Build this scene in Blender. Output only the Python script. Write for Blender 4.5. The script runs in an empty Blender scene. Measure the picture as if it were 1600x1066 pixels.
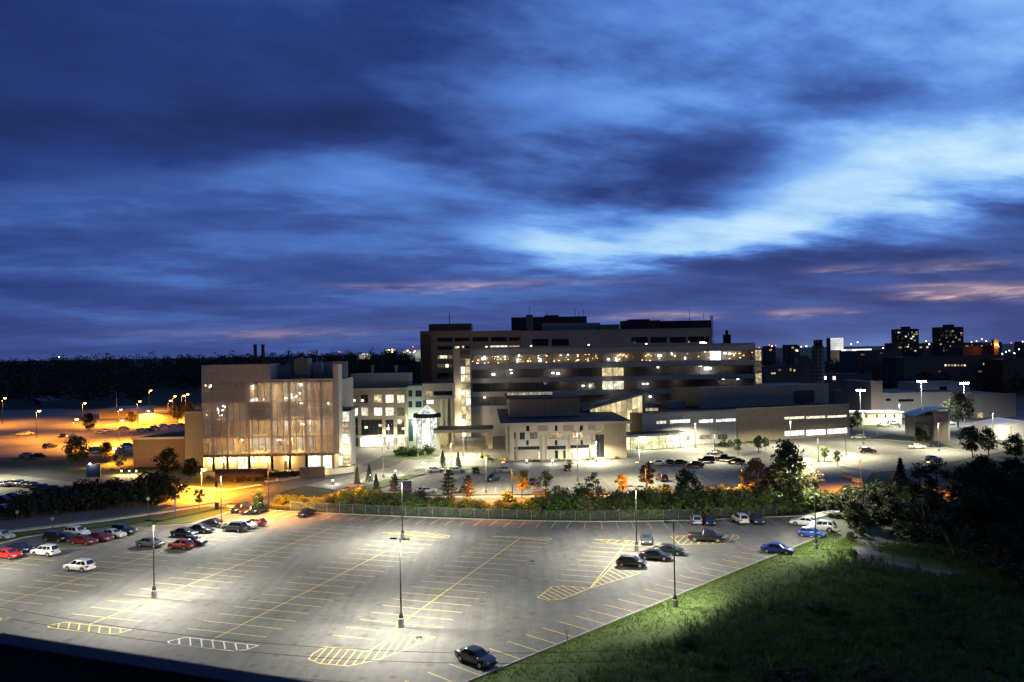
import bpy, bmesh, math, random
from mathutils import Vector, Matrix, noise as mnoise

# ------------------------------------------------------------------ camera
SC = bpy.context.scene
COL = SC.collection
FPX, CAMH = 1291.0, 31.0                      # 18 mm lens in photo pixels, tenth-floor balcony
ROLL, PITCH = math.radians(1.0), math.atan(15 / 1291.0)
cr, sr, cp, sp = math.cos(ROLL), math.sin(ROLL), math.cos(PITCH), math.sin(PITCH)
R0, U0, F0 = Vector((1, 0, 0)), Vector((0, -sp, cp)), Vector((0, cp, sp))
CX, CY = cr * R0 - sr * U0, sr * R0 + cr * U0
cam_d = bpy.data.cameras.new('camera')
cam_d.sensor_width = 22.3
cam_d.lens = 22.3 * FPX / 1600
cam_d.clip_start, cam_d.clip_end = 0.05, 30000
cam = bpy.data.objects.new('camera', cam_d)
COL.objects.link(cam)
M3 = Matrix((CX, CY, -F0)).transposed()
cam.matrix_world = Matrix.Translation((0, 0, CAMH)) @ M3.to_4x4()
SC.camera = cam

def ray(px, py):
    return F0 + (px - 800) / FPX * CX + (533 - py) / FPX * CY
def G(px, py, z=0.0):                          # photo pixel -> point on the level z
    d = ray(px, py); t = (z - CAMH) / d.z
    return Vector((d.x * t, d.y * t, z))
def AT(px, py, Y):                             # photo pixel -> point on the vertical plane y = Y
    d = ray(px, py); t = Y / d.y
    return Vector((d.x * t, Y, CAMH + d.z * t))

# ------------------------------------------------------------------ world: dusk sky with broken cloud
W = bpy.data.worlds.new('World'); SC.world = W; W.use_nodes = True
nt = W.node_tree; N = nt.nodes; N.clear()
def nd(t, **k):
    n = N.new(t)
    for a, b in k.items(): setattr(n, a, b)
    return n
def put(sock, v):
    if isinstance(v, bpy.types.NodeSocket): nt.links.new(v, sock)
    else: sock.default_value = v
def mt(op, a, b=0.0, c=None, clamp=False):
    n = nd('ShaderNodeMath', operation=op, use_clamp=clamp)
    put(n.inputs[0], a); put(n.inputs[1], b)
    if c is not None: put(n.inputs[2], c)
    return n.outputs[0]
def smooth(x, a, b):
    n = nd('ShaderNodeMapRange', interpolation_type='SMOOTHSTEP')
    put(n.inputs[0], x); n.inputs[1].default_value = a; n.inputs[2].default_value = b
    return n.outputs[0]
def comb(x, y, z=0.0):
    n = nd('ShaderNodeCombineXYZ'); put(n.inputs[0], x); put(n.inputs[1], y); put(n.inputs[2], z)
    return n.outputs[0]
def fbm(v, scale, detail=6, rough=0.55, dist=0.0):
    n = nd('ShaderNodeTexNoise'); put(n.inputs['Vector'], v)
    n.inputs['Scale'].default_value = scale; n.inputs['Detail'].default_value = detail
    n.inputs['Roughness'].default_value = rough; n.inputs['Distortion'].default_value = dist
    return n.outputs['Fac']
def curve(x, pts):                             # x in -0.65..0.65 rad
    n = nd('ShaderNodeFloatCurve'); c = n.mapping.curves[0]
    n.mapping.extend = 'HORIZONTAL'
    P = sorted(((a + 0.65) / 1.3, v) for a, v in pts)
    c.points[0].location = P[0]; c.points[1].location = P[-1]
    for q in P[1:-1]: c.points.new(*q)
    n.mapping.update()
    put(n.inputs['Value'], mt('MULTIPLY_ADD', x, 1 / 1.3, 0.5))
    return n.outputs[0]
def mixc(f, a, b):
    n = nd('ShaderNodeMix', data_type='RGBA')
    put(n.inputs[0], f); put(n.inputs[6], a); put(n.inputs[7], b)
    return n.outputs[2]
def azel(px, py):
    d = ray(px, py).normalized()
    return math.atan2(d.x, d.y), math.asin(d.z)
tc = nd('ShaderNodeTexCoord'); sx = nd('ShaderNodeSeparateXYZ')
nt.links.new(tc.outputs['Generated'], sx.inputs[0])
az = mt('ARCTAN2', sx.outputs[0], sx.outputs[1]); el = mt('ARCSINE', sx.outputs[2])
def tilted(k, sxx, syy):
    return comb(mt('MULTIPLY', az, sxx), mt('MULTIPLY', mt('MULTIPLY_ADD', az, k, el), syy))
# cloud sheet seen in perspective: direction projected on a level layer overhead
zz = mt('ADD', mt('MAXIMUM', sx.outputs[2], 0.0), 0.13)
cx, cy = mt('DIVIDE', sx.outputs[0], zz), mt('DIVIDE', sx.outputs[1], zz)
def layer(ang, a, b, off=0.0):
    c_, s_ = math.cos(ang), math.sin(ang)
    u = mt('ADD', mt('MULTIPLY', cx, c_ * a), mt('MULTIPLY', cy, s_ * a)); v = mt('ADD', mt('MULTIPLY', cx, -s_ * b), mt('MULTIPLY', cy, c_ * b))
    return comb(u, v, off)
wn = fbm(tilted(-0.1, 1.5, 3.6), 2.2, 2)
wn2 = fbm(layer(.25, .8, 1.2, 7.0), 1.25, 8, 0.6)
wn3 = fbm(layer(.45, 1.1, 2.0, 4.0), 1.3, 7, 0.6)
warp = mt('ADD', mt('ADD', mt('MULTIPLY', mt('SUBTRACT', wn, 0.5), 0.08), mt('MULTIPLY', mt('SUBTRACT', wn2, 0.5), 0.06)), mt('MULTIPLY', mt('SUBTRACT', wn3, 0.5), 0.045))
elw = mt('ADD', el, warp)
azw = mt('MULTIPLY_ADD', mt('SUBTRACT', wn, 0.5), 0.4, az)
cen, wu, wd, amp = [], [], [], []
for px, py, u_, d_, a in ((-100, 290, 50, 60, .0), (150, 285, 45, 60, .04), (330, 280, 42, 55, .12), (480, 272, 40, 50, .20), (580, 285, 42, 55, .24), (680, 330, 60, 50, .26),
                          (790, 372, 50, 36, .38), (900, 388, 36, 26, .56), (1040, 386, 40, 22, .58), (1160, 362, 60, 24, .56), (1280, 325, 80, 38, .60),
                          (1400, 300, 88, 40, .62), (1520, 285, 84, 36, .60), (1650, 270, 70, 34, .5)):
    a_, e_ = azel(px, py); cen.append((a_, e_ + 0.2)); wu.append((a_, u_ / 1291 * 4)); wd.append((a_, d_ / 1291 * 4)); amp.append((a_, a))
cenv = mt('SUBTRACT', curve(az, cen), 0.2); ampv = curve(az, amp)
de_ = mt('SUBTRACT', elw, cenv)
dq = mt('SUBTRACT', mt('DIVIDE', mt('MAXIMUM', de_, 0.0), mt('MULTIPLY', curve(az, wu), 0.25)), mt('DIVIDE', mt('MAXIMUM', mt('MULTIPLY', de_, -1.0), 0.0), mt('MULTIPLY', curve(az, wd), 0.25)))
band = mt('EXPONENT', mt('MULTIPLY', mt('POWER', mt('ABSOLUTE', dq), 2.4), -0.8))
up = curve(az, [(-.65, .06), (-.45, .09), (-.2, .165), (0, .26), (.15, .33), (.3, .41), (.55, .46), (.65, .46)])
upc = curve(az, [(-.65, .2), (-.3, .36), (0, .8), (.3, 1.0), (.65, 1.0)])
low = curve(az, [(-.65, .21), (-.3, .26), (0, .27), (.3, .23), (.65, .21)])
above = smooth(dq, -0.6, 0.9)
n1 = fbm(layer(.5, .9, 1.25), 1.3, 8, 0.58)
n2 = fbm(layer(.25, .8, 1.2, 7.0), 1.25, 8, 0.6)
n1 = mt('ADD', mt('MULTIPLY', smooth(n1, 0.38, 0.62), 0.22), mt('MULTIPLY', n1, 0.78))          # firmer cloud edges
n2 = mt('ADD', mt('MULTIPLY', smooth(n2, 0.40, 0.62), 0.12), mt('MULTIPLY', n2, 0.88))
B_up = mt('MULTIPLY_ADD', mt('SUBTRACT', n1, 0.5), mt('MULTIPLY', upc, 0.8), up)
B_lo = mt('MULTIPLY_ADD', mt('SUBTRACT', n2, 0.5), 0.5, low)
B = mt('ADD', mt('ADD', B_lo, mt('MULTIPLY', above, mt('SUBTRACT', B_up, B_lo))), mt('MULTIPLY', band, mt('MULTIPLY', ampv, mt('MULTIPLY_ADD', wn3, 1.1, 0.42))))
def blob(px, py, wx, wy, k, wz=1.0, sharp=False, a_src=None, e_src=None):
    a_, e_ = azel(px, py)
    da = mt('DIVIDE', mt('SUBTRACT', a_src or azw, a_), wx / 1291); de = mt('DIVIDE', mt('SUBTRACT', e_src or elw, e_), wy / 1291)
    return mt('MULTIPLY', mt('EXPONENT', mt('MULTIPLY', mt('ADD', mt('MULTIPLY', da, da), mt('MULTIPLY', de, de)), -1.0)), k)
for args in ((1000, 275, 210, 50, -.09), (1330, 160, 140, 36, -.14), (720, 335, 70, 22, -.12), (1400, 395, 320, 42, -.06),
             (960, 160, 190, 45, .10), (1430, 60, 220, 70, .10), (560, 200, 280, 40, -.07), (300, 430, 220, 40, .06)):
    B = mt('ADD', B, blob(*args))
ramp = nd('ShaderNodeValToRGB'); e = ramp.color_ramp.elements
for i, (p, c) in enumerate(((0, (.010, .022, .10)), (.14, (.018, .045, .20)), (.28, (.042, .095, .335)), (.45, (.085, .215, .62)), (.64, (.18, .39, .86)),
                            (.82, (.36, .62, .94)), (1, (.56, .79, 1.0)))):
    q = e[i] if i < 2 else e.new(p)
    q.position = p; q.color = c + (1,)
nt.links.new(B, ramp.inputs[0])
colr = ramp.outputs[0]
# purple air low over the horizon, then the last pink lit cloud streaks
hz = smooth(el, 0.10, -0.005)
colr = mixc(mt('MULTIPLY', hz, 0.5), colr, (.056, .080, .245, 1))
fine = fbm(tilted(-0.02, 5.0, 38.0), 3.0, 4, 0.6)
thr = smooth(fine, 0.42, 0.66)
pk = None
fe = mt('MULTIPLY_ADD', mt('SUBTRACT', fine, 0.5), 0.012, el)
for args in ((1525, 456, 70, 8, 1.1), (1450, 448, 60, 5, .45), (1265, 488, 50, 5, .75), (1030, 494, 60, 6, .7), (430, 521, 170, 9, .20), (715, 448, 80, 7, .40), (560, 447, 60, 4, .22), (1480, 415, 60, 7, .3), (1310, 420, 45, 5, .25), (850, 440, 130, 6, .12)):
    b_ = blob(*args, a_src=az, e_src=fe)
    pk = b_ if pk is None else mt('ADD', pk, b_)
pk = mt('MULTIPLY', pk, mt('MULTIPLY_ADD', thr, 0.85, 0.25), clamp=True)
colr = mixc(pk, colr, (.92, .62, .58, 1))
gl = blob(1340, 548, 130, 26, .25, a_src=az, e_src=el)
colr = mixc(gl, colr, (.40, .55, 1.0, 1))
colr = mixc(smooth(el, -0.004, -0.02), colr, (.006, .008, .014, 1))
sky = nd('ShaderNodeTexSky', sky_type='NISHITA', sun_disc=False)
sky.sun_elevation = math.radians(-3.5); sky.sun_rotation = math.radians(38)
sk = nd('ShaderNodeMix', data_type='RGBA', blend_type='ADD'); sk.inputs[0].default_value = 0.06
put(sk.inputs[6], colr); put(sk.inputs[7], sky.outputs[0])
# away from the last glow (right of frame) the evening sky falls off toward the zenith and the east
gd = nd('ShaderNodeVectorMath', operation='DOT_PRODUCT'); nt.links.new(tc.outputs['Generated'], gd.inputs[0]); gd.inputs[1].default_value = (.46, .87, .17)
fall = mt('MULTIPLY_ADD', smooth(gd.outputs['Value'], -0.3, 0.55), 0.78, 0.22)
mf_ = nd('ShaderNodeMix', data_type='RGBA', blend_type='MULTIPLY'); mf_.inputs[0].default_value = 1.0
put(mf_.inputs[6], sk.outputs[2]); put(mf_.inputs[7], fall)
bg = nd('ShaderNodeBackground'); bg.inputs[1].default_value = 1.0
nt.links.new(mf_.outputs[2], bg.inputs[0])
wo = nd('ShaderNodeOutputWorld'); nt.links.new(bg.outputs[0], wo.inputs[0])

# the sun is already down: only a trace of warm light from the right horizon
W.cycles.sampling_method = 'MANUAL'; W.cycles.sample_map_resolution = 256
sl = bpy.data.lights.new('sun', 'SUN'); sl.energy = 0.03; sl.angle = math.radians(15); sl.color = (1, .82, .72)
so = bpy.data.objects.new('sun', sl); COL.objects.link(so)
so.rotation_euler = (math.radians(86), 0, math.radians(180 - 38))

SC.view_settings.view_transform = 'Standard'; SC.view_settings.look = 'None'
SC.view_settings.exposure = 0.0; SC.view_settings.gamma = 1.0
SC.view_settings.use_curve_mapping = False
SC.render.engine = 'CYCLES'
SC.cycles.use_denoising = True
SC.cycles.max_bounces = 5; SC.cycles.transparent_max_bounces = 12
SC.cycles.diffuse_bounces = 3; SC.cycles.glossy_bounces = 2; SC.cycles.transmission_bounces = 3
SC.cycles.sample_clamp_indirect = 4.0
SC.cycles.use_light_tree = True
SC.cycles.caustics_reflective = False; SC.cycles.caustics_refractive = False

# ------------------------------------------------------------------ materials
MATS = {}
def mat(name, col=(.5, .5, .5), rough=.7, metal=0.0, var=0.0, vscale=1.0, bump=0.0, bscale=8.0, emit=None, estr=0.0, objcol=False, spec=None, coat=0.0, col2=None, randv=0.0):
    if name in MATS: return MATS[name]
    m = bpy.data.materials.new(name); m.use_nodes = True; t = m.node_tree
    b = t.nodes['Principled BSDF']
    b.inputs['Roughness'].default_value = rough; b.inputs['Metallic'].default_value = metal
    b.inputs['Base Color'].default_value = (*col, 1)
    if spec is not None: b.inputs['Specular IOR Level'].default_value = spec
    if coat: b.inputs['Coat Weight'].default_value = coat; b.inputs['Coat Roughness'].default_value = .05
    src = None
    def link(a, c): t.links.new(a, c)
    if objcol:
        oi = t.nodes.new('ShaderNodeObjectInfo'); src = oi.outputs['Color']
    tcn = t.nodes.new('ShaderNodeTexCoord')
    if var > 0 or col2:
        n = t.nodes.new('ShaderNodeTexNoise'); n.inputs['Scale'].default_value = vscale; n.inputs['Detail'].default_value = 6
        n.inputs['Roughness'].default_value = .62
        link(tcn.outputs['Object'], n.inputs['Vector'])
        mr = t.nodes.new('ShaderNodeMapRange'); mr.inputs[1].default_value = .3; mr.inputs[2].default_value = .7
        link(n.outputs['Fac'], mr.inputs[0])
        if col2:
            mx = t.nodes.new('ShaderNodeMix'); mx.data_type = 'RGBA'
            link(mr.outputs[0], mx.inputs[0]); mx.inputs[6].default_value = (*col, 1); mx.inputs[7].default_value = (*col2, 1)
            src = mx.outputs[2]
        else:
            mr.inputs[3].default_value = 1 - var; mr.inputs[4].default_value = 1 + var
            mx = t.nodes.new('ShaderNodeMix'); mx.data_type = 'RGBA'; mx.blend_type = 'MULTIPLY'; mx.inputs[0].default_value = 1
            if src: link(src, mx.inputs[6])
            else: mx.inputs[6].default_value = (*col, 1)
            link(mr.outputs[0], mx.inputs[7]); src = mx.outputs[2]
    if randv:
        oi = t.nodes.new('ShaderNodeObjectInfo'); mr = t.nodes.new('ShaderNodeMapRange')
        mr.inputs[3].default_value = 1 - randv; mr.inputs[4].default_value = 1 + randv
        link(oi.outputs['Random'], mr.inputs[0])
        mx = t.nodes.new('ShaderNodeMix'); mx.data_type = 'RGBA'; mx.blend_type = 'MULTIPLY'; mx.inputs[0].default_value = 1
        if src: link(src, mx.inputs[6])
        else: mx.inputs[6].default_value = (*col, 1)
        link(mr.outputs[0], mx.inputs[7]); src = mx.outputs[2]
    if src: link(src, b.inputs['Base Color'])
    if bump:
        n = t.nodes.new('ShaderNodeTexNoise'); n.inputs['Scale'].default_value = bscale; n.inputs['Detail'].default_value = 5
        link(tcn.outputs['Object'], n.inputs['Vector'])
        bp = t.nodes.new('ShaderNodeBump'); bp.inputs['Strength'].default_value = bump; bp.inputs['Distance'].default_value = .1
        link(n.outputs['Fac'], bp.inputs['Height']); link(bp.outputs[0], b.inputs['Normal'])
    if emit:
        b.inputs['Emission Color'].default_value = (*emit, 1); b.inputs['Emission Strength'].default_value = estr
    MATS[name] = m
    return m

def lit(name, c1, c2, strength, scale=1.2, lo=.25, sample=False):
    """pane of a room with its lights on: uneven brightness from furniture, blinds and lamps behind"""
    if name in MATS: return MATS[name]
    m = bpy.data.materials.new(name); m.use_nodes = True; t = m.node_tree; b = t.nodes['Principled BSDF']
    b.inputs['Base Color'].default_value = (.05, .05, .05, 1); b.inputs['Roughness'].default_value = .1
    tcn = t.nodes.new('ShaderNodeTexCoord'); oi = t.nodes.new('ShaderNodeObjectInfo')
    ad = t.nodes.new('ShaderNodeVectorMath'); ad.operation = 'ADD'
    sc = t.nodes.new('ShaderNodeVectorMath'); sc.operation = 'SCALE'; sc.inputs['Scale'].default_value = 37.0
    cb = t.nodes.new('ShaderNodeCombineXYZ')
    for i in range(3): t.links.new(oi.outputs['Random'], cb.inputs[i])
    t.links.new(cb.outputs[0], sc.inputs[0]); t.links.new(sc.outputs[0], ad.inputs[1]); t.links.new(tcn.outputs['Object'], ad.inputs[0])
    n = t.nodes.new('ShaderNodeTexNoise'); n.inputs['Scale'].default_value = scale; n.inputs['Detail'].default_value = 4
    t.links.new(ad.outputs[0], n.inputs['Vector'])
    v = t.nodes.new('ShaderNodeTexVoronoi'); v.inputs['Scale'].default_value = scale * .8; v.distance = 'CHEBYCHEV'
    t.links.new(ad.outputs[0], v.inputs['Vector'])
    mr = t.nodes.new('ShaderNodeMapRange'); mr.inputs[1].default_value = .35; mr.inputs[2].default_value = .62; mr.inputs[3].default_value = lo; mr.inputs[4].default_value = 1
    t.links.new(n.outputs['Fac'], mr.inputs[0])
    sp_ = t.nodes.new('ShaderNodeSeparateColor'); t.links.new(v.outputs['Color'], sp_.inputs[0])
    mv = t.nodes.new('ShaderNodeMapRange'); mv.inputs[3].default_value = .55; mv.inputs[4].default_value = 1.15
    t.links.new(sp_.outputs[0], mv.inputs[0])
    mm = t.nodes.new('ShaderNodeMath'); mm.operation = 'MULTIPLY'; t.links.new(mr.outputs[0], mm.inputs[0]); t.links.new(mv.outputs[0], mm.inputs[1])
    rr = t.nodes.new('ShaderNodeMapRange'); rr.inputs[3].default_value = .6 * strength; rr.inputs[4].default_value = 1.25 * strength
    t.links.new(oi.outputs['Random'], rr.inputs[0])
    m2 = t.nodes.new('ShaderNodeMath'); m2.operation = 'MULTIPLY'; t.links.new(mm.outputs[0], m2.inputs[0]); t.links.new(rr.outputs[0], m2.inputs[1])
    mx = t.nodes.new('ShaderNodeMix'); mx.data_type = 'RGBA'; t.links.new(sp_.outputs[1], mx.inputs[0])
    mx.inputs[6].default_value = (*c1, 1); mx.inputs[7].default_value = (*c2, 1)
    t.links.new(mx.outputs[2], b.inputs['Emission Color']); t.links.new(m2.outputs[0], b.inputs['Emission Strength'])
    if not sample: m.cycles.emission_sampling = 'NONE'
    MATS[name] = m
    return m

def glow(name, col, s, sample=False):
    m = mat(name, (.02, .02, .02), emit=col, estr=s)
    m.cycles.emission_sampling = 'AUTO' if sample else 'NONE'
    return m

def see_through(name, col, fac, rough=.3, gloss=.12, veil=None):
    """glass or woven screen: part of the light passes, part scatters off it"""
    if name in MATS: return MATS[name]
    m = bpy.data.materials.new(name); m.use_nodes = True; t = m.node_tree
    b = t.nodes['Principled BSDF']; b.inputs['Base Color'].default_value = (*col, 1); b.inputs['Roughness'].default_value = rough
    tr = t.nodes.new('ShaderNodeBsdfTransparent'); mx = t.nodes.new('ShaderNodeMixShader')
    oi = t.nodes.new('ShaderNodeObjectInfo'); mr = t.nodes.new('ShaderNodeMapRange')
    mr.inputs[3].default_value = max(0, fac - gloss * .5); mr.inputs[4].default_value = min(1, fac + gloss * .5)
    t.links.new(oi.outputs['Random'], mr.inputs[0]); t.links.new(mr.outputs[0], mx.inputs[0])
    t.links.new(b.outputs[0], mx.inputs[1]); t.links.new(tr.outputs[0], mx.inputs[2])
    t.links.new(mx.outputs[0], t.nodes['Material Output'].inputs['Surface'])
    MATS[name] = m
    return m

def asphalt(name, c, c2, seams=True):
    if name in MATS: return MATS[name]
    m = mat(name, c, .82, bump=.25, bscale=3.0)
    t = m.node_tree; b = t.nodes['Principled BSDF']; tcn = t.nodes.new('ShaderNodeTexCoord')
    def noi(s, d=6, r=.6, vec=None):
        n = t.nodes.new('ShaderNodeTexNoise'); n.inputs['Scale'].default_value = s; n.inputs['Detail'].default_value = d; n.inputs['Roughness'].default_value = r
        t.links.new(vec or tcn.outputs['Object'], n.inputs['Vector']); return n.outputs['Fac']
    def mul(a, lo, hi, x0=.3, x1=.7):
        mr = t.nodes.new('ShaderNodeMapRange'); mr.inputs[1].default_value = x0; mr.inputs[2].default_value = x1
        mr.inputs[3].default_value = lo; mr.inputs[4].default_value = hi; t.links.new(a, mr.inputs[0]); return mr.outputs[0]
    def mult(a, c_):
        n = t.nodes.new('ShaderNodeMath'); n.operation = 'MULTIPLY'; t.links.new(a, n.inputs[0]); t.links.new(c_, n.inputs[1]); return n.outputs[0]
    f = mult(mul(noi(.06, 4), .74, 1.2), mul(noi(.7), .82, 1.14))
    f = mult(f, mul(noi(6.0, 8, .7), .8, 1.18))
    # sealed joints and wheel tracks that run with the bays
    mp = t.nodes.new('ShaderNodeMapping'); mp.inputs['Rotation'].default_value = (0, 0, math.radians(18.5)); mp.inputs['Scale'].default_value = (.9, .05, 1)
    t.links.new(tcn.outputs['Object'], mp.inputs[0])
    f = mult(f, mul(noi(1.0, 4, .6, mp.outputs[0]), .78, 1.14))
    v = t.nodes.new('ShaderNodeTexVoronoi'); v.feature = 'DISTANCE_TO_EDGE'; v.inputs['Scale'].default_value = .11
    wv = t.nodes.new('ShaderNodeVectorMath'); wv.operation = 'ADD'
    nv = t.nodes.new('ShaderNodeTexNoise'); nv.inputs['Scale'].default_value = .5; t.links.new(tcn.outputs['Object'], nv.inputs['Vector'])
    sv = t.nodes.new('ShaderNodeVectorMath'); sv.operation = 'SCALE'; sv.inputs['Scale'].default_value = 3.0
    t.links.new(nv.outputs['Color'], sv.inputs[0]); t.links.new(sv.outputs[0], wv.inputs[1]); t.links.new(tcn.outputs['Object'], wv.inputs[0])
    t.links.new(wv.outputs[0], v.inputs['Vector'])
    f = mult(f, mul(v.outputs['Distance'], .8, 1.0, .003, .012))
    # oil spots
    vo = t.nodes.new('ShaderNodeTexVoronoi'); vo.inputs['Scale'].default_value = .42; t.links.new(tcn.outputs['Object'], vo.inputs['Vector'])
    f = mult(f, mul(vo.outputs['Distance'], .55, 1.0, .05, .25))
    mx = t.nodes.new('ShaderNodeMix'); mx.data_type = 'RGBA'; t.links.new(noi(.25, 3), mx.inputs[0])
    mx.inputs[6].default_value = (*c, 1); mx.inputs[7].default_value = (*c2, 1)
    m2 = t.nodes.new('ShaderNodeMix'); m2.data_type = 'RGBA'; m2.blend_type = 'MULTIPLY'; m2.inputs[0].default_value = 1
    t.links.new(mx.outputs[2], m2.inputs[6]); t.links.new(f, m2.inputs[7]); t.links.new(m2.outputs[2], b.inputs['Base Color'])
    return m

def paint(name, c):
    m = mat(name, c, .7, var=.42, vscale=1.6)
    return m

def leafmat(name, trans=.35, lo=.55, hi=1.45):
    if name in MATS: return MATS[name]
    m = bpy.data.materials.new(name); m.use_nodes = True; t = m.node_tree; b = t.nodes['Principled BSDF']
    b.inputs['Roughness'].default_value = .6; b.inputs['Specular IOR Level'].default_value = .3
    oi = t.nodes.new('ShaderNodeObjectInfo'); g = t.nodes.new('ShaderNodeNewGeometry')
    mr = t.nodes.new('ShaderNodeMapRange'); mr.inputs[3].default_value = lo; mr.inputs[4].default_value = hi
    t.links.new(g.outputs['Random Per Island'], mr.inputs[0])
    mx = t.nodes.new('ShaderNodeMix'); mx.data_type = 'RGBA'; mx.blend_type = 'MULTIPLY'; mx.inputs[0].default_value = 1
    t.links.new(oi.outputs['Color'], mx.inputs[6]); t.links.new(mr.outputs[0], mx.inputs[7])
    t.links.new(mx.outputs[2], b.inputs['Base Color'])
    tl = t.nodes.new('ShaderNodeBsdfTranslucent'); t.links.new(mx.outputs[2], tl.inputs[0])
    ms = t.nodes.new('ShaderNodeMixShader'); ms.inputs[0].default_value = trans
    t.links.new(b.outputs[0], ms.inputs[1]); t.links.new(tl.outputs[0], ms.inputs[2])
    t.links.new(ms.outputs[0], t.nodes['Material Output'].inputs['Surface'])
    MATS[name] = m
    return m

ASPH = asphalt('asphalt_lot', (.105, .105, .10), (.125, .122, .115))
ASPH2 = asphalt('asphalt_road', (.075, .075, .075), (.09, .088, .085))
ASPH3 = asphalt('asphalt_forecourt', (.175, .17, .155), (.20, .195, .175))
YEL = paint('yellow_paint', (.50, .39, .10))
WHT = paint('white_paint', (.6, .57, .47))
CONC = mat('concrete', (.34, .33, .30), .85, var=.18, vscale=1.5, bump=.2)
KERB = mat('kerb_concrete', (.30, .29, .26), .85, var=.25, vscale=.8)
DARKM = mat('dark_metal', (.018, .018, .02), .45, .6)
POLEM = mat('pole_bronze', (.045, .042, .04), .45, .3, var=.2, vscale=3)
GALV = mat('galvanised', (.34, .35, .36), .45, .6, var=.15, vscale=3)
TYRE = mat('tyre_rubber', (.012, .012, .013), .85)
RIM = mat('rim_alloy', (.42, .42, .43), .3, .85)
CARP = mat('car_paint', (.5, .5, .5), .28, .15, objcol=True, coat=.8)
TRIM = mat('black_trim', (.012, .012, .013), .5)
CGLS = mat('car_glass', (.012, .015, .018), .06, 0, spec=.8)
HLAMP = mat('headlamp_lens', (.65, .67, .7), .12, .2)
TLAMP = mat('tail_lens', (.32, .012, .01), .2)
PLATE = mat('number_plate', (.6, .6, .58), .5)
BARK = mat('bark', (.075, .055, .04), .9, var=.35, vscale=4, bump=.4)
PBARK = mat('pale_bark', (.30, .27, .22), .9, var=.35, vscale=4)
LEAF = leafmat('leaf')
NEEDLE = leafmat('needle', .15)
BLADE = leafmat('grass_blade', .5, .8, 1.25)
SODC = (1.0, .33, .022)
LEDC = (1.0, .95, .78)
YARDC = (1.0, .91, .60)

# ------------------------------------------------------------------ mesh collecting helpers
class MB:
    def __init__(s): s.v = []; s.f = []; s.m = []; s.sm = []
    def poly(s, pts, m=0, smooth=False):
        k = len(s.v); s.v += [tuple(p) for p in pts]; s.f.append(tuple(range(k, k + len(pts)))); s.m.append(m); s.sm.append(smooth)
        return s
    def grid(s, rows, m=0, smooth=True, close=False):
        k = len(s.v); n = len(rows[0])
        for r in rows: s.v += [tuple(p) for p in r]
        for i in range(len(rows) - 1):
            for j in range(n if close else n - 1):
                a, b = k + i * n + j, k + i * n + (j + 1) % n
                s.f.append((a, b, b + n, a + n)); s.m.append(m); s.sm.append(smooth)
        return s
    def box(s, x0, x1, y0, y1, z0, z1, m=0):
        if x0 > x1: x0, x1 = x1, x0
        if y0 > y1: y0, y1 = y1, y0
        if z0 > z1: z0, z1 = z1, z0
        k = len(s.v)
        s.v += [(x0, y0, z0), (x1, y0, z0), (x1, y1, z0), (x0, y1, z0), (x0, y0, z1), (x1, y0, z1), (x1, y1, z1), (x0, y1, z1)]
        for q in ((0, 3, 2, 1), (4, 5, 6, 7), (0, 1, 5, 4), (1, 2, 6, 5), (2, 3, 7, 6), (3, 0, 4, 7)):
            s.f.append(tuple(k + i for i in q)); s.m.append(m); s.sm.append(False)
        return s
    def prism(s, xy, z0, z1, m=0):
        a = sum(p[0] * q[1] - q[0] * p[1] for p, q in zip(xy, xy[1:] + xy[:1]))
        if a < 0: xy = xy[::-1]
        f = lambda z, p, i: z[i] if isinstance(z, (list, tuple)) else z
        lo = [(p[0], p[1], f(z0, p, i)) for i, p in enumerate(xy)]; hi = [(p[0], p[1], f(z1, p, i)) for i, p in enumerate(xy)]
        s.poly(lo[::-1], m); s.poly(hi, m)
        n = len(xy)
        for i in range(n): s.poly([lo[i], lo[(i + 1) % n], hi[(i + 1) % n], hi[i]], m)
        return s
    def tube(s, pts, rad, n=8, m=0, cap=True, smooth=True):
        pts = [Vector(p) for p in pts]
        if not isinstance(rad, (list, tuple)): rad = [rad] * len(pts)
        rows = []
        for i, p in enumerate(pts):
            d = (pts[min(i + 1, len(pts) - 1)] - pts[max(i - 1, 0)]).normalized()
            a = d.orthogonal().normalized() if abs(d.z) > .9 else d.cross(Vector((0, 0, 1))).normalized()
            if abs(d.z) > .9: a = (Vector((1, 0, 0)) - d * d.x).normalized()
            b = d.cross(a)
            rows.append([p + (a * math.cos(t) + b * math.sin(t)) * rad[i] for t in [2 * math.pi * j / n for j in range(n)]])
        s.grid(rows, m, smooth, True)
        if cap: s.poly(rows[0][::-1], m); s.poly(rows[-1], m)
        return s
    def mesh(s, name, mats):
        me = bpy.data.meshes.new(name); me.from_pydata(s.v, [], s.f); 
        for x in mats: me.materials.append(x)
        if len(mats) > 1: me.polygons.foreach_set('material_index', s.m)
        if any(s.sm): me.polygons.foreach_set('use_smooth', s.sm)
        me.update()
        return me

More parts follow.
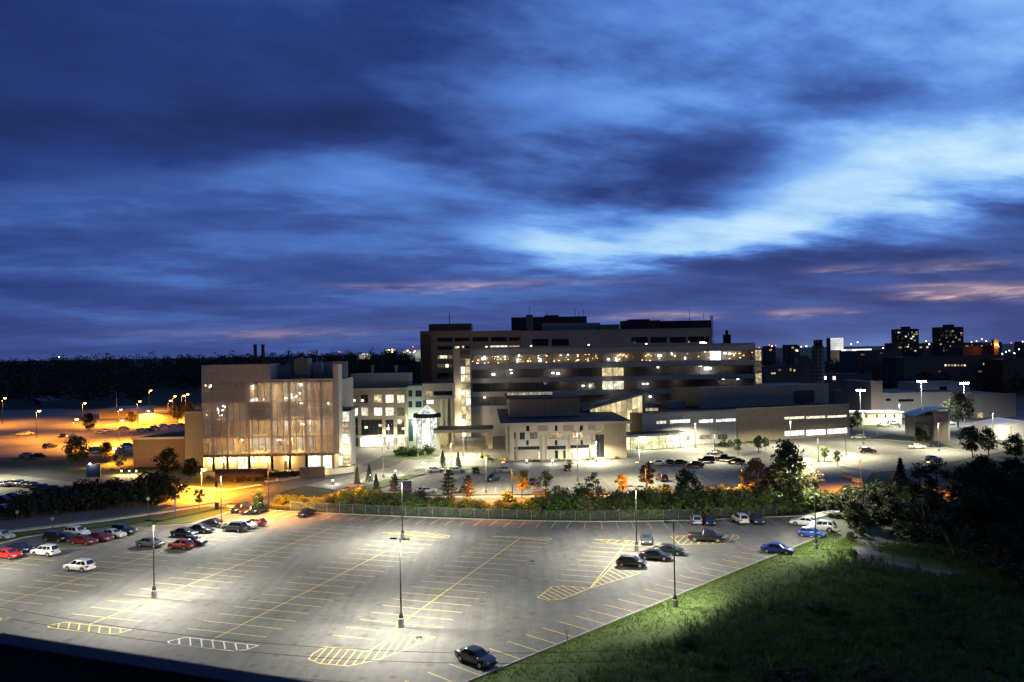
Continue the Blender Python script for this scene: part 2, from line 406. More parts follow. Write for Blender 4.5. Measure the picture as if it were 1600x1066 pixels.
def link(name, me, parent=None, loc=(0, 0, 0), rz=0.0, scale=None):
    o = bpy.data.objects.new(name, me); COL.objects.link(o)
    o.location = loc; o.rotation_euler = (0, 0, rz)
    if scale is not None: o.scale = scale if isinstance(scale, (tuple, list)) else (scale,) * 3
    if parent is not None: o.parent = parent
    return o
def tag(o, label, cat=None, group=None, kind=None):
    if label: o['label'] = label
    if cat: o['category'] = cat
    if group: o['group'] = group
    if kind: o['kind'] = kind
    return o
def thing(name, label, cat, loc=(0, 0, 0), rz=0.0, group=None, scale=None):
    return tag(link(name, None, None, loc, rz, scale), label, cat, group)
def struct(name, mb, mats, label=None):
    o = link(name, mb.mesh(name, mats)); o['kind'] = 'structure'
    if label: o['label'] = label
    return o
def part(name, mb, mats, parent, loc=(0, 0, 0), rz=0.0):
    return link(name, mb.mesh(name, mats if isinstance(mats, (list, tuple)) else [mats]), parent, loc, rz)
def boxpart(name, parent, m, *b):
    return part(name, MB().box(*b), m, parent)
def light(name, kind, energy, color, parent, loc, radius=.15, spot=None, blend=.5, rot=None, wing=1.9):
    d = bpy.data.lights.new(name, kind); d.energy = energy; d.color = color
    d.shadow_soft_size = radius
    if kind == 'SPOT': d.spot_size = spot; d.spot_blend = blend
    o = bpy.data.objects.new(name, d); COL.objects.link(o); o.parent = parent; o.location = loc
    if rot: o.rotation_euler = rot
    if kind == 'SPOT':                          # batwing lens: throws more light sideways than straight down
        d.use_nodes = True; t = d.node_tree; em = t.nodes['Emission']; tcn = t.nodes.new('ShaderNodeTexCoord'); sp3 = t.nodes.new('ShaderNodeSeparateXYZ')
        t.links.new(tcn.outputs['Normal'], sp3.inputs[0])
        ab = t.nodes.new('ShaderNodeMath'); ab.operation = 'ABSOLUTE'; t.links.new(sp3.outputs[2], ab.inputs[0])
        mxm = t.nodes.new('ShaderNodeMath'); mxm.operation = 'MAXIMUM'; t.links.new(ab.outputs[0], mxm.inputs[0]); mxm.inputs[1].default_value = .33
        pw_ = t.nodes.new('ShaderNodeMath'); pw_.operation = 'POWER'; t.links.new(mxm.outputs[0], pw_.inputs[0]); pw_.inputs[1].default_value = -wing
        t.links.new(pw_.outputs[0], em.inputs['Strength'])
    return o

# ------------------------------------------------------------------ ground, parking lots, roads
TH = math.radians(-18.5)
E1 = Vector((math.cos(TH), math.sin(TH), 0)); E2 = Vector((-math.sin(TH), math.cos(TH), 0))
def LT(s, t, z=0.0): return E1 * s + E2 * t + Vector((0, 0, z))
GRASS = mat('grass_ground', (.030, .048, .014), .9, col2=(.055, .062, .022), vscale=.35, bump=.5, bscale=2.5)
LAWN = mat('lawn', (.035, .070, .016), .9, col2=(.060, .085, .024), vscale=.8, bump=.4, bscale=4)
FARG = mat('far_ground', (.022, .028, .016), .95, col2=(.03, .03, .022), vscale=.02)
GRAVEL = mat('gravel', (.14, .13, .115), .95, col2=(.2, .19, .17), vscale=3.0, bump=.5, bscale=6)

def sheet(name, pts, z, m, label=None):
    return struct(name, MB().poly([(p[0], p[1], z) for p in pts]), [m], label)
def P(*a): return [G(*p) for p in a]

gm = MB(); S = 9000
gm.poly([(-S, -400, -.12), (S, -400, -.12), (S, S * 1.6, -.12), (-S, S * 1.6, -.12)])
struct('ground', gm, [GRASS])

KR0 = Vector((.5, 83.2, 0)); KRD = Vector((math.cos(math.radians(46.2)), math.sin(math.radians(46.2)), 0))
def KR(d): return KR0 + KRD * d
right_kerb = [KR(-60), KR(0), KR(40), KR(70.5)]
far_kerb = [Vector(p) for p in ((52.5, 150.6, 0), (45, 149.9, 0), (31.1, 148.3, 0), (22, 148.3, 0), (13.2, 148.8, 0), (4, 150.2, 0), (-5.0, 152.2, 0), (-17, 155.2, 0), (-37.8, 161.2, 0), (-48.3, 164.6, 0))]
left_kerb = [G(430, 794), G(365, 798), G(300, 819), G(240, 823), G(160, 823), G(100, 830), G(40, 840), G(0, 850), Vector((-110, 128, 0)), Vector((-150, 105, 0))]
lot_pts = [Vector((-150, 30, 0)), right_kerb[0]] + right_kerb[1:] + [Vector((54.5, 139, 0))] + far_kerb + left_kerb[1:]
lot = sheet('parking_lot', lot_pts, 0.0, ASPH, 'wide grey asphalt parking lot with yellow stall lines')

def strip(name, pts, w, z0, z1, m, parent=None, kind=True):
    mb = MB(); pts = [Vector((p[0], p[1], 0)) for p in pts]
    L, R = [], []
    for i, p in enumerate(pts):
        d = (pts[min(i + 1, len(pts) - 1)] - pts[max(i - 1, 0)]).normalized(); n = Vector((-d.y, d.x, 0)) * w / 2
        L.append(p + n); R.append(p - n)
    up = lambda q, z: (q.x, q.y, z)
    mb.grid([[up(R[i], z0), up(R[i], z1), up(L[i], z1), up(L[i], z0)] for i in range(len(pts))], 0, False)
    mb.poly([up(L[0], z0), up(L[0], z1), up(R[0], z1), up(R[0], z0)]); mb.poly([up(R[-1], z0), up(R[-1], z1), up(L[-1], z1), up(L[-1], z0)])
    o = link(name, mb.mesh(name, [m]), parent)
    if kind and parent is None: o['kind'] = 'structure'
    return o
strip('kerb', right_kerb, .2, -.1, .15, KERB, lot)
strip('kerb', far_kerb, .2, -.1, .15, KERB, lot)
strip('kerb', left_kerb[1:], .2, -.1, .14, KERB, lot)

# --- painted stall lines: every line is a piece of its own
def line_mesh(L, w=.13):
    return MB().poly([(-L / 2, -w / 2, 0), (L / 2, -w / 2, 0), (L / 2, w / 2, 0), (-L / 2, w / 2, 0)]).mesh('stall_line', [YEL])
LM = {L: line_mesh(L) for L in (10.6, 5.3, 4.6, 5.6)}
def stall(L, c, ang, z=.006): link('stall_line', LM[L], lot, (c.x, c.y, z), ang)
def rowline(s, t0, t1):
    o = link('row_line', line_mesh(t1 - t0, .15), lot, LT(s, (t0 + t1) / 2, .010), TH + math.pi / 2)
rows = {-112.8: (92, 122, 'L'), -95.3: (70, 128, 'B'), -77.8: (75.6, 131, 'B'), -60.3: (75.2, 128, 'B'), -42.7: (82.8, 130, 'B'), -25.1: (105, 132.5, 'B')}
for s, (t0, t1, side) in rows.items():
    rowline(s, t0, t1)
    first = {-77.8: 78.3, -60.3: 77.7, -42.7: 85.8, -25.1: 107.6, -95.3: 72.0, -112.8: 92.5}[s]
    t = first
    while t < t1 + .3:
        if s == -25.1 and t < 118: stall(5.3, LT(s - 2.65, t), TH)
        else: stall(10.6, LT(s, t), TH)
        t += 2.775
for t in (83.0, 80.2): stall(5.3, LT(-45.6, t), TH)
for k in range(-5, 22):
    c = KR(k * 2.8) + Vector((-KRD.y, KRD.x, 0)) * 2.45
    stall(4.6, c, math.atan2(KRD.x, -KRD.y), .008)
fk = far_kerb[::-1]
acc = []
for a, b in zip(fk, fk[1:]):
    n = max(1, int((b - a).length / .1))
    acc += [(a.lerp(b, i / n), (b - a).normalized()) for i in range(n)]
i = 8
while i < len(acc):
    p, d = acc[i]
    nrm = Vector((d.y, -d.x, 0)); lean = nrm if p.x > 12 else (nrm * .7 - E2 * .3).normalized()
    stall(5.6, p + lean * 2.95, math.atan2(lean.y, lean.x), .008)
    i += 27

def hatch(outline, n, ang, m=YEL, w=.16, name='hatch_marking', curved=True):
    """painted island: outline stroke plus slanting bars clipped to it"""
    mb = MB(); pts = [Vector((p[0], p[1], 0)) for p in outline]
    def stroke(a, b, z):
        d = (b - a).normalized(); nn = Vector((-d.y, d.x, 0)) * w / 2; a = a - d * w * .4; b = b + d * w * .4
        mb.poly([(a - nn)[:2] + (z,), (b - nn)[:2] + (z,), (b + nn)[:2] + (z,), (a + nn)[:2] + (z,)])
    for j, (a, b) in enumerate(zip(pts, pts[1:] + pts[:1])): stroke(a, b, .012 + .0015 * (j % 2))
    d = Vector((math.cos(ang), math.sin(ang), 0)); q = Vector((-d.y, d.x, 0))
    lo, hi = min(p.dot(q) for p in pts), max(p.dot(q) for p in pts)
    for k in range(1, n + 1):
        h = lo + (hi - lo) * k / (n + 1); xs = []
        for a, b in zip(pts, pts[1:] + pts[:1]):
            ha, hb = a.dot(q) - h, b.dot(q) - h
            if ha * hb < 0: xs.append(a.lerp(b, ha / (ha - hb)))
        xs.sort(key=lambda p: p.dot(d))
        for a, b in zip(xs[::2], xs[1::2]):
            if (b - a).length > .3: stroke(a, b, .0165)
    link(name, mb.mesh(name, [m]), lot)
def island(s0, s1, t0, t1):
    return [LT(s0, t0 + .5), LT(s0 + .6, t0), LT(s1 - 1.6, t0), LT(s1 - .5, t0 + .6), LT(s1, t1), LT(s0 + .9, t1)]
hatch(island(-82.2, -71.6, 73.6, 75.6), 7, math.radians(114))
hatch(island(-64.7, -54.3, 73.1, 75.2), 7, math.radians(113), WHT)
hatch(island(-99.5, -89, 73.0, 75.0), 7, math.radians(116))
hatch(P((482, 1030), (490, 1021), (508, 1011), (575, 1018), (596, 1006), (620, 991), (680, 996), (632, 1016), (590, 1031), (545, 1041), (500, 1037)), 13, math.radians(84))
hatch(P((840, 934), (848, 928), (862, 917), (880, 916), (922, 919), (905, 926), (880, 936), (856, 938)), 8, math.radians(118))
hatch(P((923, 919), (960, 882), (1000, 896)), 8, math.radians(112))
hatch(P((596, 832), (650, 831), (702, 837), (700, 840), (690, 841), (640, 836)), 8, TH + math.radians(60))
hatch(P((770, 838), (858, 840), (862, 843), (850, 845), (814, 841)), 7, TH + math.radians(60))
hatch(P((928, 843), (985, 845), (1040, 851), (975, 852)), 8, math.radians(60))
hatch(P((1048, 838), (1062, 851), (1130, 850), (1155, 840), (1150, 836)), 9, math.radians(65))

# drain covers
IRON = mat('cast_iron', (.03, .028, .026), .7, .5)
for px, py in ((832, 877), (655, 996)):
    g = G(px, py); mb = MB().tube([(0, 0, .0), (0, 0, .02)], .38, 16)
    for q in range(-3, 4): mb.box(-.3, .3, q * .09 - .02, q * .09 + .02, .021, .03)
    link('drain_cover', mb.mesh('drain_cover', [IRON]), lot, (g.x, g.y, .0))

# --- roads and the hospital side
fore = sheet('hospital_forecourt', [(-63, 208), (-50, 196), (-38, 186), (-20, 180), (30, 177.5), (60, 180), (66, 186), (75, 196), (100, 205), (135, 232), (175, 262), (230, 300), (230, 372), (120, 372), (60, 310), (-60, 305), (-64, 260)], -.03, ASPH3, 'pale asphalt forecourt and car park of the hospital')
av = [(-420, 222), (-300, 238), (-180, 242), (-140, 231), (-105, 210), (-78, 190), (-60, 179), (-42, 173), (-20, 171), (20, 168.5), (52, 168.5), (75, 170), (110, 168), (160, 160), (260, 140)]
strip('avenue', av, 9.5, -.11, -.005, ASPH2)
strip('side_road', [(-200, 70), (-150, 112), (-118, 137), (-96, 154), (-82, 165), (-70, 176), (-63, 184)], 10.5, -.11, .004, ASPH2)
strip('entrance_drive', [(-58, 181), (-56, 190), (-52, 202), (-46, 213), (-38, 226), (-35, 245), (-36, 262)], 9.0, -.11, .012, ASPH2)
strip('exit_road', [(66, 170), (72, 183), (80, 197), (88, 212)], 8.5, -.11, .012, ASPH3)
strip('walkway', [(-63, 171.5), (-54, 169), (-48.6, 166.5)], 2.0, -.11, .02, CONC)
strip('sidewalk', [(-150, 103), (-118, 129.5), (-92, 148.8), (-78, 158.5), (-66, 169.5), (-60, 175.5)], 1.6, -.11, .06, CONC)
strip('sidewalk', [(-61, 203), (-57, 205.5), (-51, 214), (-45, 224)], 2.2, -.11, .05, CONC)
strip('sidewalk', [(-97, 209), (-82, 199), (-66, 190.5), (-60.5, 198)], 2.0, -.11, .05, CONC)
strip('sidewalk', [(-46, 178.4), (-20, 177.0), (20, 174.8), (50, 174.6)], 1.8, -.11, .04, CONC)
strip('footpath', [G(1245, 812), G(1275, 806), G(1305, 798), G(1335, 788), G(1352, 778)], 2.4, -.11, .03, CONC)
strip('gravel_path', [G(1362, 846), G(1356, 852), G(1352, 862), G(1362, 876), G(1410, 886), G(1470, 897), G(1540, 905)], 3.8, -.11, .03, GRAVEL)
sheet('west_car_park', [(-420, 290), (-168, 262), (-128, 262), (-98, 285), (-118, 330), (-160, 400), (-170, 470), (-300, 520), (-560, 560)], -.04, ASPH3, 'far car park under orange lamps')
sheet('visitor_car_park', [(-190, 168), (-116, 180), (-108, 205), (-124, 222), (-150, 226), (-260, 230)], -.04, ASPH3, 'small car park behind the dark hedge')
sheet('service_yard', [(96, 300), (122, 290), (160, 268), (230, 300), (230, 372), (130, 372)], -.015, ASPH2)
for q in range(7):   # stall lines in the hospital car park
    pass
HM = MB().poly([(-2.6, -.08, 0), (2.6, -.08, 0), (2.6, .08, 0), (-2.6, .08, 0)]).mesh('stall_line', [YEL])
for base, dv, n, ang in (((-18, 186), (2.75, -.05), 19, 90), ((-14, 203), (2.75, 0), 8, 90), ((28, 199), (2.75, .2), 15, 90), ((31, 210), (2.75, .35), 14, 90), ((36, 222), (2.75, .4), 16, 90), ((76, 216), (2.7, .9), 14, 100), ((84, 240), (2.7, .9), 12, 100)):
    for k in range(n):
        link('stall_line', HM, fore, (base[0] + dv[0] * k, base[1] + dv[1] * k, -.02), math.radians(ang))
# grass islands with kerbs
def isl(name, pts, m=LAWN, h=.14):
    mb = MB(); c = sum((Vector((p[0], p[1], 0)) for p in pts), Vector()) / len(pts)
    mb.prism([(p[0], p[1]) for p in pts], -.1, h - .02, 1)
    inn = [c + (Vector((p[0], p[1], 0)) - c) * (1 - .35 / max(1, (Vector((p[0], p[1], 0)) - c).length)) for p in pts]
    mb.poly([(p.x, p.y, h) for p in inn], 0)
    o = link(name, mb.mesh(name, [m, KERB])); o['kind'] = 'structure'
    return o
def oval(cx, cy, rx, ry, rz=0, n=20):
    return [(cx + rx * math.cos(a) * math.cos(rz) - ry * math.sin(a) * math.sin(rz), cy + rx * math.cos(a) * math.sin(rz) + ry * math.sin(a) * math.cos(rz)) for a in [2 * math.pi * k / n for k in range(n)]]
isl('grass_island', oval(-31.0, 246, 9.5, 7.0, .1))
isl('grass_island', [G(545, 772), G(600, 762), G(640, 748), G(665, 741), G(640, 742), G(600, 750), G(560, 762)])
isl('grass_island', [G(640, 737), G(665, 731), G(675, 733), G(660, 738)])
isl('grass_island', [G(690, 727), G(780, 730), G(800, 735), G(770, 736), G(700, 733)])
isl('grass_island', [G(750, 712), G(775, 717), G(768, 722), G(748, 716)])
isl('grass_island', [G(1350, 686), G(1390, 678), G(1430, 684), G(1470, 690), G(1500, 704), G(1440, 692), G(1390, 688)])
isl('grass_island', [G(1330, 668), G(1390, 664), G(1400, 668), G(1340, 674)])
isl('grass_island', [G(1165, 690), G(1200, 690), G(1200, 694), G(1165, 694)])
isl('traffic_island', [G(1296, 776), G(1320, 758), G(1328, 762), G(1332, 772), G(1318, 782)], GRASS)
# grass verge between road and lot
VERGE = mat('verge_grass', (.040, .078, .018), .9, col2=(.07, .10, .03), vscale=1.5, bump=.5, bscale=5)
def verge(name, pts): struct(name, MB().prism([(p.x, p.y) for p in pts], -.1, .08), [VERGE])
verge('grass_verge', P((243, 821), (300, 816.5), (360, 797), (352, 790), (335, 792), (290, 803), (245, 812)))
verge('grass_verge', [G(0, 848), G(40, 838.5), G(100, 828.5), G(160, 821.5), G(235, 821), G(235, 817), (G(160, 817)), G(80, 828), G(0, 840), Vector((-120, 126, 0)), Vector((-108, 128, 0))])

# --- grass bank in front of the woods: uneven, rising away from the kerb
def bank_h(x, y):
    d = (Vector((x, y, 0)) - KR0).dot(Vector((KRD.y, -KRD.x, 0)))      # metres outside the right kerb
    k = max(0, min(1, (d - .4) / 12))
    return .02 + k * (.55 + .55 * mnoise.fractal(Vector((x * .09, y * .09, 3)), 1, 2, 4)) + .08 * mnoise.noise(Vector((x * .7, y * .7, 1))) * min(1, max(0, d / 2)) 
bm_ = MB(); rows_ = []
for i in range(71):
    u = -50 + i * 1.75; r = []
    for j in range(41):
        dd = .12 + 70 * (j / 40) ** 1.5
        p = KR(u) + Vector((KRD.y, -KRD.x, 0)) * dd
        z = bank_h(p.x, p.y)
        # keep the path hollow level
        for q in (G(1362, 846), G(1352, 862), G(1362, 876), G(1410, 886), G(1470, 897), G(1540, 905), G(1440, 892), G(1386, 881)):
            w = (Vector((p.x, p.y)) - Vector((q.x, q.y))).length
            if w < 5.5: z = min(z, -.06 + .12 * max(0, w - 2.4))
        if j == 0: z = .05
        r.append((p.x, p.y, z))
    rows_.append(r)
bm_.grid(rows_[::-1])
struct('grass_bank', bm_, [mat('bank_grass', (.060, .105, .018), .95, col2=(.085, .115, .028), vscale=.5, bump=.8, bscale=3)])

# ------------------------------------------------------------------ lamps
KLOT, KYARD, KSOD, KSMALL = 1.35, 1.65, 3.1, 3.2
def lens(name, col, s): return glow(name, col, s)
WLENS = lens('led_lens', LEDC, 30); OLENS = lens('sodium_lens', (1, .48, .12), 22); BLENS = lens('flood_lens', (1, 1, .95), 60)
def lot_pole(px, py, label, heads=(1, -1), ang=TH, H=10.0, watts=9500, name='parking_lot_lamp', pos=None):
    g = pos or G(px, py)
    t = thing(name, label, 'lamp post', (g.x, g.y, 0), ang, 'lamp posts of the near parking lot')
    part('footing', MB().tube([(0, 0, -.1), (0, 0, 1.0)], .33, 16).tube([(0, 0, 1.0), (0, 0, 1.04)], [.33, .29], 16), CONC, t)
    part('base_cover', MB().tube([(0, 0, 1.04), (0, 0, 1.25), (0, 0, 1.62)], [.26, .26, .15], 12), POLEM, t)
    part('pole', MB().tube([(0, 0, 1.05), (0, 0, H)], [.095, .065], 10), POLEM, t)
    part('arm', MB().box(-1.0 if -1 in heads else -.06, 1.0 if 1 in heads else .06, -.03, .03, H - .1, H - .04), POLEM, t)
    for h in heads:
        mb = MB().prism([(h * .45, -.17), (h * 1.15, -.2), (h * 1.22, 0), (h * 1.15, .2), (h * .45, .17)], H - .12, H + .02)
        hd = part('lamp_head', mb, DARKM, t)
        part('lens', MB().poly([(h * .5, -.14, H - .124), (h * .5, .14, H - .124), (h * 1.1, .14, H - .124), (h * 1.1, -.14, H - .124)]), WLENS, hd)
        light('led_light', 'SPOT', watts * KLOT, LEDC, t, (h * .8, 0, H - .2), .18, math.radians(158), .75, (0, math.radians((-12 if len(heads) > 1 else -38) * h), 0), 1.7)
    return t
lot_pole(241, 935, 'twin-head lamp post nearest the bottom left, on its own yellow row line')
lot_pole(627, 980, 'nearest twin-head lamp post, beside the large yellow hatched island')
lot_pole(346, 826, 'twin-head lamp post standing among the parked cars by the left verge')
lot_pole(629, 843, 'twin-head lamp post in front of the blue sign, near the far kerb')
lot_pole(995, 862, 'twin-head lamp post beside the black cars, right half of the lot')
lot_pole(1055, 950, 'dark single-head lamp post on the grass edge, nearest one', (-1,), math.radians(-35), 10.2, 8000)
lot_pole(1275, 860, 'dark single-head lamp post on the grass edge beside the blue cars', (-1,), math.radians(-35), 10.2, 7000)
g_ = LT(-114, 84); lot_pole(0, 0, 'lamp post just outside the left edge of the picture', pos=g_)

def street_lamp(px, py, pyh, label, kind='sodium', watts=5000, arm=1.2, adir=1, name='street_lamp', group='street lamps', open_globe=True, pxh=None, pole=POLEM):
    g = G(px, py); H = AT(pxh or px, pyh, g.y).z
    t = thing(name, label, 'street lamp', (g.x, g.y, 0), 0, group)
    sod = kind == 'sodium'
    part('pole', MB().tube([(0, 0, -.1), (0, 0, H - .25)], [.11, .07], 8), pole, t)
    part('arm', MB().tube([(0, 0, H - .3), (adir * arm * .5, 0, H), (adir * arm, 0, H + .05)], .045, 6), pole, t)
    hd = part('lamp_head', MB().prism([(adir * arm - .35, -.16), (adir * arm + .4, -.16), (adir * arm + .4, .16), (adir * arm - .35, .16)], H + .02, H + .16), DARKM if not sod else pole, t)
    lm = OLENS if sod else WLENS
    if open_globe:
        mb = MB(); r = .5 if sod else .4
        mb.grid([[(adir * arm + r * 1.3 * math.cos(b) * math.cos(a), r * math.cos(b) * math.sin(a), H + .02 - r * math.sin(b)) for a in [2 * math.pi * k / 10 for k in range(10)]] for b in (0, .4, .8, 1.2, 1.56)], 0, True, True)
        part('lens', mb, lm, hd)
    else:
        part('lens', MB().box(adir * arm - .28, adir * arm + .33, -.12, .12, H - .02, H + .018), lm, hd)
    light('sodium_light' if sod else 'led_light', 'SPOT', watts * (KSOD if sod else KYARD), SODC if sod else LEDC, t, (adir * arm, 0, H - .55), .2, math.radians(165 if open_globe else 140), .6, None, 2.0 if open_globe else .8)
    return t
GO = 'orange street lamps of the far car park'
for px, py, pyh, w, lab in (
    (4, 662, 622, 9000, 'orange street lamp at the left edge before the dark wood'),
    (57, 684, 642, 9000, 'orange street lamp at the wood edge left of the far car park'),
    (129, 662, 630, 9000, 'orange street lamp right of a bare gap, back of the far car park'),
    (115, 696, 655, 9000, 'orange street lamp above the round dark tree on the left'),
    (185, 664, 640, 8000, 'orange street lamp directly above another one, the rear of the two'),
    (186, 690, 657, 12000, 'orange street lamp directly below another one, the front of the two'),
    (215, 662, 627, 9000, 'tall orange street lamp left of the yellow lit wall'),
    (228, 664, 642, 7000, 'short orange street lamp just left of the yellow lit wall'),
    (233, 640, 610, 9000, 'highest orange street lamp standing against the dark wood'),
    (263, 658, 626, 8000, 'orange street lamp over the middle of the yellow lit wall'),
    (270, 656, 619, 8000, 'tall orange street lamp over the yellow lit wall, left of the lit trees'),
    (284, 657, 618, 8000, 'orange street lamp between the orange lit trees'),
    (290, 655, 616, 8000, 'rightmost orange street lamp by the glass building'),
    (173, 722, 700, 5000, 'short orange lamp among the parked cars left of the brick wing')):
    street_lamp(px, py, pyh, lab, 'sodium', w, group=GO)
street_lamp(315, 770, 733, 'orange lamp on a pale pole at the road junction', 'sodium', 20000, arm=.6, group='avenue lamps', pole=GALV)
for px, py, pyh, w, lab in (
    (420, 800, 722, 20000, 'tall dark street lamp pole beside the round green tree at the lot corner'),
    (801, 790, 722, 15000, 'tall dark street lamp pole among the shrubs before the yellow tree'),
    (560, 788, 726, 5500, 'dark street lamp pole behind the shrubs near the bus shelter'),
    (1010, 783, 722, 15000, 'dark street lamp pole behind the shrubs near the orange tree'),
    (1160, 783, 722, 15000, 'dark street lamp pole hidden in the trees right of centre')):
    street_lamp(px, py, pyh, lab, 'sodium', w, group='avenue lamps', open_globe=False, adir=-1, arm=1.8)
g = G(1345, 772); street_lamp(1345, 772, 716, 'dark street lamp pole by the barrels and the exit road', 'sodium', 9000, group='avenue lamps', open_globe=False)
street_lamp(1442, 772, 722, 'street lamp pole behind the dark trees on the right', 'sodium', 4500, group='avenue lamps', open_globe=False)
street_lamp(1266, 794, 716, 'brilliant white street lamp on a pale pole by the exit road', 'led', 7500, arm=.5, adir=-1, group='avenue lamps', pole=GALV)

def yard_pole(px, py, pyh, label, watts=6500, tee=True, pale=True):
    g = G(px, py); H = AT(px, pyh, g.y).z
    t = thing('car_park_lamp', label, 'lamp post', (g.x, g.y, 0), 0, 'white lamp posts of the hospital car park')
    pm = GALV if pale else POLEM
    part('footing', MB().tube([(0, 0, -.1), (0, 0, .7)], .28, 12), CONC, t)
    part('pole', MB().tube([(0, 0, .6), (0, 0, H)], [.1, .07], 8), pm, t)
    part('arm', MB().box(-.8, .8, -.03, .03, H - .08, H - .02), pm, t)
    for h in (-1, 1):
        hd = part('lamp_head', MB().box(h * .35, h * 1.0, -.16, .16, H - .1, H + .03), DARKM, t)
        part('lens', MB().poly([(h * .4, -.12, H - .104), (h * .4, .12, H - .104), (h * .95, .12, H - .104), (h * .95, -.12, H - .104)]), WLENS, hd)
        light('led_light', 'SPOT', watts / 2 * KYARD, YARDC, t, (h * .65, 0, H - .2), .2, math.radians(160), .7, None, 1.2)
    return t
for px, py, pyh, w, lab in (
    (599, 746, 682, 8000, 'pale lamp post on the lawn left of the blue sign'),
    (653, 714, 666, 6000, 'slim lamp post on the round planted island'),
    (705, 727, 690, 9000, 'pale lamp post between the two small spruces'),
    (724, 712, 675, 9000, 'pale lamp post in front of the entrance canopy'),
    (607, 702, 662, 5000, 'lamp post by the curved drive before the gridded brick block'),
    (932, 722, 688, 9000, 'pale lamp post at the right end of the pavilion front'),
    (903, 752, 674, 6000, 'slim lamp post in the car park before the pavilion'),
    (1087, 700, 660, 12000, 'lamp post against the pale low hospital wing'),
    (1117, 716, 677, 10000, 'lamp post among the dark cars before the low wing'),
    (1236, 699, 656, 14000, 'lamp post in front of the bright windows of the right wing'),
    (1279, 722, 684, 8000, 'dark tee lamp post above the young green trees'),
    (1322, 712, 666, 14000, 'dark tee lamp post at the corner of the right wing'),
    (1349, 694, 645, 9000, 'pale lamp post before the white portable cabin'),
    (1406, 668, 630, 8000, 'pale lamp post at the right end of the portable cabin'),
    (1467, 705, 660, 10000, 'pale lamp post before the curved roof shed'),
    (1552, 692, 645, 8000, 'pale lamp post beside the white tent'),
    (1000, 752, 700, 7000, 'slim lamp post behind the orange tree in the car park'),
    (-55, 756, 690, 26000, 'lamp post just outside the left edge over the small car park'),
    (760, 770, 712, 7000, 'slim lamp post in the lower car park behind the conifers')):
    yard_pole(px, py, pyh, lab, w, pale='dark' not in lab)

def bollard(px, py, label):
    g = G(px, py); t = thing('bollard_light', label, 'bollard light', (g.x, g.y, 0), 0, 'bollard lights along the drive')
    part('post', MB().tube([(0, 0, -.1), (0, 0, .8)], .09, 8), POLEM, t)
    part('globe', MB().tube([(0, 0, .8), (0, 0, .86), (0, 0, 1.0), (0, 0, 1.1)], [.12, .22, .22, .06], 10), glow('bollard_glow', LEDC, 14), t)
    light('bollard_bulb', 'POINT', (260 if py < 720 or 'ground' not in label else 330) * KSMALL, LEDC, t, (0, 0, 1.35), .15)
for px, py, lab in ((661, 729, 'white bollard light on the small kerbed island'), (618, 742, 'white bollard light at the lawn tip left of the parked white cars'), (708, 722, 'white bollard light between the spruces'),
                    (741, 716, 'white bollard light by the entrance lawn'), (520, 757, 'white bollard light at the junction corner by the bus shelter'), (578, 749, 'white bollard light beside the thin spruces'),
                    (823, 725, 'bright ground light at the left of the pavilion front'), (863, 725, 'bright ground light in the middle of the pavilion front'), (903, 723, 'bright ground light right of the pavilion door'), (942, 722, 'bright ground light at the tall dark glazing of the pavilion')):
    bollard(px, py, lab)
for px, py, lab in ((363, 743, 'left small wall light on the low orange planter wall'), (383, 743, 'middle small wall light on the low orange planter wall'), (404, 743, 'right small wall light on the low orange planter wall'),
                    (475, 744, 'left wall light on the brown planter by the entrance ramp'), (499, 743, 'right wall light on the brown planter by the entrance ramp'),
                    (190, 741, 'left of three low lights by the hedge top'), (202, 741, 'middle of three low lights by the hedge top'), (213, 741, 'right of three low lights by the hedge top')):
    g = G(px, py); t = thing('wall_light', lab, 'wall light', (g.x, g.y, 0), 0, 'low wall lights')
    part('bracket', MB().box(-.08, .08, -.05, .05, -.1, .75), DARKM, t)
    part('globe', MB().tube([(0, -.05, .72), (0, -.05, .78), (0, -.05, .95), (0, -.05, 1.02)], [.08, .17, .17, .05], 10), glow('wall_glow', (1, .72, .38), 14), t)
    light('wall_bulb', 'POINT', (180 if px > 220 else 900) * KSMALL, (1, .6, .25), t, (0, -.5, 1.0), .12)

# floodlights on tall masts by the grey warehouse
for px, py, pyh, w, lab, ry in ((1441, 668, 597, 60000, 'brilliant floodlight mast left of the pair over the grey warehouse', 0), (1507, 664, 600, 45000, 'brilliant floodlight mast right of the pair over the grey warehouse', 0), (1345, 662, 611, 22000, 'single floodlight mast behind the portable cabin', 0)):
    g = G(px, py); H = AT(px, pyh, g.y).z
    t = thing('floodlight_mast', lab, 'floodlight', (g.x, g.y, 0), 0, 'floodlight masts')
    part('mast', MB().tube([(0, 0, -.1), (0, 0, H)], [.16, .1], 8), GALV, t)
    part('crossbar', MB().box(-1.8, 1.8, -.05, .05, H - .1, H), GALV, t)
    for h in (-1.35, -.45, .45, 1.35):
        hd = part('lamp_head', MB().prism([(h - .4, -.5), (h + .4, -.5), (h + .4, .1), (h - .4, .1)], H - .05, H + .55), DARKM, t)
        part('lens', MB().box(h - .36, h + .36, -.56, -.51, H, H + .5), BLENS, hd)
    light('flood', 'SPOT', w * .8, (1, .98, .9), t, (0, -1.0, H + .2), .35, math.radians(150), .6, (math.radians(28), 0, 0), .5)
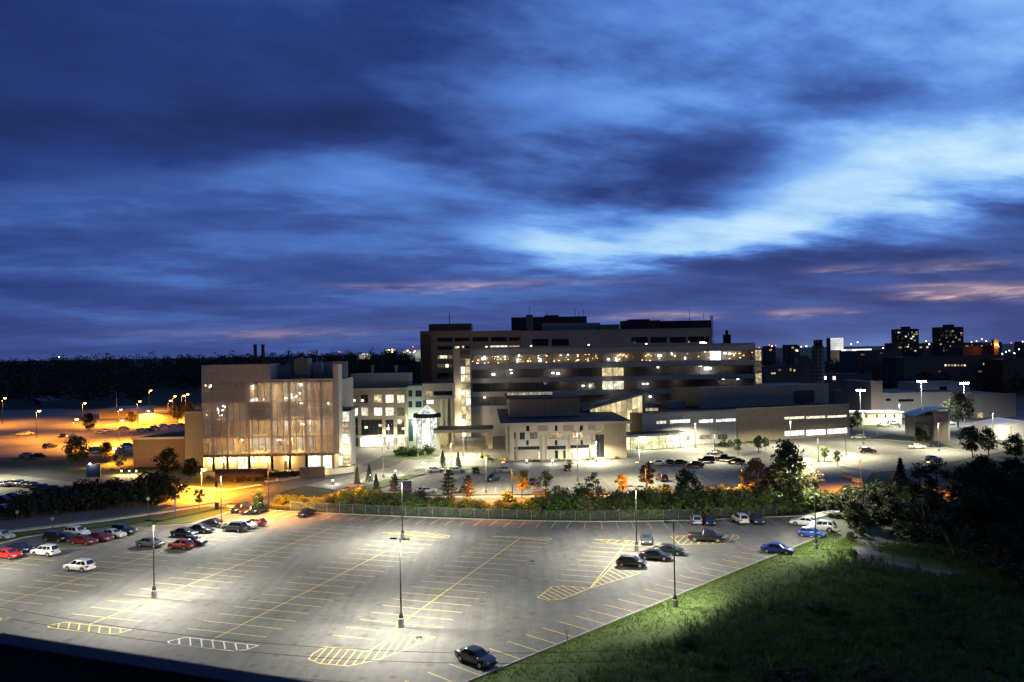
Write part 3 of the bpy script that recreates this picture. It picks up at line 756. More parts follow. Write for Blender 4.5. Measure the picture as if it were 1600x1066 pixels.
# unlit road lights on the embankment far left
for k, (px, py, pyh) in enumerate(((5, 612, 588), (27, 614, 590), (41, 616, 593), (58, 618, 597), (76, 620, 600), (151, 626, 607), (182, 640, 613))):
    g = G(px, py); H = AT(px, pyh, g.y).z
    t = thing('motorway_lamp', 'slim unlit grey motorway lamp standing before the dark wood', 'street lamp', (g.x, g.y, 0), 0, 'motorway lamps before the wood')
    part('pole', MB().tube([(0, 0, -.1), (0, 0, H)], [.2, .14], 6), GALV, t)
    part('arm', MB().tube([(0, 0, H), (-1.5, 0, H + .5), (-3, 0, H + .6)], .1, 6), GALV, t)
    part('lamp_head', MB().box(-3.9, -2.9, -.25, .25, H + .5, H + .75), GALV, t)

# ------------------------------------------------------------------ buildings
BRICK = mat('beige_brick', (.38, .31, .225), .85, var=.14, vscale=1.2, bump=.3, bscale=10)
BRICK2 = mat('brown_brick', (.20, .125, .085), .85, var=.15, vscale=1.2, bump=.3, bscale=10)
STONE = mat('pale_precast', (.50, .455, .37), .8, var=.12, vscale=.6)
PANEL = mat('grey_metal_panel', (.30, .30, .31), .5, .25, var=.08, vscale=.5)
PINKP = mat('pinkish_panel', (.30, .235, .215), .6, .1, var=.1, vscale=.5)
PALEP = mat('pale_blue_panel', (.46, .47, .47), .55, .1, var=.06, vscale=.4)
ROOFD = mat('dark_roof_membrane', (.022, .022, .024), .7, var=.25, vscale=.3)
ROOFG = mat('roof_gravel', (.10, .10, .105), .9, var=.25, vscale=.4)
FRAME = mat('window_frame', (.10, .10, .105), .4, .4)
FRAMEL = mat('window_frame_pale', (.4, .38, .34), .5, .2)
DGLASS = mat('dark_glass', (.014, .017, .022), .07, 0, spec=.7)
CLEAR = see_through('clear_glass', (.03, .035, .04), .72, .05, .1)
SCREEN = see_through('woven_screen', (.62, .54, .52), .58, .55, .10)
L_WARM = lit('room_warm', (1, .72, .34), (1, .82, .5), 1.0)
L_BRIGHT = lit('room_bright', (1, .90, .62), (1, .95, .75), 2.1, lo=.5)
L_WHITE = lit('room_white', (1, .97, .86), (.95, 1, .9), 2.6, .6, .7, True)
L_DIM = lit('room_dim', (.8, .6, .32), (.75, .62, .4), .22)
L_GREEN = lit('room_green', (.88, 1, .90), (1, 1, .82), 1.5, .9, .3)
L_YG = lit('room_yellow_green', (1, .93, .45), (.9, 1, .55), 1.6, .5, .6, True)
L_SPOT = lit('room_spots', (1, .62, .28), (1, .8, .5), .9, 2.6, -.15)
L_ATR = lit('atrium_glow', (1, .78, .38), (1, .86, .5), 1.15, .35, .55)
BULB = glow('bulb_white', (1, .97, .88), 12); BULBW = glow('bulb_warm', (1, .68, .32), 9); BULBR = glow('bulb_red', (1, .08, .04), 5); BULBO = glow('bulb_orange', (1, .5, .15), 10)

def wallmb(x0, x1, z0, z1, holes, y=0.0, d=.3, m=0, mb=None):
    """front wall facing -y with real openings and reveals"""
    mb = mb or MB()
    xs = sorted({x0, x1, *[min(max(v, x0), x1) for h in holes for v in h[:2]]}); zs = sorted({z0, z1, *[min(max(v, z0), z1) for h in holes for v in h[2:4]]})
    for a, b in zip(xs, xs[1:]):
        c = (a + b) / 2; run = None
        for p, q in zip(zs, zs[1:]):
            r = (p + q) / 2
            if any(h[0] < c < h[1] and h[2] < r < h[3] for h in holes):
                if run: mb.poly([(a, y, run[0]), (b, y, run[0]), (b, y, run[1]), (a, y, run[1])], m); run = None
            else: run = (run[0], q) if run else (p, q)
        if run: mb.poly([(a, y, run[0]), (b, y, run[0]), (b, y, run[1]), (a, y, run[1])], m)
    for h in holes:
        a, b, p, q = h[:4]
        mb.poly([(a, y, p), (a, y + d, p), (b, y + d, p), (b, y, p)], m); mb.poly([(a, y, q), (b, y, q), (b, y + d, q), (a, y + d, q)], m)
        mb.poly([(a, y, p), (a, y, q), (a, y + d, q), (a, y + d, p)], m); mb.poly([(b, y, p), (b, y + d, p), (b, y + d, q), (b, y, q)], m)
    return mb
def shell(x0, x1, y0, y1, z0, z1, mb=None, m=0, top=None, front=False):
    mb = mb or MB()
    mb.poly([(x1, y0, z0), (x1, y1, z0), (x1, y1, z1), (x1, y0, z1)], m); mb.poly([(x0, y1, z0), (x0, y0, z0), (x0, y0, z1), (x0, y1, z1)], m)
    mb.poly([(x1, y1, z0), (x0, y1, z0), (x0, y1, z1), (x1, y1, z1)], m)
    if top is not None: mb.poly([(x0, y0, z1), (x1, y0, z1), (x1, y1, z1), (x0, y1, z1)], top)
    if front: mb.poly([(x0, y0, z0), (x1, y0, z0), (x1, y0, z1), (x0, y0, z1)], m)
    return mb
WINC = {}
def window(parent, x, z, w, h, pane=None, y=.22, nx=1, nz=1, fr=None, name='window', bar=.07):
    pane = pane or DGLASS; fr = fr or FRAME
    key = (round(w, 2), round(h, 2), nx, nz, pane.name, fr.name, bar)
    if key not in WINC:
        mb = MB(); t = bar
        mb.poly([(0, .03, 0), (w, .03, 0), (w, .03, h), (0, .03, h)], 1)
        mb.box(0, w, -.05, .05, 0, t).box(0, w, -.05, .05, h - t, h).box(0, t, -.048, .048, t, h - t).box(w - t, w, -.048, .048, t, h - t)
        for i in range(1, nx): mb.box(w * i / nx - t / 2, w * i / nx + t / 2, -.04, .02, t, h - t)
        for i in range(1, nz): mb.box(t, w - t, -.035, .015, h * i / nz - t / 2, h * i / nz + t / 2)
        WINC[key] = mb.mesh(name, [fr, pane])
    return link(name, WINC[key], parent, (x, y, z))
def building(name, label, loc, rz=0, cat='building'): return thing(name, label, cat, loc, rz)
def parapet(parent, x0, x1, y0, y1, z, m, h=.6, t=.3):
    mb = MB().box(x0, x1, y0, y0 + t, z, z + h).box(x0, x1, y1 - t, y1, z, z + h).box(x0, x0 + t, y0 + t, y1 - t, z, z + h - .002).box(x1 - t, x1, y0 + t, y1 - t, z, z + h - .002)
    return part('parapet', mb, m, parent)
def unit(parent, x, y, z, w, d, h, m=None, name='rooftop_unit'):
    mb = MB().box(x, x + w, y, y + d, z, z + h)
    for k in range(1, 6): mb.box(x + .1, x + w - .1, y - .04, y, z + h * k / 6.5, z + h * k / 6.5 + .08)
    mb.box(x + w * .2, x + w * .5, y + d * .2, y + d * .6, z + h, z + h + .3)
    return part(name, mb, m or PANEL, parent)
def stack(parent, x, y, z0, z1, r, m=None, name='flue'):
    return part(name, MB().tube([(x, y, z0), (x, y, z1 - .5), (x, y, z1 - .5), (x, y, z1)], [r, r, r * 1.25, r * 1.25], 10), m or PANEL, parent)

# ===== A: glass and woven-screen research block on the left
YA = 221.0; xa0 = AT(316, 640, YA).x; xa1 = AT(521, 640, YA).x; WA = xa1 - xa0
A = building('research_building', 'five-storey block behind a pinkish translucent screen facade, lit from inside', (xa0, YA, 0))
zS = [4.6, 9.2, 13.8, 18.5, 23.7]; zt = 28.6
fA = lambda px: AT(px, 640, YA).x - xa0
for z in zS: boxpart('floor_slab', A, STONE, .25, WA - .15, .5, 12, z - .35, z)
boxpart('roof_slab', A, ROOFD, .2, WA, .6, 12.2, 23.9, 24.25)
INT = mat('interior_plaster', (.52, .42, .30), .9, var=.1, vscale=.35)
part('back_wall', wallmb(0.2, WA - .1, 4.4, 23.6, [], 9.5), INT, A)
part('outer_wall', shell(0, WA, .3, 28, 0, 23.9, None, 0, None), BRICK, A)
for px in (330, 352, 386, 422, 450, 476, 500): boxpart('column', A, STONE, fA(px) - .35, fA(px) + .35, 1.2, 1.9, 0.02, 23.5)
for px, z0, z1 in ((422, 13.8, 23.3), (476, 13.8, 23.3), (386, 13.8, 23.3), (445, 4.6, 9.2), (360, 4.6, 9.2)):
    boxpart('partition', A, INT, fA(px) - .15, fA(px) + .15, 2, 9.4, z0, z1 - .4)
# the screen: every panel is its own piece
cols, pw = 21, WA / 21; ph = (23.9 - 4.6) / 8
pm_ = MB().box(.03, pw - .03, -.02, .02, .03, ph - .03).mesh('screen_panel', [SCREEN])
for i in range(cols):
    for j in range(8): link('screen_panel', pm_, A, (i * pw, 0, 4.6 + j * ph))
pm2 = MB().box(.03, pw - .03, -.02, .02, .03, 2.27).mesh('screen_panel', [mat('screen_backed', (.48, .43, .42), .6)])
for i in range(11):
    for j in range(2): link('screen_panel', pm2, A, (i * pw, 0, 23.95 + j * 2.3))
MULL = mat('mullion', (.64, .60, .58), .5, .3)
for i in range(cols + 1): boxpart('mullion', A, MULL, i * pw - .05, i * pw + .05, -.14, -.03, 4.0, 28.5 if i <= 11 else 23.9)
for j in range(9): boxpart('rail', A, MULL, 0, WA, -.1, -.035, 4.6 + j * ph - .03, 4.6 + j * ph + .03)
boxpart('cornice', A, MULL, 11 * pw, WA + .1, -.06, .5, 23.92, 24.4)
boxpart('screen_fascia', A, mat('fascia_brown', (.16, .085, .06), .6), 0, WA, -.1, .4, 3.9, 4.55)
part('upper_wall', shell(0, 11 * pw, .3, 9, 23.95, zt, None, 0, 1), [PINKP, ROOFD], A)
boxpart('fin_wall', A, STONE, WA - .05, WA + 1.35, .4, 5.2, 4.2, 28.2)
# ground floor wall with wall-washers
part('ground_wall', wallmb(0, WA, 0, 4.2, [(fA(367), fA(384), .3, 3.9), (fA(478), fA(516), .2, 3.9), (fA(440), fA(446), .2, 2.6), (fA(344), fA(348), .2, 2.5)], 1.2), mat('warm_render', (.52, .43, .28), .85, var=.1, vscale=.8), A)
window(A, fA(367), .3, fA(384) - fA(367), 3.6, L_BRIGHT, 1.4, 3, 2); window(A, fA(478), .2, fA(516) - fA(478), 3.7, L_WHITE, 1.4, 7, 2)
boxpart('door', A, FRAME, fA(440), fA(446), 1.36, 1.44, .2, 2.6); boxpart('door', A, FRAME, fA(344), fA(348), 1.36, 1.44, .2, 2.5)
for px in (326, 344, 358, 393, 412, 448):
    s_ = boxpart('wall_washer', A, BULBW, fA(px) - .15, fA(px) + .15, .95, 1.15, 3.3, 3.5)
    light('washer_light', 'POINT', 900, (1, .66, .25), A, (fA(px), .55, 3.0), .15)
# lit rooms behind the screen
for px0, px1, z0, z1, m in ((370, 379, 9.6, 12.2, L_WARM), (411, 417, 9.6, 12.6, L_BRIGHT), (429, 437, 9.6, 12.6, L_BRIGHT), (444, 454, 9.6, 12.2, L_WARM), (462, 473, 9.4, 12.8, L_BRIGHT), (485, 495, 9.6, 13.0, L_BRIGHT),
                            (340, 349, 4.9, 7.6, L_WARM), (362, 371, 18.9, 22.0, L_DIM), (376, 379, 18.9, 22.4, L_WARM), (386, 389, 19, 22.6, L_WARM), (412, 416, 18.9, 22.2, L_WARM), (490, 503, 14.2, 17.6, L_DIM),
                            (374, 420, 5.0, 8.2, L_BRIGHT), (427, 474, 5.0, 8.2, L_BRIGHT), (428, 473, 19.2, 22.8, L_WARM), (428, 473, 14.2, 17.6, L_DIM), (395, 418, 14.2, 17.2, L_DIM)):
    window(A, fA(px0) * 1.0, z0, fA(px1) - fA(px0), z1 - z0, m, 9.2, max(1, int((px1 - px0) / 9)), 1, FRAMEL, 'inner_window')
bb = MB().tube([(0, 0, 0), (0, 0, .12), (0, 0, .32), (0, 0, .4)], [.08, .26, .26, .05], 8).mesh('lamp_and_glint', [BULB])
rnd = random.Random(4)
for px, py, n, sx_, sz_ in ((394, 626, 9, 9, 3), (409, 626, 1, 1, 1), (456, 620, 14, 11, 5), (344, 641, 13, 9, 9), (325, 606, 6, 7, 4), (479, 631, 5, 4, 4), (478, 604, 1, 1, 1), (471, 664, 5, 5, 1), (434, 689, 3, 3, 1), (381, 688, 1, 1, 1), (322, 648, 4, 3, 7)):  # bulbs inside; the cluster at the left stands in for bright reflections
    for k in range(n):
        q = AT(px + rnd.gauss(0, sx_ * .5), py + rnd.gauss(0, sz_ * .5), YA + 3)
        link('lamp_and_glint', bb, A, (q.x - xa0, 3 + rnd.uniform(-1.5, 2), q.z), 0, rnd.uniform(.45, 1.0))
link('exit_light', MB().box(-.25, .25, -.1, .1, 0, .35).mesh('exit_light', [BULBR]), A, (fA(497), 2, 22.9))
for px, z, w, c in ((350, 7.6, 140, (1, .66, .25)), (395, 8.2, 520, (1, .64, .22)), (450, 8.2, 520, (1, .64, .22)), (395, 12.6, 150, (1, .66, .28)), (450, 12.8, 210, (1, .68, .3)), (490, 12.6, 90, (1, .7, .35)),
                    (450, 17.2, 130, (1, .8, .5)), (345, 17, 40, (1, .8, .5)), (450, 22.4, 240, (1, .82, .5)), (390, 22.4, 110, (1, .8, .5)), (495, 22, 60, (1, .8, .55)), (495, 17, 80, (1, .8, .55))):
    light('room_light', 'POINT', w * 11, c, A, (fA(px), 4.5, z), .4)
# roof plant
boxpart('plant_screen', A, PANEL, 11.2 * pw, WA + 1.2, 14, 14.3, 24.3, 28.8)
boxpart('plant_screen', A, mat('blue_grey_panel', (.10, .14, .20), .5), 11.1 * pw, 13.2 * pw, 6, 6.3, 24.3, 28.2)
unit(A, fA(448), 8, 24.3, 4.0, 4, 5.6, BRICK); unit(A, fA(478), 9, 24.3, 2.2, 3, 4.2, PANEL); unit(A, fA(500), 9, 24.3, 2.2, 3, 2.6, PANEL)
for px in (399, 411): stack(A, AT(px, 560, 236).x - xa0, 15, 24.3, AT(px, 538, 236).z, .48, mat('flue_steel', (.2, .2, .22), .5, .5))
for px in (425, 430, 448, 460, 473, 481): stack(A, fA(px), 17, 24.3, 30.2 + (px % 3), .25)
# stair annex, brightly lit
S_ = AT(524, 700, 227).x - xa0; S2 = AT(547, 700, 227).x - xa0
part('stair_wall', shell(S_, S2, 6, 14, 0, 15.4, None, 0, 1), [STONE, ROOFD], A)
for j in range(5):
    for i in range(2):
        window(A, S_ + i * (S2 - S_) / 2, .2 + j * 3.0, (S2 - S_) / 2 - .05, 2.85, (L_BRIGHT, L_WARM, L_BRIGHT, L_BRIGHT, L_WARM)[(i + j) % 5], 6.0, 1, 1, FRAMEL)
boxpart('stair_roof', A, DARKM, S_ - .5, S2 + .6, 5.4, 14.4, 15.4, 15.9)
light('stair_light', 'POINT', 900 * 2.2, (1, .85, .5), A, (S2 + 1.0, 4.0, 4.5), .5)

# ===== B: brick wing at the left of the research block
YB = 233.0; xb = AT(289, 700, YB).x
Bq = building('brick_annex', 'blank beige brick block against the left end of the glass building', (xb, YB, 0))
zB = AT(300, 646, YB).z
part('wall', shell(0, xa0 - xb + 1.2, 0, 16, 0, zB, None, 0, 1, True), [BRICK, ROOFD], Bq); parapet(Bq, -.1, xa0 - xb + 1.2, -.1, 16.1, zB, STONE, .5)
Bw = building('brick_wing', 'low orange-lit brick wing with a planted sloping roof', (AT(208, 720, YB).x, YB, 0)); wB = xb - AT(208, 720, YB).x - .05
z1 = AT(240, 686, YB).z; z2 = z1 + 1.5
part('wall', MB().prism([(0, 0), (wB, 0), (wB, 24), (wB * .5, 24)], 0, z1), BRICK2, Bw)
part('planted_roof', MB().prism([(-.2, -.2), (wB, -.2), (wB, 24), (wB * .5, 24)], z1 + .004, z1 + .35), LAWN, Bw)
boxpart('coping', Bw, STONE, -.3, wB, -.32, -.02, z1 - .1, z1 + .5)
# lit boundary wall further back
gw = G(217, 664); gw2 = G(279, 660)
bw = thing('boundary_wall', 'long low wall glowing yellow under the orange lamps', 'wall', (gw.x, gw.y, 0), math.atan2(gw2.y - gw.y, gw2.x - gw.x))
Lw = (gw2 - gw).length
for k in range(8): boxpart('wall_panel', bw, mat('pale_wall', (.55, .5, .4), .8, var=.1), Lw * k / 8 + .05, Lw * (k + 1) / 8 - .05, 0, .4, 0, 4.6)
boxpart('coping', bw, CONC, -.1, Lw + .1, -.1, .5, 4.6, 4.9)

# ===== C: gridded brick block between the glass building and the entrance
YC = 272.0; xc = AT(530, 650, YC).x; zC = AT(580, 609, YC).z
C_ = building('gridded_block', 'beige brick four-storey block with square lit windows beside the glass building', (xc, YC, 0))
fC = lambda px, py=650: (AT(px, py, YC).x - xc, AT(px, py, YC).z)
def rect(px0, px1, py0, py1, f=fC): return (f(px0, py0)[0], f(px1, py0)[0], f(px0, py1)[1], f(px0, py0)[1])
colsC = [(549, 559), (564, 575), (584, 597), (602, 615), (620, 632)]
hC = []
for i, (a, b) in enumerate(colsC):
    hC.append((rect(a, b, 617, 630), (L_DIM, DGLASS, L_WARM, L_BRIGHT, L_BRIGHT)[i], 2, 1)); hC.append((rect(a, b, 637, 650), (L_BRIGHT, L_BRIGHT, L_BRIGHT, L_BRIGHT, L_DIM)[i], 2, 1))
hC += [(rect(549, 559, 653, 680), DGLASS, 1, 3), (rect(564, 597, 656, 680), DGLASS, 5, 2), (rect(602, 615, 656, 680), DGLASS, 2, 2), (rect(620, 632, 656, 680), DGLASS, 2, 2),
       (rect(563, 597, 682, 698), L_WHITE, 6, 1), (rect(602, 615, 682, 698), L_WHITE, 2, 1), (rect(620, 633, 682, 698), L_BRIGHT, 2, 1), (rect(549, 560, 684, 698), FRAME, 1, 1)]
wC = fC(635)[0]
part('wall', wallmb(0, wC, 0, zC, [h[0] for h in hC], 0, .35), BRICK, C_); part('side_wall', shell(0, wC, 0, 22, 0, zC, None, 0, 1), [BRICK, ROOFD], C_)
for h, m, nx, nz in hC: window(C_, h[0], h[2], h[1] - h[0], h[3] - h[2], m, .3, nx, nz)
wl = MB().box(-.5, .5, -.02, .02, 0, .8).mesh('lit_room', [L_BRIGHT])
for px, py in ((553, 626), (566, 626), (592, 625), (553, 666), (572, 668), (594, 665), (606, 670), (630, 670)): 
    q = fC(px, py); link('lit_blind', wl, C_, (q[0], .18, q[1] - .4))
parapet(C_, -.1, wC, -.12, 22, zC, STONE, .45)
p_ = [AT(548, 600, YC + 6), AT(639, 600, YC + 6)]
boxpart('penthouse', C_, PANEL, p_[0].x - xc, p_[1].x - xc, 6, 16, zC + .01, AT(600, 584, YC + 6).z)
for k in range(1, 12): boxpart('penthouse_rib', C_, PANEL, p_[0].x - xc + k * 1.6, p_[0].x - xc + k * 1.6 + .12, 5.9, 6, zC + .3, AT(600, 584, YC + 6).z - .2)
for px in (582, 619): stack(C_, AT(px, 580, YC + 9).x - xc, 9, zC + 4, AT(px, 571, YC + 9).z, .5, BRICK)
boxpart('canopy', C_, STONE, fC(561)[0], fC(636)[0], -2.2, -.02, fC(600, 682)[1], fC(600, 680)[1])
light('canopy_light', 'POINT', 900, (1, .95, .75), C_, (fC(580)[0], -3.2, 3.2), .5); light('canopy_light', 'POINT', 600, (1, .95, .75), C_, (fC(618)[0], -3.2, 3.2), .5)
# link block and bridge box
D1 = building('link_block', 'pale green-lit link with a glazed bridge box beside the entrance lantern', (fC(635)[0] + xc + .05, YC + 3, 0))
o1 = D1.location.x
fD = lambda px, py=650: (AT(px, py, YC + 3).x - o1, AT(px, py, YC + 3).z)
PGRN = mat('pale_green_render', (.42, .47, .40), .8, var=.08)
hs = [rect(638, 644, 610, 620, fD), rect(649, 659, 610, 620, fD), rect(638, 644, 627, 637, fD), rect(649, 659, 627, 637, fD), rect(638, 645, 655, 690, fD)]
zD = fD(640, 603)[1]
part('wall', wallmb(0, fD(661)[0], 0, zD, hs, 0, .3), PGRN, D1); part('side_wall', shell(0, fD(661)[0], 0, 16, 0, zD, None, 0, 1), [PGRN, ROOFD], D1)
for h in hs: window(D1, h[0], h[2], h[1] - h[0], h[3] - h[2], mat('blue_glass', (.02, .05, .07), .08, spec=.7), .25, 2, 2)
bx0, bx1, bz0, bz1 = fD(661)[0] + .02, fD(709)[0], fD(680, 624)[1], fD(680, 599)[1]
hb = [rect(663, 676, 611, 620, fD), rect(678, 707, 611, 618, fD)]
part('bridge_wall', wallmb(bx0, bx1, bz0, bz1, hb, -1.2, .3), STONE, D1); part('bridge_shell', shell(bx0, bx1, -1.2, 9, bz0, bz1, MB().poly([(bx0, -1.2, bz0), (bx0, 9, bz0), (bx1, 9, bz0), (bx1, -1.2, bz0)]), 0, 1), [STONE, ROOFD], D1)
window(D1, hb[0][0], hb[0][2], hb[0][1] - hb[0][0], hb[0][3] - hb[0][2], L_WARM, -.95, 3, 1); window(D1, hb[1][0], hb[1][2], hb[1][1] - hb[1][0], hb[1][3] - hb[1][2], DGLASS, -.95, 6, 1)
hr = [rect(664, 676, 626, 633, fD), rect(693, 699, 658, 672, fD)]
part('recessed_wall', wallmb(bx0, bx1, 0, bz0, hr, 4, .3), BRICK, D1)
window(D1, hr[0][0], hr[0][2], hr[0][1] - hr[0][0], hr[0][3] - hr[0][2], L_WHITE, 4.2, 2, 1); window(D1, hr[1][0], hr[1][2], hr[1][1] - hr[1][0], hr[1][3] - hr[1][2], DGLASS, 4.2, 1, 2)
for px in (689, 697, 706): boxpart('column', D1, STONE, fD(px)[0] - .45, fD(px)[0] + .45, 1.5, 2.4, 0, bz0 - .01)
light('link_fill', 'POINT', 1500 * 2.2, (.9, 1, .78), D1, (fD(652)[0], -4, 7), .5)  # added fill without a fixture, brightens the link wall beside the lantern
# entrance lantern
YL = 268.0; lc = AT(668, 690, YL).x
EL = building('entrance_lantern', 'glass entrance lantern with a glowing pyramid roof over a dark band', (lc, YL, 0), cat='entrance')
r_ = 3.6; zb0, zb1, zp = AT(668, 652, YL).z, AT(668, 646, YL).z, AT(668, 631, YL).z
for k in range(8):
    a = 2 * math.pi * k / 8 + math.pi / 8; a2 = a + math.pi / 4
    p, q = (r_ * math.cos(a), r_ * math.sin(a)), (r_ * math.cos(a2), r_ * math.sin(a2))
    part('glass_panel', MB().poly([(p[0] * .98, p[1] * .98, .1), (q[0] * .98, q[1] * .98, .1), (q[0] * .98, q[1] * .98, zb0), (p[0] * .98, p[1] * .98, zb0)]), L_GREEN, EL)
    part('mullion', MB().tube([(p[0], p[1], 0), (p[0], p[1], zb0)], .09, 6), FRAME, EL)
    part('roof_pane', MB().poly([(p[0] * .9, p[1] * .9, zb1 + .05), (q[0] * .9, q[1] * .9, zb1 + .05), (0, 0, zp)]), (L_GREEN if k % 3 else L_WHITE), EL)
    part('roof_bar', MB().tube([(p[0] * .92, p[1] * .92, zb1), (0, 0, zp + .05)], .06, 6), FRAMEL, EL)
part('roof_band', MB().tube([(0, 0, zb0), (0, 0, zb1)], r_ * 1.25, 16, smooth=False), DARKM, EL)
boxpart('transom', EL, FRAME, -r_ * .95, r_ * .95, -r_ * .95, -r_ * .88, 3.1, 3.3)
light('lantern_light', 'POINT', 1400 * 2.2, (.95, 1, .85), EL, (0, -6, 3.0), .6)

# ===== canopy over the drop-off
cy = 262.0; k0, k1 = AT(677, 675, cy).x, AT(770, 675, cy).x
CN = building('entrance_canopy', 'flat dark-roofed drop-off canopy on stout pale piers', (k0, cy, 0), cat='canopy')
zc = AT(720, 671, cy).z
boxpart('roof', CN, ROOFD, 0, k1 - k0, 0, 12, zc - .25, zc + .1); boxpart('fascia', CN, STONE, .02, k1 - k0 - .02, -.1, -.002, zc - 1.1, zc - .1)
boxpart('soffit', CN, mat('amber_soffit', (.55, .42, .16), .7), .1, k1 - k0 - .1, .05, 11.9, zc - .4, zc - .27)
for px in (684, 766): boxpart('pier', CN, STONE, AT(px, 690, cy).x - k0 - .7, AT(px, 690, cy).x - k0 + .7, .6, 2.2, 0, zc - .41)
for px in (690, 760): boxpart('pier', CN, STONE, AT(px, 690, cy).x - k0 - .6, AT(px, 690, cy).x - k0 + .6, 9.6, 11, 0, zc - .41)
for px in (700, 715, 730): 
    boxpart('downlight', CN, BULBW, AT(px, 690, cy).x - k0 - .2, AT(px, 690, cy).x - k0 + .2, 4, 4.4, zc - .5, zc - .41); light('downlight_bulb', 'POINT', 350 * 2.2, (1, .75, .25), CN, (AT(px, 690, cy).x - k0, 4, zc - 1.0), .3)
boxpart('flag_post', CN, DARKM, AT(729, 690, cy).x - k0 - .12, AT(729, 690, cy).x - k0 + .12, -3, -2.76, 0, 4.6)

# ===== E: long five-storey strip-window block
YE = 300.0; xe0, xe1 = AT(735, 600, YE).x, AT(1181, 600, YE).x; WE = xe1 - xe0
E_ = building('strip_window_block', 'long grey hospital block with dark ribbon windows and a band of warm lights', (xe0, YE, 0))
zE = AT(950, 543, YE).z
bands = [AT(950, y, YE).z for y in (566, 551.5, 588, 574.5, 609, 595.5, 631, 617)]
strips = [(bands[0], bands[1]), (bands[2], bands[3]), (bands[4], bands[5]), (bands[6], bands[7])]
fE = lambda px: AT(px, 590, YE).x - xe0
part('wall', wallmb(0, WE, 0, zE, [(.6, WE - .6, a, b) for a, b in strips], 0, .4), mat('strip_precast', (.56, .535, .51), .75, var=.1, vscale=.5), E_)
part('side_wall', shell(0, WE, 0, 30, 0, zE, None, 0, 1), [STONE, ROOFG], E_); parapet(E_, -.1, WE + .1, -.15, 30, zE, PANEL, .8)
for k in range(1, 14): boxpart('facade_rib', E_, PANEL, WE * k / 14 - .06, WE * k / 14 + .06, -.09, -.002, 8, zE - .1)
DK = mat('dark_interior', (.3, .28, .26), .9); dot_mesh = MB().box(-.35, .35, -.2, .2, -.06, .06).mesh('reflection_dot', [BULBW]); bm2 = MB().box(-.4, .4, -.2, .2, -.25, .25).mesh('reflection_dot', [BULB])
for si, (a, b) in enumerate(strips):
    boxpart('interior', E_, DK, .6, WE - .6, 4.0, 4.2, a - .02, b + .02); boxpart('interior_floor', E_, DK, .6, WE - .6, .45, 3.98, a - .2, a - .03)
    boxpart('interior_ceiling', E_, DK, .6, WE - .6, .45, 3.98, b + .03, b + .2)
    n = 26
    for k in range(n):
        x = .6 + (WE - 1.2) * k / n; w = (WE - 1.2) / n; px = 735 + (1181 - 735) * (k + .5) / n
        m = CLEAR
        if si == 1 and 934 < px < 970: m = L_WARM
        if si == 2 and 938 < px < 970: m = L_BRIGHT
        if si == 0 and 1108 < px < 1128: m = L_WARM if px < 1114 else L_WHITE
        window(E_, x, a, w, b - a, m, .25, 2, 1)
for a, b in strips:
    for px in (790, 880, 970, 1060, 1140): light('ribbon_fill', 'POINT', 26, (1, .8, .55), E_, (fE(px), 2.2, b - .5), .3)  # unseen fill lights added so the ribbon windows read less black
rnd = random.Random(11)
for k in range(110):  # glowing boxes stand in for city lights reflected in the ribbon glass
    px = min(1178, 738 + abs(rnd.gauss(0, 1)) * 150) if k < 75 else rnd.uniform(900, 1178)
    z = strips[0][0] + .3 + rnd.random() * (strips[0][1] - strips[0][0] - .6)
    link('reflection_dot', dot_mesh if rnd.random() < .85 else bm2, E_, (fE(px), rnd.uniform(.7, 3.6), z), 0, (rnd.uniform(.2, .8), 1, rnd.uniform(.6, 1.8)))
for px, py, s in ((798, 577, 1.2), (799, 583, .8), (864, 583, 1.0), (872, 584, 1.2), (771, 585, 1.3), (1028, 574, .8), (1094, 571, 1.4), (1104, 576, 1.8), (1108, 576, 1.6), (911, 603, .9), (1005, 600, .8), (1011, 600, .8), (1130, 592, .9), (1153, 592, 1.0), (1003, 621, .9), (1016, 620, 1.0), (757, 621, .9), (1118, 553, 1.6), (1121, 557, 1.6), (1133, 552, 1), (1140, 553, 1), (1031, 556, 1.5)):
    q = AT(px, py, YE + 1.5); link('reflection_dot', bm2, E_, (q.x - xe0, 1.5, q.z), 0, s)
for px, zz, w in ((951, (strips[1][0] + strips[1][1]) / 2, 60), (953, (strips[2][0] + strips[2][1]) / 2, 60)): light('room_light', 'POINT', w, (1, .8, .45), E_, (fE(px), -1, zz), .4)
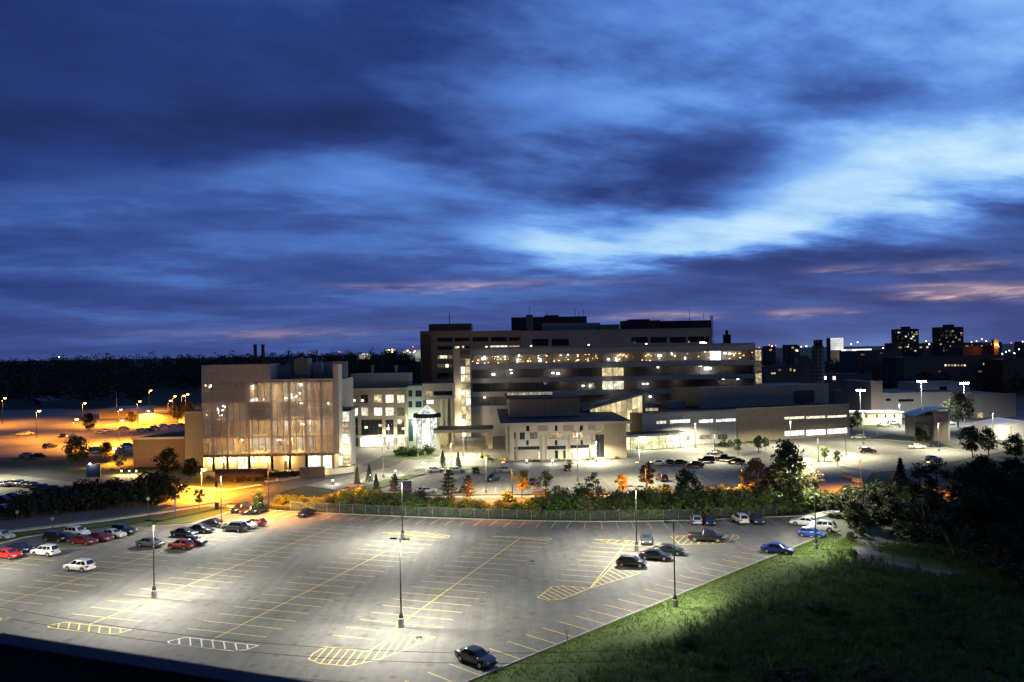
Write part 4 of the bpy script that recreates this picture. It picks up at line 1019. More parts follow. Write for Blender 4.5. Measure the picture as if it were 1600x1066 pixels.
# lit stair towers at both ends
for name, pa, pb, pc, lab in (('stair_tower', 709, 720, 735, 'tall pale stair tower with a lit glass strip left of the long block'), ):
    x0, x1, x2 = AT(pa, 600, YE - 4).x, AT(pb, 600, YE - 4).x, AT(pc, 600, YE - 4).x
    T = building(name, lab, (x0, YE - 4, 0), cat='stair tower'); zt_ = AT(720, 547, YE - 4).z
    part('fin_wall', MB().box(0, x1 - x0, 0, 8, 0, zt_), STONE, T)
    part('back_wall', shell(x1 - x0 + .01, x2 - x0, .3, 8, 0, zt_ - 1.5, None, 0, 1), [STONE, ROOFD], T); boxpart('roof_cap', T, PANEL, -.2, x2 - x0 + .3, -.2, 8.2, zt_ + .002, zt_ + .5)
    n = 10; hh = (zt_ - 3.2) / n
    for j in range(n):
        for i in range(2): window(T, x1 - x0 + .05 + i * (x2 - x1) / 2, .3 + j * hh, (x2 - x1) / 2 - .06, hh - .25, (L_BRIGHT, L_WARM, L_ATR, L_BRIGHT, L_WARM, L_ATR, L_DIM)[(j * 3 + i * 2) % 7], .3, 1, 1, FRAMEL)
        boxpart('floor_edge', T, STONE, x1 - x0 + .02, x2 - x0, .1, .28, .3 + (j + 1) * hh - .24, .3 + (j + 1) * hh - .04)
    light('stair_light', 'POINT', 900 * 2.2, (1, .85, .55), T, (x1 - x0 + .5, -2.5, 6), .5); light('stair_light', 'POINT', 500 * 2.2, (1, .85, .55), T, (x1 - x0 + .5, -2.5, 16), .5)
ex = fE(1181)
boxpart('end_stair_wall', E_, STONE, ex + .05, ex + 2.6, 1.2, 4, 0, zE - 1.2)
for j in range(5): window(E_, ex + .1, 9 + j * 4.2, 2.4, 3.9, (L_WARM, L_DIM, L_WARM, L_DIM, L_WARM)[j], 1.1, 2, 2, FRAMEL)

# ===== D: higher blocks behind
YD = 338.0
def back_block(name, label, pxs, pytop, wins, m, depth=30, Y=YD, z0=0):
    x0, x1 = AT(pxs[0], 540, Y).x, AT(pxs[1], 540, Y).x; z1 = AT((pxs[0] + pxs[1]) / 2, pytop, Y).z
    b = building(name, label, (x0, Y, 0)); f = lambda px, py=540: (AT(px, py, Y).x - x0, AT(px, py, Y).z)
    hs = [(rect(*w[:4], f), w[4], w[5]) for w in wins]
    part('wall', wallmb(0, x1 - x0, z0, z1, [h[0] for h in hs], 0, .5), m, b); part('side_wall', shell(0, x1 - x0, 0, depth, z0, z1, None, 0, 1), [m, ROOFD], b)
    for h, pm, nx in hs: window(b, h[0], h[2], h[1] - h[0], h[3] - h[2], pm, .4, nx, 1)
    parapet(b, -.1, x1 - x0 + .1, -.15, depth, z1, m, .7)
    return b, x0, z1, f
wins = []
for y0, y1, m in ((528, 534.5, DGLASS), (541.5, 547, DGLASS), (555.5, 561.5, L_DIM), (568.5, 575, L_DIM), (583, 592, DGLASS)): wins.append((683, 707, y0, y1, m, 4))
wins += [(710, 734, 528, 534, DGLASS, 4), (710, 716, 541, 546, L_WARM, 1), (684, 696, 555.6, 561.4, L_WARM, 2) if False else (718, 734, 541, 546, DGLASS, 3)]
TD, tx, tz, tf = back_block('ward_tower', 'brown concrete ward tower with vertical fins at the left of the high blocks', (657, 736), 519.5, wins, mat('tower_concrete', (.34, .27, .195), .85, var=.12), 34)
for k, px in enumerate((658, 661.5, 665, 669, 673)): boxpart('fin', TD, BRICK2, tf(px)[0] - .28, tf(px)[0] + .28, -.7, -.002, 0, tz - .5)
boxpart('penthouse', TD, BRICK2, tf(668)[0], tf(735)[0], 6, 22, tz + .005, AT(700, 506, YD + 6).z); stack(TD, tf(700)[0], 10, tz + 3, AT(700, 489, YD + 10).z, .14, DARKM, 'mast')
q = tf(687, 558); link('lit_blind', MB().box(0, 3, -.02, .02, 0, 1.2).mesh('lit_blind', [L_BRIGHT]), TD, (q[0], .3, q[1] - .6)); q = tf(696, 572); link('lit_blind', MB().box(0, 1.2, -.02, .02, 0, 1.3).mesh('lit_blind', [L_BRIGHT]), TD, (q[0], .3, q[1] - .6))
wins = [(738, 763, 527, 534, DGLASS, 4), (767, 792, 527, 534, DGLASS, 4), (795, 812, 527, 533, DGLASS, 3), (766, 793, 540, 545, L_BRIGHT, 5), (795, 812, 540, 544.5, L_WARM, 3)]
MD, mx_, mz, mf = back_block('ward_block', 'high brown ward block with a row of lit windows, right of the finned tower', (736.5, 813), 519.5, wins, mat('tower_concrete', (.34, .27, .195)), 34)
wins = [(831, 857, 530, 541, DGLASS, 4), (862, 889, 530, 541, DGLASS, 4), (986, 1012, 527, 536, DGLASS, 4), (1016, 1042, 527, 536, DGLASS, 4), (1046, 1072, 527, 536, DGLASS, 4), (1075, 1108, 526, 535, DGLASS, 5)]
ND, nx_, nz_, nf = back_block('plant_block', 'highest long grey block carrying dark rooftop plant rooms', (813.5, 1112), 517.5, wins, mat('plant_precast', (.36, .325, .30), .8, var=.1, vscale=.4), 36)
def pent(px0, px1, pyt, dy, m, name='plant_room'):
    z = AT((px0 + px1) / 2, pyt, YD + dy).z
    o = boxpart(name, ND, m, AT(px0, 510, YD + dy).x - nx_, AT(px1, 510, YD + dy).x - nx_, dy, dy + 9, nz_ + .004, z)
    return o
DPL = mat('dark_plant_brick', (.075, .06, .055), .85, var=.2)
pent(799, 917, 495, 14, DPL); pent(847, 938, 505, 6, PANEL); pent(938, 968, 507, 5, BRICK); pent(973, 1032, 501, 12, DPL); pent(1035, 1112, 501, 14, DPL); pent(852, 873, 492.5, 15, DPL); pent(984, 1015, 499, 13, DPL)
for px in (825, 830): stack(ND, AT(px, 510, YD + 5).x - nx_, 5, nz_, AT(px, 492, YD + 5).z, .7, GALV)
for px, py in ((828, 480), (855, 486), (899, 483), (912, 484), (905, 488), (1078, 484), (1100, 490)): stack(ND, AT(px, 510, YD + 18).x - nx_, 18, nz_ + 4, AT(px, py, YD + 18).z, .1, DARKM, 'antenna')
m_ = building('lattice_mast', 'thin dark lattice mast at the right end of the high blocks', (AT(1112.5, 540, 330).x, 330, 0), cat='mast'); zm = AT(1112, 493, 330).z
for q in ((-.6, -.6), (.6, -.6), (0, .6)): part('mast_leg', MB().tube([(q[0], q[1], 0), (q[0] * .6, q[1] * .6, zm)], .13, 6), DARKM, m_)
for k in range(18): part('mast_brace', MB().tube([(-.6 + .2 * k / 18, -.5, zm * k / 18), (.6 - .2 * k / 18, -.5, zm * (k + 1) / 18)], .07, 4), DARKM, m_)
for px in (1132, 1136, 1140): stack(E_, AT(px, 540, YE + 20).x - xe0, 20, zE, AT(px, 516 if px == 1136 else 523, YE + 20).z, .55, DARKM)
q = AT(1103, 542, YE - .4); boxpart('roof_light', E_, BULBW, q.x - xe0 - .8, q.x - xe0 + .8, 5, 5.5, zE + .9, zE + 1.5)

# ===== F: low pavilion in front
YF = 233.5; xf0, xf1 = -1.2, 32.0; RZF = math.radians(1.9)
Fb = building('pavilion', 'low pavilion under a wide dark overhanging flat roof, in front of the long block', (xf0, YF, 0), RZF)
WF = xf1 - xf0; zF = 10.2
def fF(px, py):
    d = ray(px, py); n = Vector((math.sin(RZF), -math.cos(RZF), 0)); o = Vector((0, 0, CAMH)); p0 = Vector((xf0, YF, 0))
    t = (p0 - o).dot(n) / d.dot(n); p = o + d * t - p0
    return (p.x * math.cos(RZF) + p.y * math.sin(RZF), p.z)
up = [(803, 806, 676, 687, DGLASS, 1), (812, 820, 676, 687, DGLASS, 2), (828, 840, 675.5, 686, L_DIM, 2), (857, 880, 676, 686, L_WARM, 4), (895, 911, 676, 686, L_WARM, 3), (929, 943, 671, 678, L_WARM, 2),
      (822, 827, 665, 674, DGLASS, 1), (867, 871, 665, 674, DGLASS, 1), (906, 911, 665, 673, DGLASS, 1), (822, 826, 688, 696, DGLASS, 1), (867, 871, 688, 696, DGLASS, 1), (907, 911, 688, 695, DGLASS, 1),
      (804, 843, 698, 703.5, DGLASS, 8), (852, 884, 697, 703, DGLASS, 7), (891, 921, 695.5, 701, DGLASS, 6), (930, 944, 679, 715, DGLASS, 2),
      (803.5, 806.5, 706, 719, DGLASS, 1), (841, 846, 706, 718, L_BRIGHT, 1), (852, 856, 703.5, 718, L_BRIGHT, 1), (867, 872, 704, 717, DGLASS, 1), (880, 884, 704, 717, DGLASS, 1), (891, 895, 703, 717, L_WARM, 1), (919, 923, 702, 715, FRAME, 1)]
hF = [(rect(*w[:4], fF), w[4], w[5]) for w in up]
part('wall', wallmb(0, WF, 0, zF, [h[0] for h in hF], 0, .35), STONE, Fb)
for h, m, nx in hF: window(Fb, h[0], h[2], h[1] - h[0], h[3] - h[2], m, .3, nx, 1)
for a, b, p, q in ((840, 856, 664, 674), (880, 896, 664, 674), (919, 930, 664, 672), (807, 822, 688, 696), (872, 890, 687, 695), (828, 841, 688, 696)):
    r4 = rect(a, b, p, q, fF); boxpart('cladding_panel', Fb, PINKP if p < 680 else PALEP, r4[0], r4[1], -.06, -.003, r4[2], r4[3])
for px in (807, 845, 853, 889, 925): r4 = fF(px, 690); boxpart('pilaster', Fb, BRICK, r4[0] - .35, r4[0] + .35, -.12, -.004, 0, 7.0)
for a, b in ((944.5, 979),):
    x0, x1 = fF(a, 690)[0], fF(b, 690)[0]
    for j in range(14): boxpart('stone_course', Fb, BRICK, x0, WF - .02, -.1, -.004, .05 + j * .72, .05 + j * .72 + .68)
part('right_wall', MB().poly([(WF, 0, 0), (WF, 46, 0), (WF, 46, zF), (WF, 0, zF)]), BRICK, Fb)
# left flank: glazed between piers
LD = 44.0
part('left_wall', MB().poly([(0.3, LD, 0), (0.3, 0, 0), (0.3, 0, zF), (0.3, LD, zF)]), STONE, Fb)
for k in range(9):
    y = .8 + k * 4.8
    boxpart('pier', Fb, STONE, -.35, .28, y, y + .9, 0, zF - .02)
    for z0_, h_, mm in ((.4, 3.6, (L_DIM, DGLASS, L_WARM)[k % 3]), (4.4, 2.8, (DGLASS, L_WARM, L_GREEN)[k % 3]), (7.5, 2.3, DGLASS)):
        ww = MB(); ww.poly([(0.02, 3.7, 0), (.02, 0, 0), (.02, 0, h_), (.02, 3.7, h_)], 1); ww.box(-.06, .0, 0, 3.7, 0, .1).box(-.06, 0, 0, 3.7, h_ - .1, h_).box(-.05, 0, 1.8, 1.9, .1, h_ - .1)
        link('window', ww.mesh('window', [FRAME, mm]), Fb, (.24, y + .95, z0_))
# roof slab with deep overhang
part('roof', MB().box(-2.6, WF + 1.2, -2.4, 56, zF + .001, zF + .5), [ROOFD], Fb); boxpart('fascia', Fb, STONE, -2.65, WF + 1.25, -2.5, -2.41, zF - .25, zF + .52); boxpart('fascia', Fb, STONE, -2.72, -2.61, -2.4, 56, zF - .25, zF + .52)
zr = zF + .5
p0, p1 = G(799, 652, zr), G(908, 648, zr); ly = p0.y - YF
zph = AT(850, 623, p0.y).z
ph = part('penthouse_wall', shell(p0.x - xf0, p1.x - xf0, ly, ly + 26, zr + .01, zph, None, 0, 1, True), [PINKP, ROOFD], Fb)
W2 = p1.x - p0.x
for k in range(1, 10): boxpart('cladding_joint', Fb, FRAME, p0.x - xf0 + W2 * k / 10 - .04, p0.x - xf0 + W2 * k / 10 + .04, ly - .03, ly - .002, zr + .05, zph - .1)
boxpart('penthouse_roof', Fb, ROOFD, p0.x - xf0 - .8, p1.x - xf0 + .3, ly - .5, ly + 27, zph + .003, zph + .35)
for k in range(3): boxpart('louvre', Fb, FRAME, p0.x - xf0 - .08, p0.x - xf0 - .003, ly + 2 + k * 8, ly + 7 + k * 8, zr + .8, zph - .8)
s0, s1 = AT(797, 618, p0.y + 12), AT(868, 618, p0.y + 12); zs_ = AT(830, 613, p0.y + 12).z
x0, x1 = s0.x - xf0, s1.x - xf0; yb = ly + 10
part('skylight', MB().prism([(x0, yb), (x1, yb), (x1, yb + 3), (x0, yb + 3)], zph + .36, zph + .6), PANEL, Fb)
for k in range(12):
    a, b = x0 + (x1 - x0) * k / 12 + .06, x0 + (x1 - x0) * (k + 1) / 12 - .06
    part('skylight_pane', MB().poly([(a, yb + .1, zph + .62), (b, yb + .1, zph + .62), (b, yb + 1.4, zs_), (a, yb + 1.4, zs_)]), lit('skylight_glow', (.9, .8, .5), (1, .86, .55), .55, .8, .6), Fb)
part('skylight_back', MB().poly([(x0, yb + 1.4, zs_), (x1, yb + 1.4, zs_), (x1, yb + 3, zph + .6), (x0, yb + 3, zph + .6)]), PANEL, Fb); stack(Fb, AT(852, 610, p0.y + 14).x - xf0, ly + 14, zph, AT(852, 596, p0.y + 14).z, .12, GALV, 'vent_pipe')

# ===== G: glazed atrium with a rising mono-pitch roof
YG = 268.0
ga, gb = AT(922, 640, YG), AT(1004, 640, YG)
AT_ = building('atrium', 'glowing glass atrium under a dark rising roof between pavilion and right wing', (ga.x, YG, 0), cat='atrium')
wG = gb.x - ga.x; zl, zh = AT(926, 639, YG).z, AT(1000, 617, YG).z
for k in range(10):
    x0, x1 = wG * k / 10 + .05, wG * (k + 1) / 10 - .05
    t0, t1 = zl + (zh - zl) * k / 10, zl + (zh - zl) * (k + 1) / 10
    for j in range(4):
        b0, b1 = .2 + (t0 - .3) * j / 4, .2 + (t0 - .3) * (j + 1) / 4 - .08; c0, c1 = .2 + (t1 - .3) * j / 4, .2 + (t1 - .3) * (j + 1) / 4 - .08
        part('glass_pane', MB().poly([(x0, 0, b0), (x1, 0, c0), (x1, 0, c1), (x0, 0, b1)]), L_ATR, AT_)
    part('mullion', MB().box(x0 - .1, x0, -.15, .05, 0, t0), FRAMEL, AT_)
    part('rafter', MB().tube([(x0, -.1, t0 - .15), (x0, 14, t0 - .15)], .12, 6), FRAMEL, AT_)
boxpart('corner_column', AT_, STONE, wG - .1, wG + .9, -.4, .6, 0, zh + .2)
for j in range(6):
    for i in range(3): window(AT_, wG + .92, .3 + j * (zh - 3) / 6, .01, .01, L_ATR) if False else part('glass_pane', MB().poly([(wG + .95, .7 + i * 2.4, .3 + j * (zh - 2.5) / 6), (wG + .95, .7 + i * 2.4 + 2.25, .3 + j * (zh - 2.5) / 6), (wG + .95, .7 + i * 2.4 + 2.25, .2 + (j + 1) * (zh - 2.5) / 6), (wG + .95, .7 + i * 2.4, .2 + (j + 1) * (zh - 2.5) / 6)]), L_ATR, AT_)
zq = lambda x: zl + (zh - zl) * x / wG
part('roof', MB().prism([(-2.5, -1.2), (wG + 2, -1.2), (wG + 2, 26), (-2.5, 26)], [zq(-2.5) + .1, zq(wG + 2) + .1, zq(wG + 2) + .1, zq(-2.5) + .1], [zq(-2.5) + .5, zq(wG + 2) + .5, zq(wG + 2) + .5, zq(-2.5) + .5]), ROOFD, AT_)
part('fascia', MB().prism([(-2.5, -1.3), (wG + 2, -1.3), (wG + 2, -1.21), (-2.5, -1.21)], [zq(-2.5), zq(wG + 2), zq(wG + 2), zq(-2.5)], [zq(-2.5) + .55, zq(wG + 2) + .55, zq(wG + 2) + .55, zq(-2.5) + .55]), STONE, AT_)
for k in range(7): 
    x = 1.5 + k * .9; part('roof_light', MB().prism([(x, 6), (x + .6, 6), (x + .6, 14), (x, 14)], [zq(x) + .505] * 4, [zq(x) + .62] * 4), PALEP, AT_)
boxpart('side_hall', AT_, mat('dim_hall', (.4, .33, .2), .8), wG + 1.2, wG + 6.2, 6, 12, 0, AT(1015, 640, YG + 6).z)
for i in range(3):
    for j in range(3): window(AT_, wG + 1.4 + i * 1.6, 5.6 + j * 1.9, 1.5, 1.8, L_ATR, 5.9, 1, 1, FRAMEL)

# ===== H: right wing
h0 = G(1004, 699); h1 = G(1327, 681); RZH = math.atan2(h1.y - h0.y, h1.x - h0.x)
H_ = building('right_wing', 'long low pale wing with bright ribbon windows and a taller box on its roof', (h0.x, h0.y, 0), RZH); WH = (h1 - h0).length
nH = Vector((math.sin(RZH), -math.cos(RZH), 0)); eH = Vector((math.cos(RZH), math.sin(RZH), 0))
def fH(px, py, dy=0.0):
    d = ray(px, py); p0_ = h0 - nH * dy; t = (p0_ - Vector((0, 0, CAMH))).dot(nH) / d.dot(nH); p = Vector((0, 0, CAMH)) + d * t - h0
    return (p.dot(eH), p.z)
zH = fH(1151, 640)[1]; xj = fH(1151, 660)[0]
left = [(1026, 1042, 658, 663, L_BRIGHT, 3), (1047, 1079, 656.5, 662, L_WHITE, 5), (1092, 1115, 656, 661.5, L_WHITE, 4), (1119, 1150.3, 655, 660, L_WHITE, 5), (1048, 1057, 683, 689, DGLASS, 2), (1058, 1078, 682, 689, L_WARM, 4), (1093, 1113, 680, 687, L_WARM, 4), (1121, 1137, 679, 687, DGLASS, 3)]
right = [(1225, 1257, 651.5, 656, L_BRIGHT, 4), (1259, 1290, 650.5, 655, L_BRIGHT, 4), (1292, 1323, 649.5, 653.5, L_BRIGHT, 4), (1225, 1257, 673.5, 682, L_WHITE, 4), (1259, 1290, 672, 681, L_WHITE, 4), (1292, 1324, 670, 679, L_WHITE, 4)]
hl = [(rect(*w[:4], fH), w[4], w[5]) for w in left]; hr = [(rect(*w[:4], fH), w[4], w[5]) for w in right]
part('metal_wall', wallmb(0, xj - .05, 0, zH - .25, [h[0] for h in hl], 0, .3), PALEP, H_); part('brick_wall', wallmb(xj, WH, 0, zH, [h[0] for h in hr], -.25, .3), BRICK, H_)
for h, m, nx in hl: window(H_, h[0], h[2], h[1] - h[0], h[3] - h[2], m, .25, nx, 1)
for h, m, nx in hr: window(H_, h[0], h[2], h[1] - h[0], h[3] - h[2], m, 0, nx, 1)
for k in range(1, 24): boxpart('panel_joint', H_, PANEL, xj * k / 24 - .03, xj * k / 24 + .03, -.04, -.002, .1, zH - .5)
part('rear_walls', shell(0, WH, -.2, 42, 0, zH - .3, None, 0, 1), [BRICK, ROOFD], H_); boxpart('parapet', H_, PANEL, -.1, xj - .06, -.12, .25, zH - .25, zH + .1); boxpart('parapet', H_, STONE, xj, WH + .1, -.4, .1, zH + .002, zH + .35)
bp0, bp1 = G(1095, 637, zH), G(1322, 631, zH)
bx = (bp0 - h0).dot(eH); by = -(bp0 - h0).dot(nH); bw_ = (bp1 - h0).dot(eH) - bx; zb_ = fH(1200, 604, by)[1]
part('upper_box', shell(bx, bx + bw_, by, by + 22, zH - .28, zb_, None, 0, 1, True), [mat('ribbed_metal', (.36, .32, .28), .55, .25, var=.08), ROOFD], H_)
for k in range(40): boxpart('cladding_rib', H_, PINKP, bx + bw_ * k / 40 - .05, bx + bw_ * k / 40 + .05, by - .07, by - .002, zH - .2, zb_ - .3)
boxpart('box_coping', H_, PANEL, bx - .2, bx + bw_ + .2, by - .2, by + .3, zb_ + .003, zb_ + .4)
l0, l1 = fH(1241, 625, by)[0], fH(1272, 625, by)[0]; boxpart('louvre', H_, FRAME, l0, l1, by - .16, by - .08, zH + .1, zH + 4.6)
for k in range(8): boxpart('louvre_blade', H_, DARKM, l0 + .1, l1 - .1, by - .26, by - .165, zH + .3 + k * .53, zH + .5 + k * .53)
unit(H_, bx - 9, by + 5, zH - .25, 6, 5, 2.4)
# low lit entrance in front of the wing
e0, e1 = G(976, 707), G(1048, 697)
En = building('side_entrance', 'low yellow-green lit glass entrance between pavilion and right wing', (e0.x, e0.y + 3, 0), RZH, cat='entrance'); we = (e1 - e0).length
for k in range(9):
    window(En, we * k / 9, .1, we / 9 - .05, 4.2, L_YG if k < 6 else L_BRIGHT, 0, 1, 2, FRAMEL, 'glass_pane')
boxpart('roof', En, ROOFD, -.6, we + .3, -1.2, 8, 4.5, 4.9); boxpart('fascia', En, PALEP, -.62, we + .32, -1.3, -1.21, 4.2, 4.92)
part('rear_walls', shell(0, we, .1, 7.8, 0, 4.48), STONE, En)
for q_, p_w in ((.3, 1500), (.75, 800)):  # downlights added under the roof to brighten the entrance front
    boxpart('downlight', En, BULB, we * q_ - .25, we * q_ + .25, -.9, -.5, 4.4, 4.49); light('downlight_bulb', 'POINT', p_w * 2.2, (1, .98, .66), En, (we * q_, -.7, 4.0), .3)

# roof lamps of the long block, most of them added to brighten the wards behind
for px in (716, 760, 830, 920, 1010, 1103):
    q = AT(px, 542, YE + 22); o = boxpart('roof_fill_lamp', E_, BULBW, q.x - xe0 - .3, q.x - xe0 + .3, 22, 22.3, zE + 1.0, zE + 1.3)
    boxpart('roof_fill_post', E_, DARKM, q.x - xe0 - .08, q.x - xe0 + .08, 22.05, 22.25, zE + .01, zE + .99)
    light('roof_fill_bulb', 'POINT', 230, (1, .74, .45), E_, (q.x - xe0, 23, zE + 1.6), .3)

# ------------------------------------------------------------------ far right: service buildings, stack, towers, city
def simple_block(name, label, px0, px1, py0, py1, Y, m, depth=14, wins=(), cat='building', z0=None, rz=0.0, par=True):
    a, b = AT(px0, py1, Y), AT(px1, py1, Y); z1 = AT((px0 + px1) / 2, py0, Y).z
    t = building(name, label, (a.x, Y, 0), rz, cat); f = lambda px, py: (AT(px, py, Y).x - a.x, AT(px, py, Y).z)
    hs = [(rect(*w[:4], f), w[4], w[5]) for w in wins]
    part('wall', wallmb(0, b.x - a.x, 0, z1, [h[0] for h in hs], 0, .4), m, t); part('side_wall', shell(0, b.x - a.x, 0, depth, 0, z1, None, 0, 1), [m, ROOFD], t)
    for h, pm, nx in hs: window(t, h[0], h[2], h[1] - h[0], h[3] - h[2], pm, .3, nx, 1)
    if par: boxpart('parapet', t, m, -.1, b.x - a.x + .1, -.15, .2, z1 + .002, z1 + .5)
    return t, a.x, z1, f
GREYW = mat('grey_block', (.22, .21, .20), .85, var=.1, vscale=.4)
WAREH = mat('warehouse_panel', (.36, .355, .34), .7, var=.08, vscale=.4)
DARKB = mat('dark_brown_block', (.2, .155, .125), .85, var=.15, vscale=.4)
simple_block('warehouse', 'broad grey flat warehouse wall under the two floodlights', 1362, 1522, 615, 660, 345, WAREH, 40, [(1374, 1378, 622, 626, DGLASS, 1), (1384, 1392, 623, 627, DGLASS, 2), (1404, 1428, 624, 628, DGLASS, 4)])
simple_block('warehouse_end', 'pinkish end block at the left of the grey warehouse', 1362, 1380, 597, 660, 344, mat('pink_block', (.40, .31, .27), .8, var=.06), 30)
simple_block('loading_hall', 'darker grey hall with a glowing orange doorway, right of the warehouse', 1523, 1588, 617, 662, 340, GREYW, 40, [(1527, 1537, 645, 657, L_WARM, 2)])
simple_block('roof_hall', 'white upper hall on the warehouse roof between the floodlights', 1436, 1516, 598, 640, 372, mat('white_hall', (.6, .6, .58), .7), 20, [(1468, 1480, 604, 612, DGLASS, 2)])
t, ax, z1, f = simple_block('portable_cabin', 'long cream portable cabin with small square windows', 1328, 1409, 645, 664, 318, mat('cream_cabin', (.52, .47, .36), .7, var=.05), 6, [(x, x + 3, 648, 653, DGLASS, 1) for x in (1336, 1352, 1369, 1382, 1396)], cat='cabin', par=False)
boxpart('roof', t, mat('white_roof', (.7, .7, .7), .6), -.6, AT(1409, 650, 318).x - ax + .6, -.8, 6.8, z1 + .003, z1 + .45)
# curved roof shed with a round tank
ys = 262.0; a = AT(1431, 690, ys); b = AT(1487, 690, ys); w = b.x - a.x
sh = building('curved_shed', 'small shed with a curved white roof beside a ribbed silver tank', (a.x, ys, 0), 0, 'shed')
zr0 = AT(1440, 650, ys).z; zr1 = AT(1478, 641, ys).z
part('wall', MB().box(0, w * .72, .4, 7, 1.6, zr0), GREYW, sh)
for k in range(4): boxpart('post', sh, GALV, w * .24 * k, w * .24 * k + .25, .5, .75, 0, 1.6)
part('end_wall', MB().box(w * .5, w * .86, -.2, 6, 0, zr0 + 1.0), PINKP, sh)
part('roof', MB().grid([[(w * (k / 12) * 1.03 - .4, y, zr0 + .1 + (zr1 - zr0 + .6) * math.sin(math.pi * .5 * k / 12 * 1.15) ) for y in (-.8, 7.8)] for k in range(13)], 0, True).grid([[(w * (k / 12) * 1.03 - .4, y, zr0 - .1 + (zr1 - zr0 + .6) * math.sin(math.pi * .5 * k / 12 * 1.15) ) for y in (7.8, -.8)] for k in range(13)], 0, True), mat('white_roof', (.7, .7, .7)), sh)
part('tank', MB().tube([(w * .93, 1.5, 0), (w * .93, 1.5, zr0 + 1.2)], 1.0, 16), GALV, sh)
for k in range(12): part('tank_hoop', MB().tube([(w * .93, 1.5, .4 + k * .65), (w * .93, 1.5, .52 + k * .65)], 1.06, 16), PALEP, sh)
# white tent
ta = AT(1559, 690, 262); tw = AT(1642, 690, 262).x - ta.x; ze = AT(1570, 666, 262).z; zp_ = ze + 1.5
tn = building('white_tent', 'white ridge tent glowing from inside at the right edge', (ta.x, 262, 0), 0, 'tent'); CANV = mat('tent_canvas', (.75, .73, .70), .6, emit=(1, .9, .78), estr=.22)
part('front_wall', MB().poly([(0, 0, 0), (tw, 0, 0), (tw, 0, ze), (tw / 2, 0, zp_), (0, 0, ze)]), CANV, tn); part('side_wall', MB().poly([(0, 14, 0), (0, 0, 0), (0, 0, ze), (0, 14, ze)]), CANV, tn)
part('roof', MB().poly([(-.3, -.3, ze), (tw / 2, -.3, zp_ + .1), (tw / 2, 14, zp_ + .1), (-.3, 14, ze)]).poly([(tw / 2, -.3, zp_ + .1), (tw + .3, -.3, ze), (tw + .3, 14, ze), (tw / 2, 14, zp_ + .1)]), CANV, tn)
for k in range(5): boxpart('tent_pole', tn, GALV, tw * k / 4 - .06, tw * k / 4 + .06, -.1, -.003, 0, ze)
# stack tower behind the right wing
yk = 392.0; a = AT(1270, 600, yk); w = AT(1288, 600, yk).x - a.x; z1 = AT(1279, 541, yk).z
st = building('boiler_stack', 'round dark banded boiler stack with a cluster of flues on top', (a.x + w / 2, yk, 0), 0, 'chimney')
part('shaft', MB().tube([(0, 0, 0), (0, 0, z1)], w / 2 * .92, 20), mat('stack_grey', (.16, .13, .10), .8, var=.15), st)
for k in range(13): part('ring', MB().tube([(0, 0, 6 + k * (z1 - 6) / 13), (0, 0, 6.35 + k * (z1 - 6) / 13)], w / 2, 20), STONE, st)
for k in range(10):
    an = 2 * math.pi * k / 10; part('stile', MB().tube([(w / 2 * math.cos(an), w / 2 * math.sin(an), 2), (w / 2 * math.cos(an), w / 2 * math.sin(an), z1)], .12, 6), STONE, st)
for q in ((-1.6, -.5), (0, .8), (1.6, -.4), (.3, -1.4)): part('flue', MB().tube([(q[0], q[1], z1), (q[0], q[1], AT(1279, 531, yk).z)], [.6, .5], 8), DARKM, st)
part('service_lamp', MB().box(w / 2 + .1, w / 2 + .5, -1, -.6, AT(1288, 593, yk).z, AT(1288, 588, yk).z), BULB, st)
simple_block('service_block', 'dark low service block left of the boiler stack', 1195, 1268, 572, 610, 420, DARKB, 20, [(1205, 1212, 582, 585, L_WARM, 1), (1216, 1221, 577, 580, L_DIM, 1), (1240, 1243, 577, 581, L_WARM, 1), (1234, 1237, 570.5 + 5, 580, L_WARM, 1)])
simple_block('rear_block', 'dark block with one bright window right of the boiler stack', 1292, 1362, 585, 612, 440, DARKB, 20, [(1301, 1306, 588, 594, L_BRIGHT, 1)])
simple_block('white_roof_hut', 'small rooftop hut with a pale front above the service block', 1241, 1263, 557, 575, 460, DARKB, 8, [(1242, 1248, 558, 566, WAREH, 1)])
wl_ = [(1476 + 5 * k, 1479.5 + 5 * k, 569.5, 572.5, L_WARM if k % 3 else L_BRIGHT, 1) for k in range(7)] + [(1536, 1543, 567, 570.5, L_WARM, 2), (1548, 1557, 566.5, 570, L_WARM, 2), (1560, 1564, 566.5, 570, L_DIM, 1), (1540, 1545, 578, 582, L_WARM, 1), (1549, 1556, 578, 581, L_DIM, 2), (1528, 1535, 579, 582, L_DIM, 1), (1540, 1547, 592, 595, L_WARM, 1), (1466, 1470, 579, 582, L_DIM, 1)]
simple_block('health_faculty', 'wide brown block with rows of small lit windows on the right', 1413, 1568, 557, 605, 520, mat('faculty_brick', (.30, .19, .15), .85, var=.1), 30, wl_)
simple_block('faculty_penthouse', 'reddish blank upper storey on the wide brown block', 1506, 1556, 542, 600, 545, mat('red_brick_far', (.22, .11, .09), .85), 20)
simple_block('faculty_hall', 'lower dark hall in front of the twin towers', 1340, 1412, 548, 605, 560, DARKB, 30, [(1345, 1351, 553, 555.5, L_DIM, 1), (1375, 1380, 551, 553, L_DIM, 1)])
simple_block('orange_block', 'plain brick block washed orange by lamps at the right edge', 1568, 1640, 561, 605, 500, mat('orange_brick', (.34, .16, .09), .85, var=.06), 20)
ck = building('square_chimney', 'square brick chimney lit orange at its top', (AT(1555, 557, 540).x, 540, 0), 0, 'chimney')
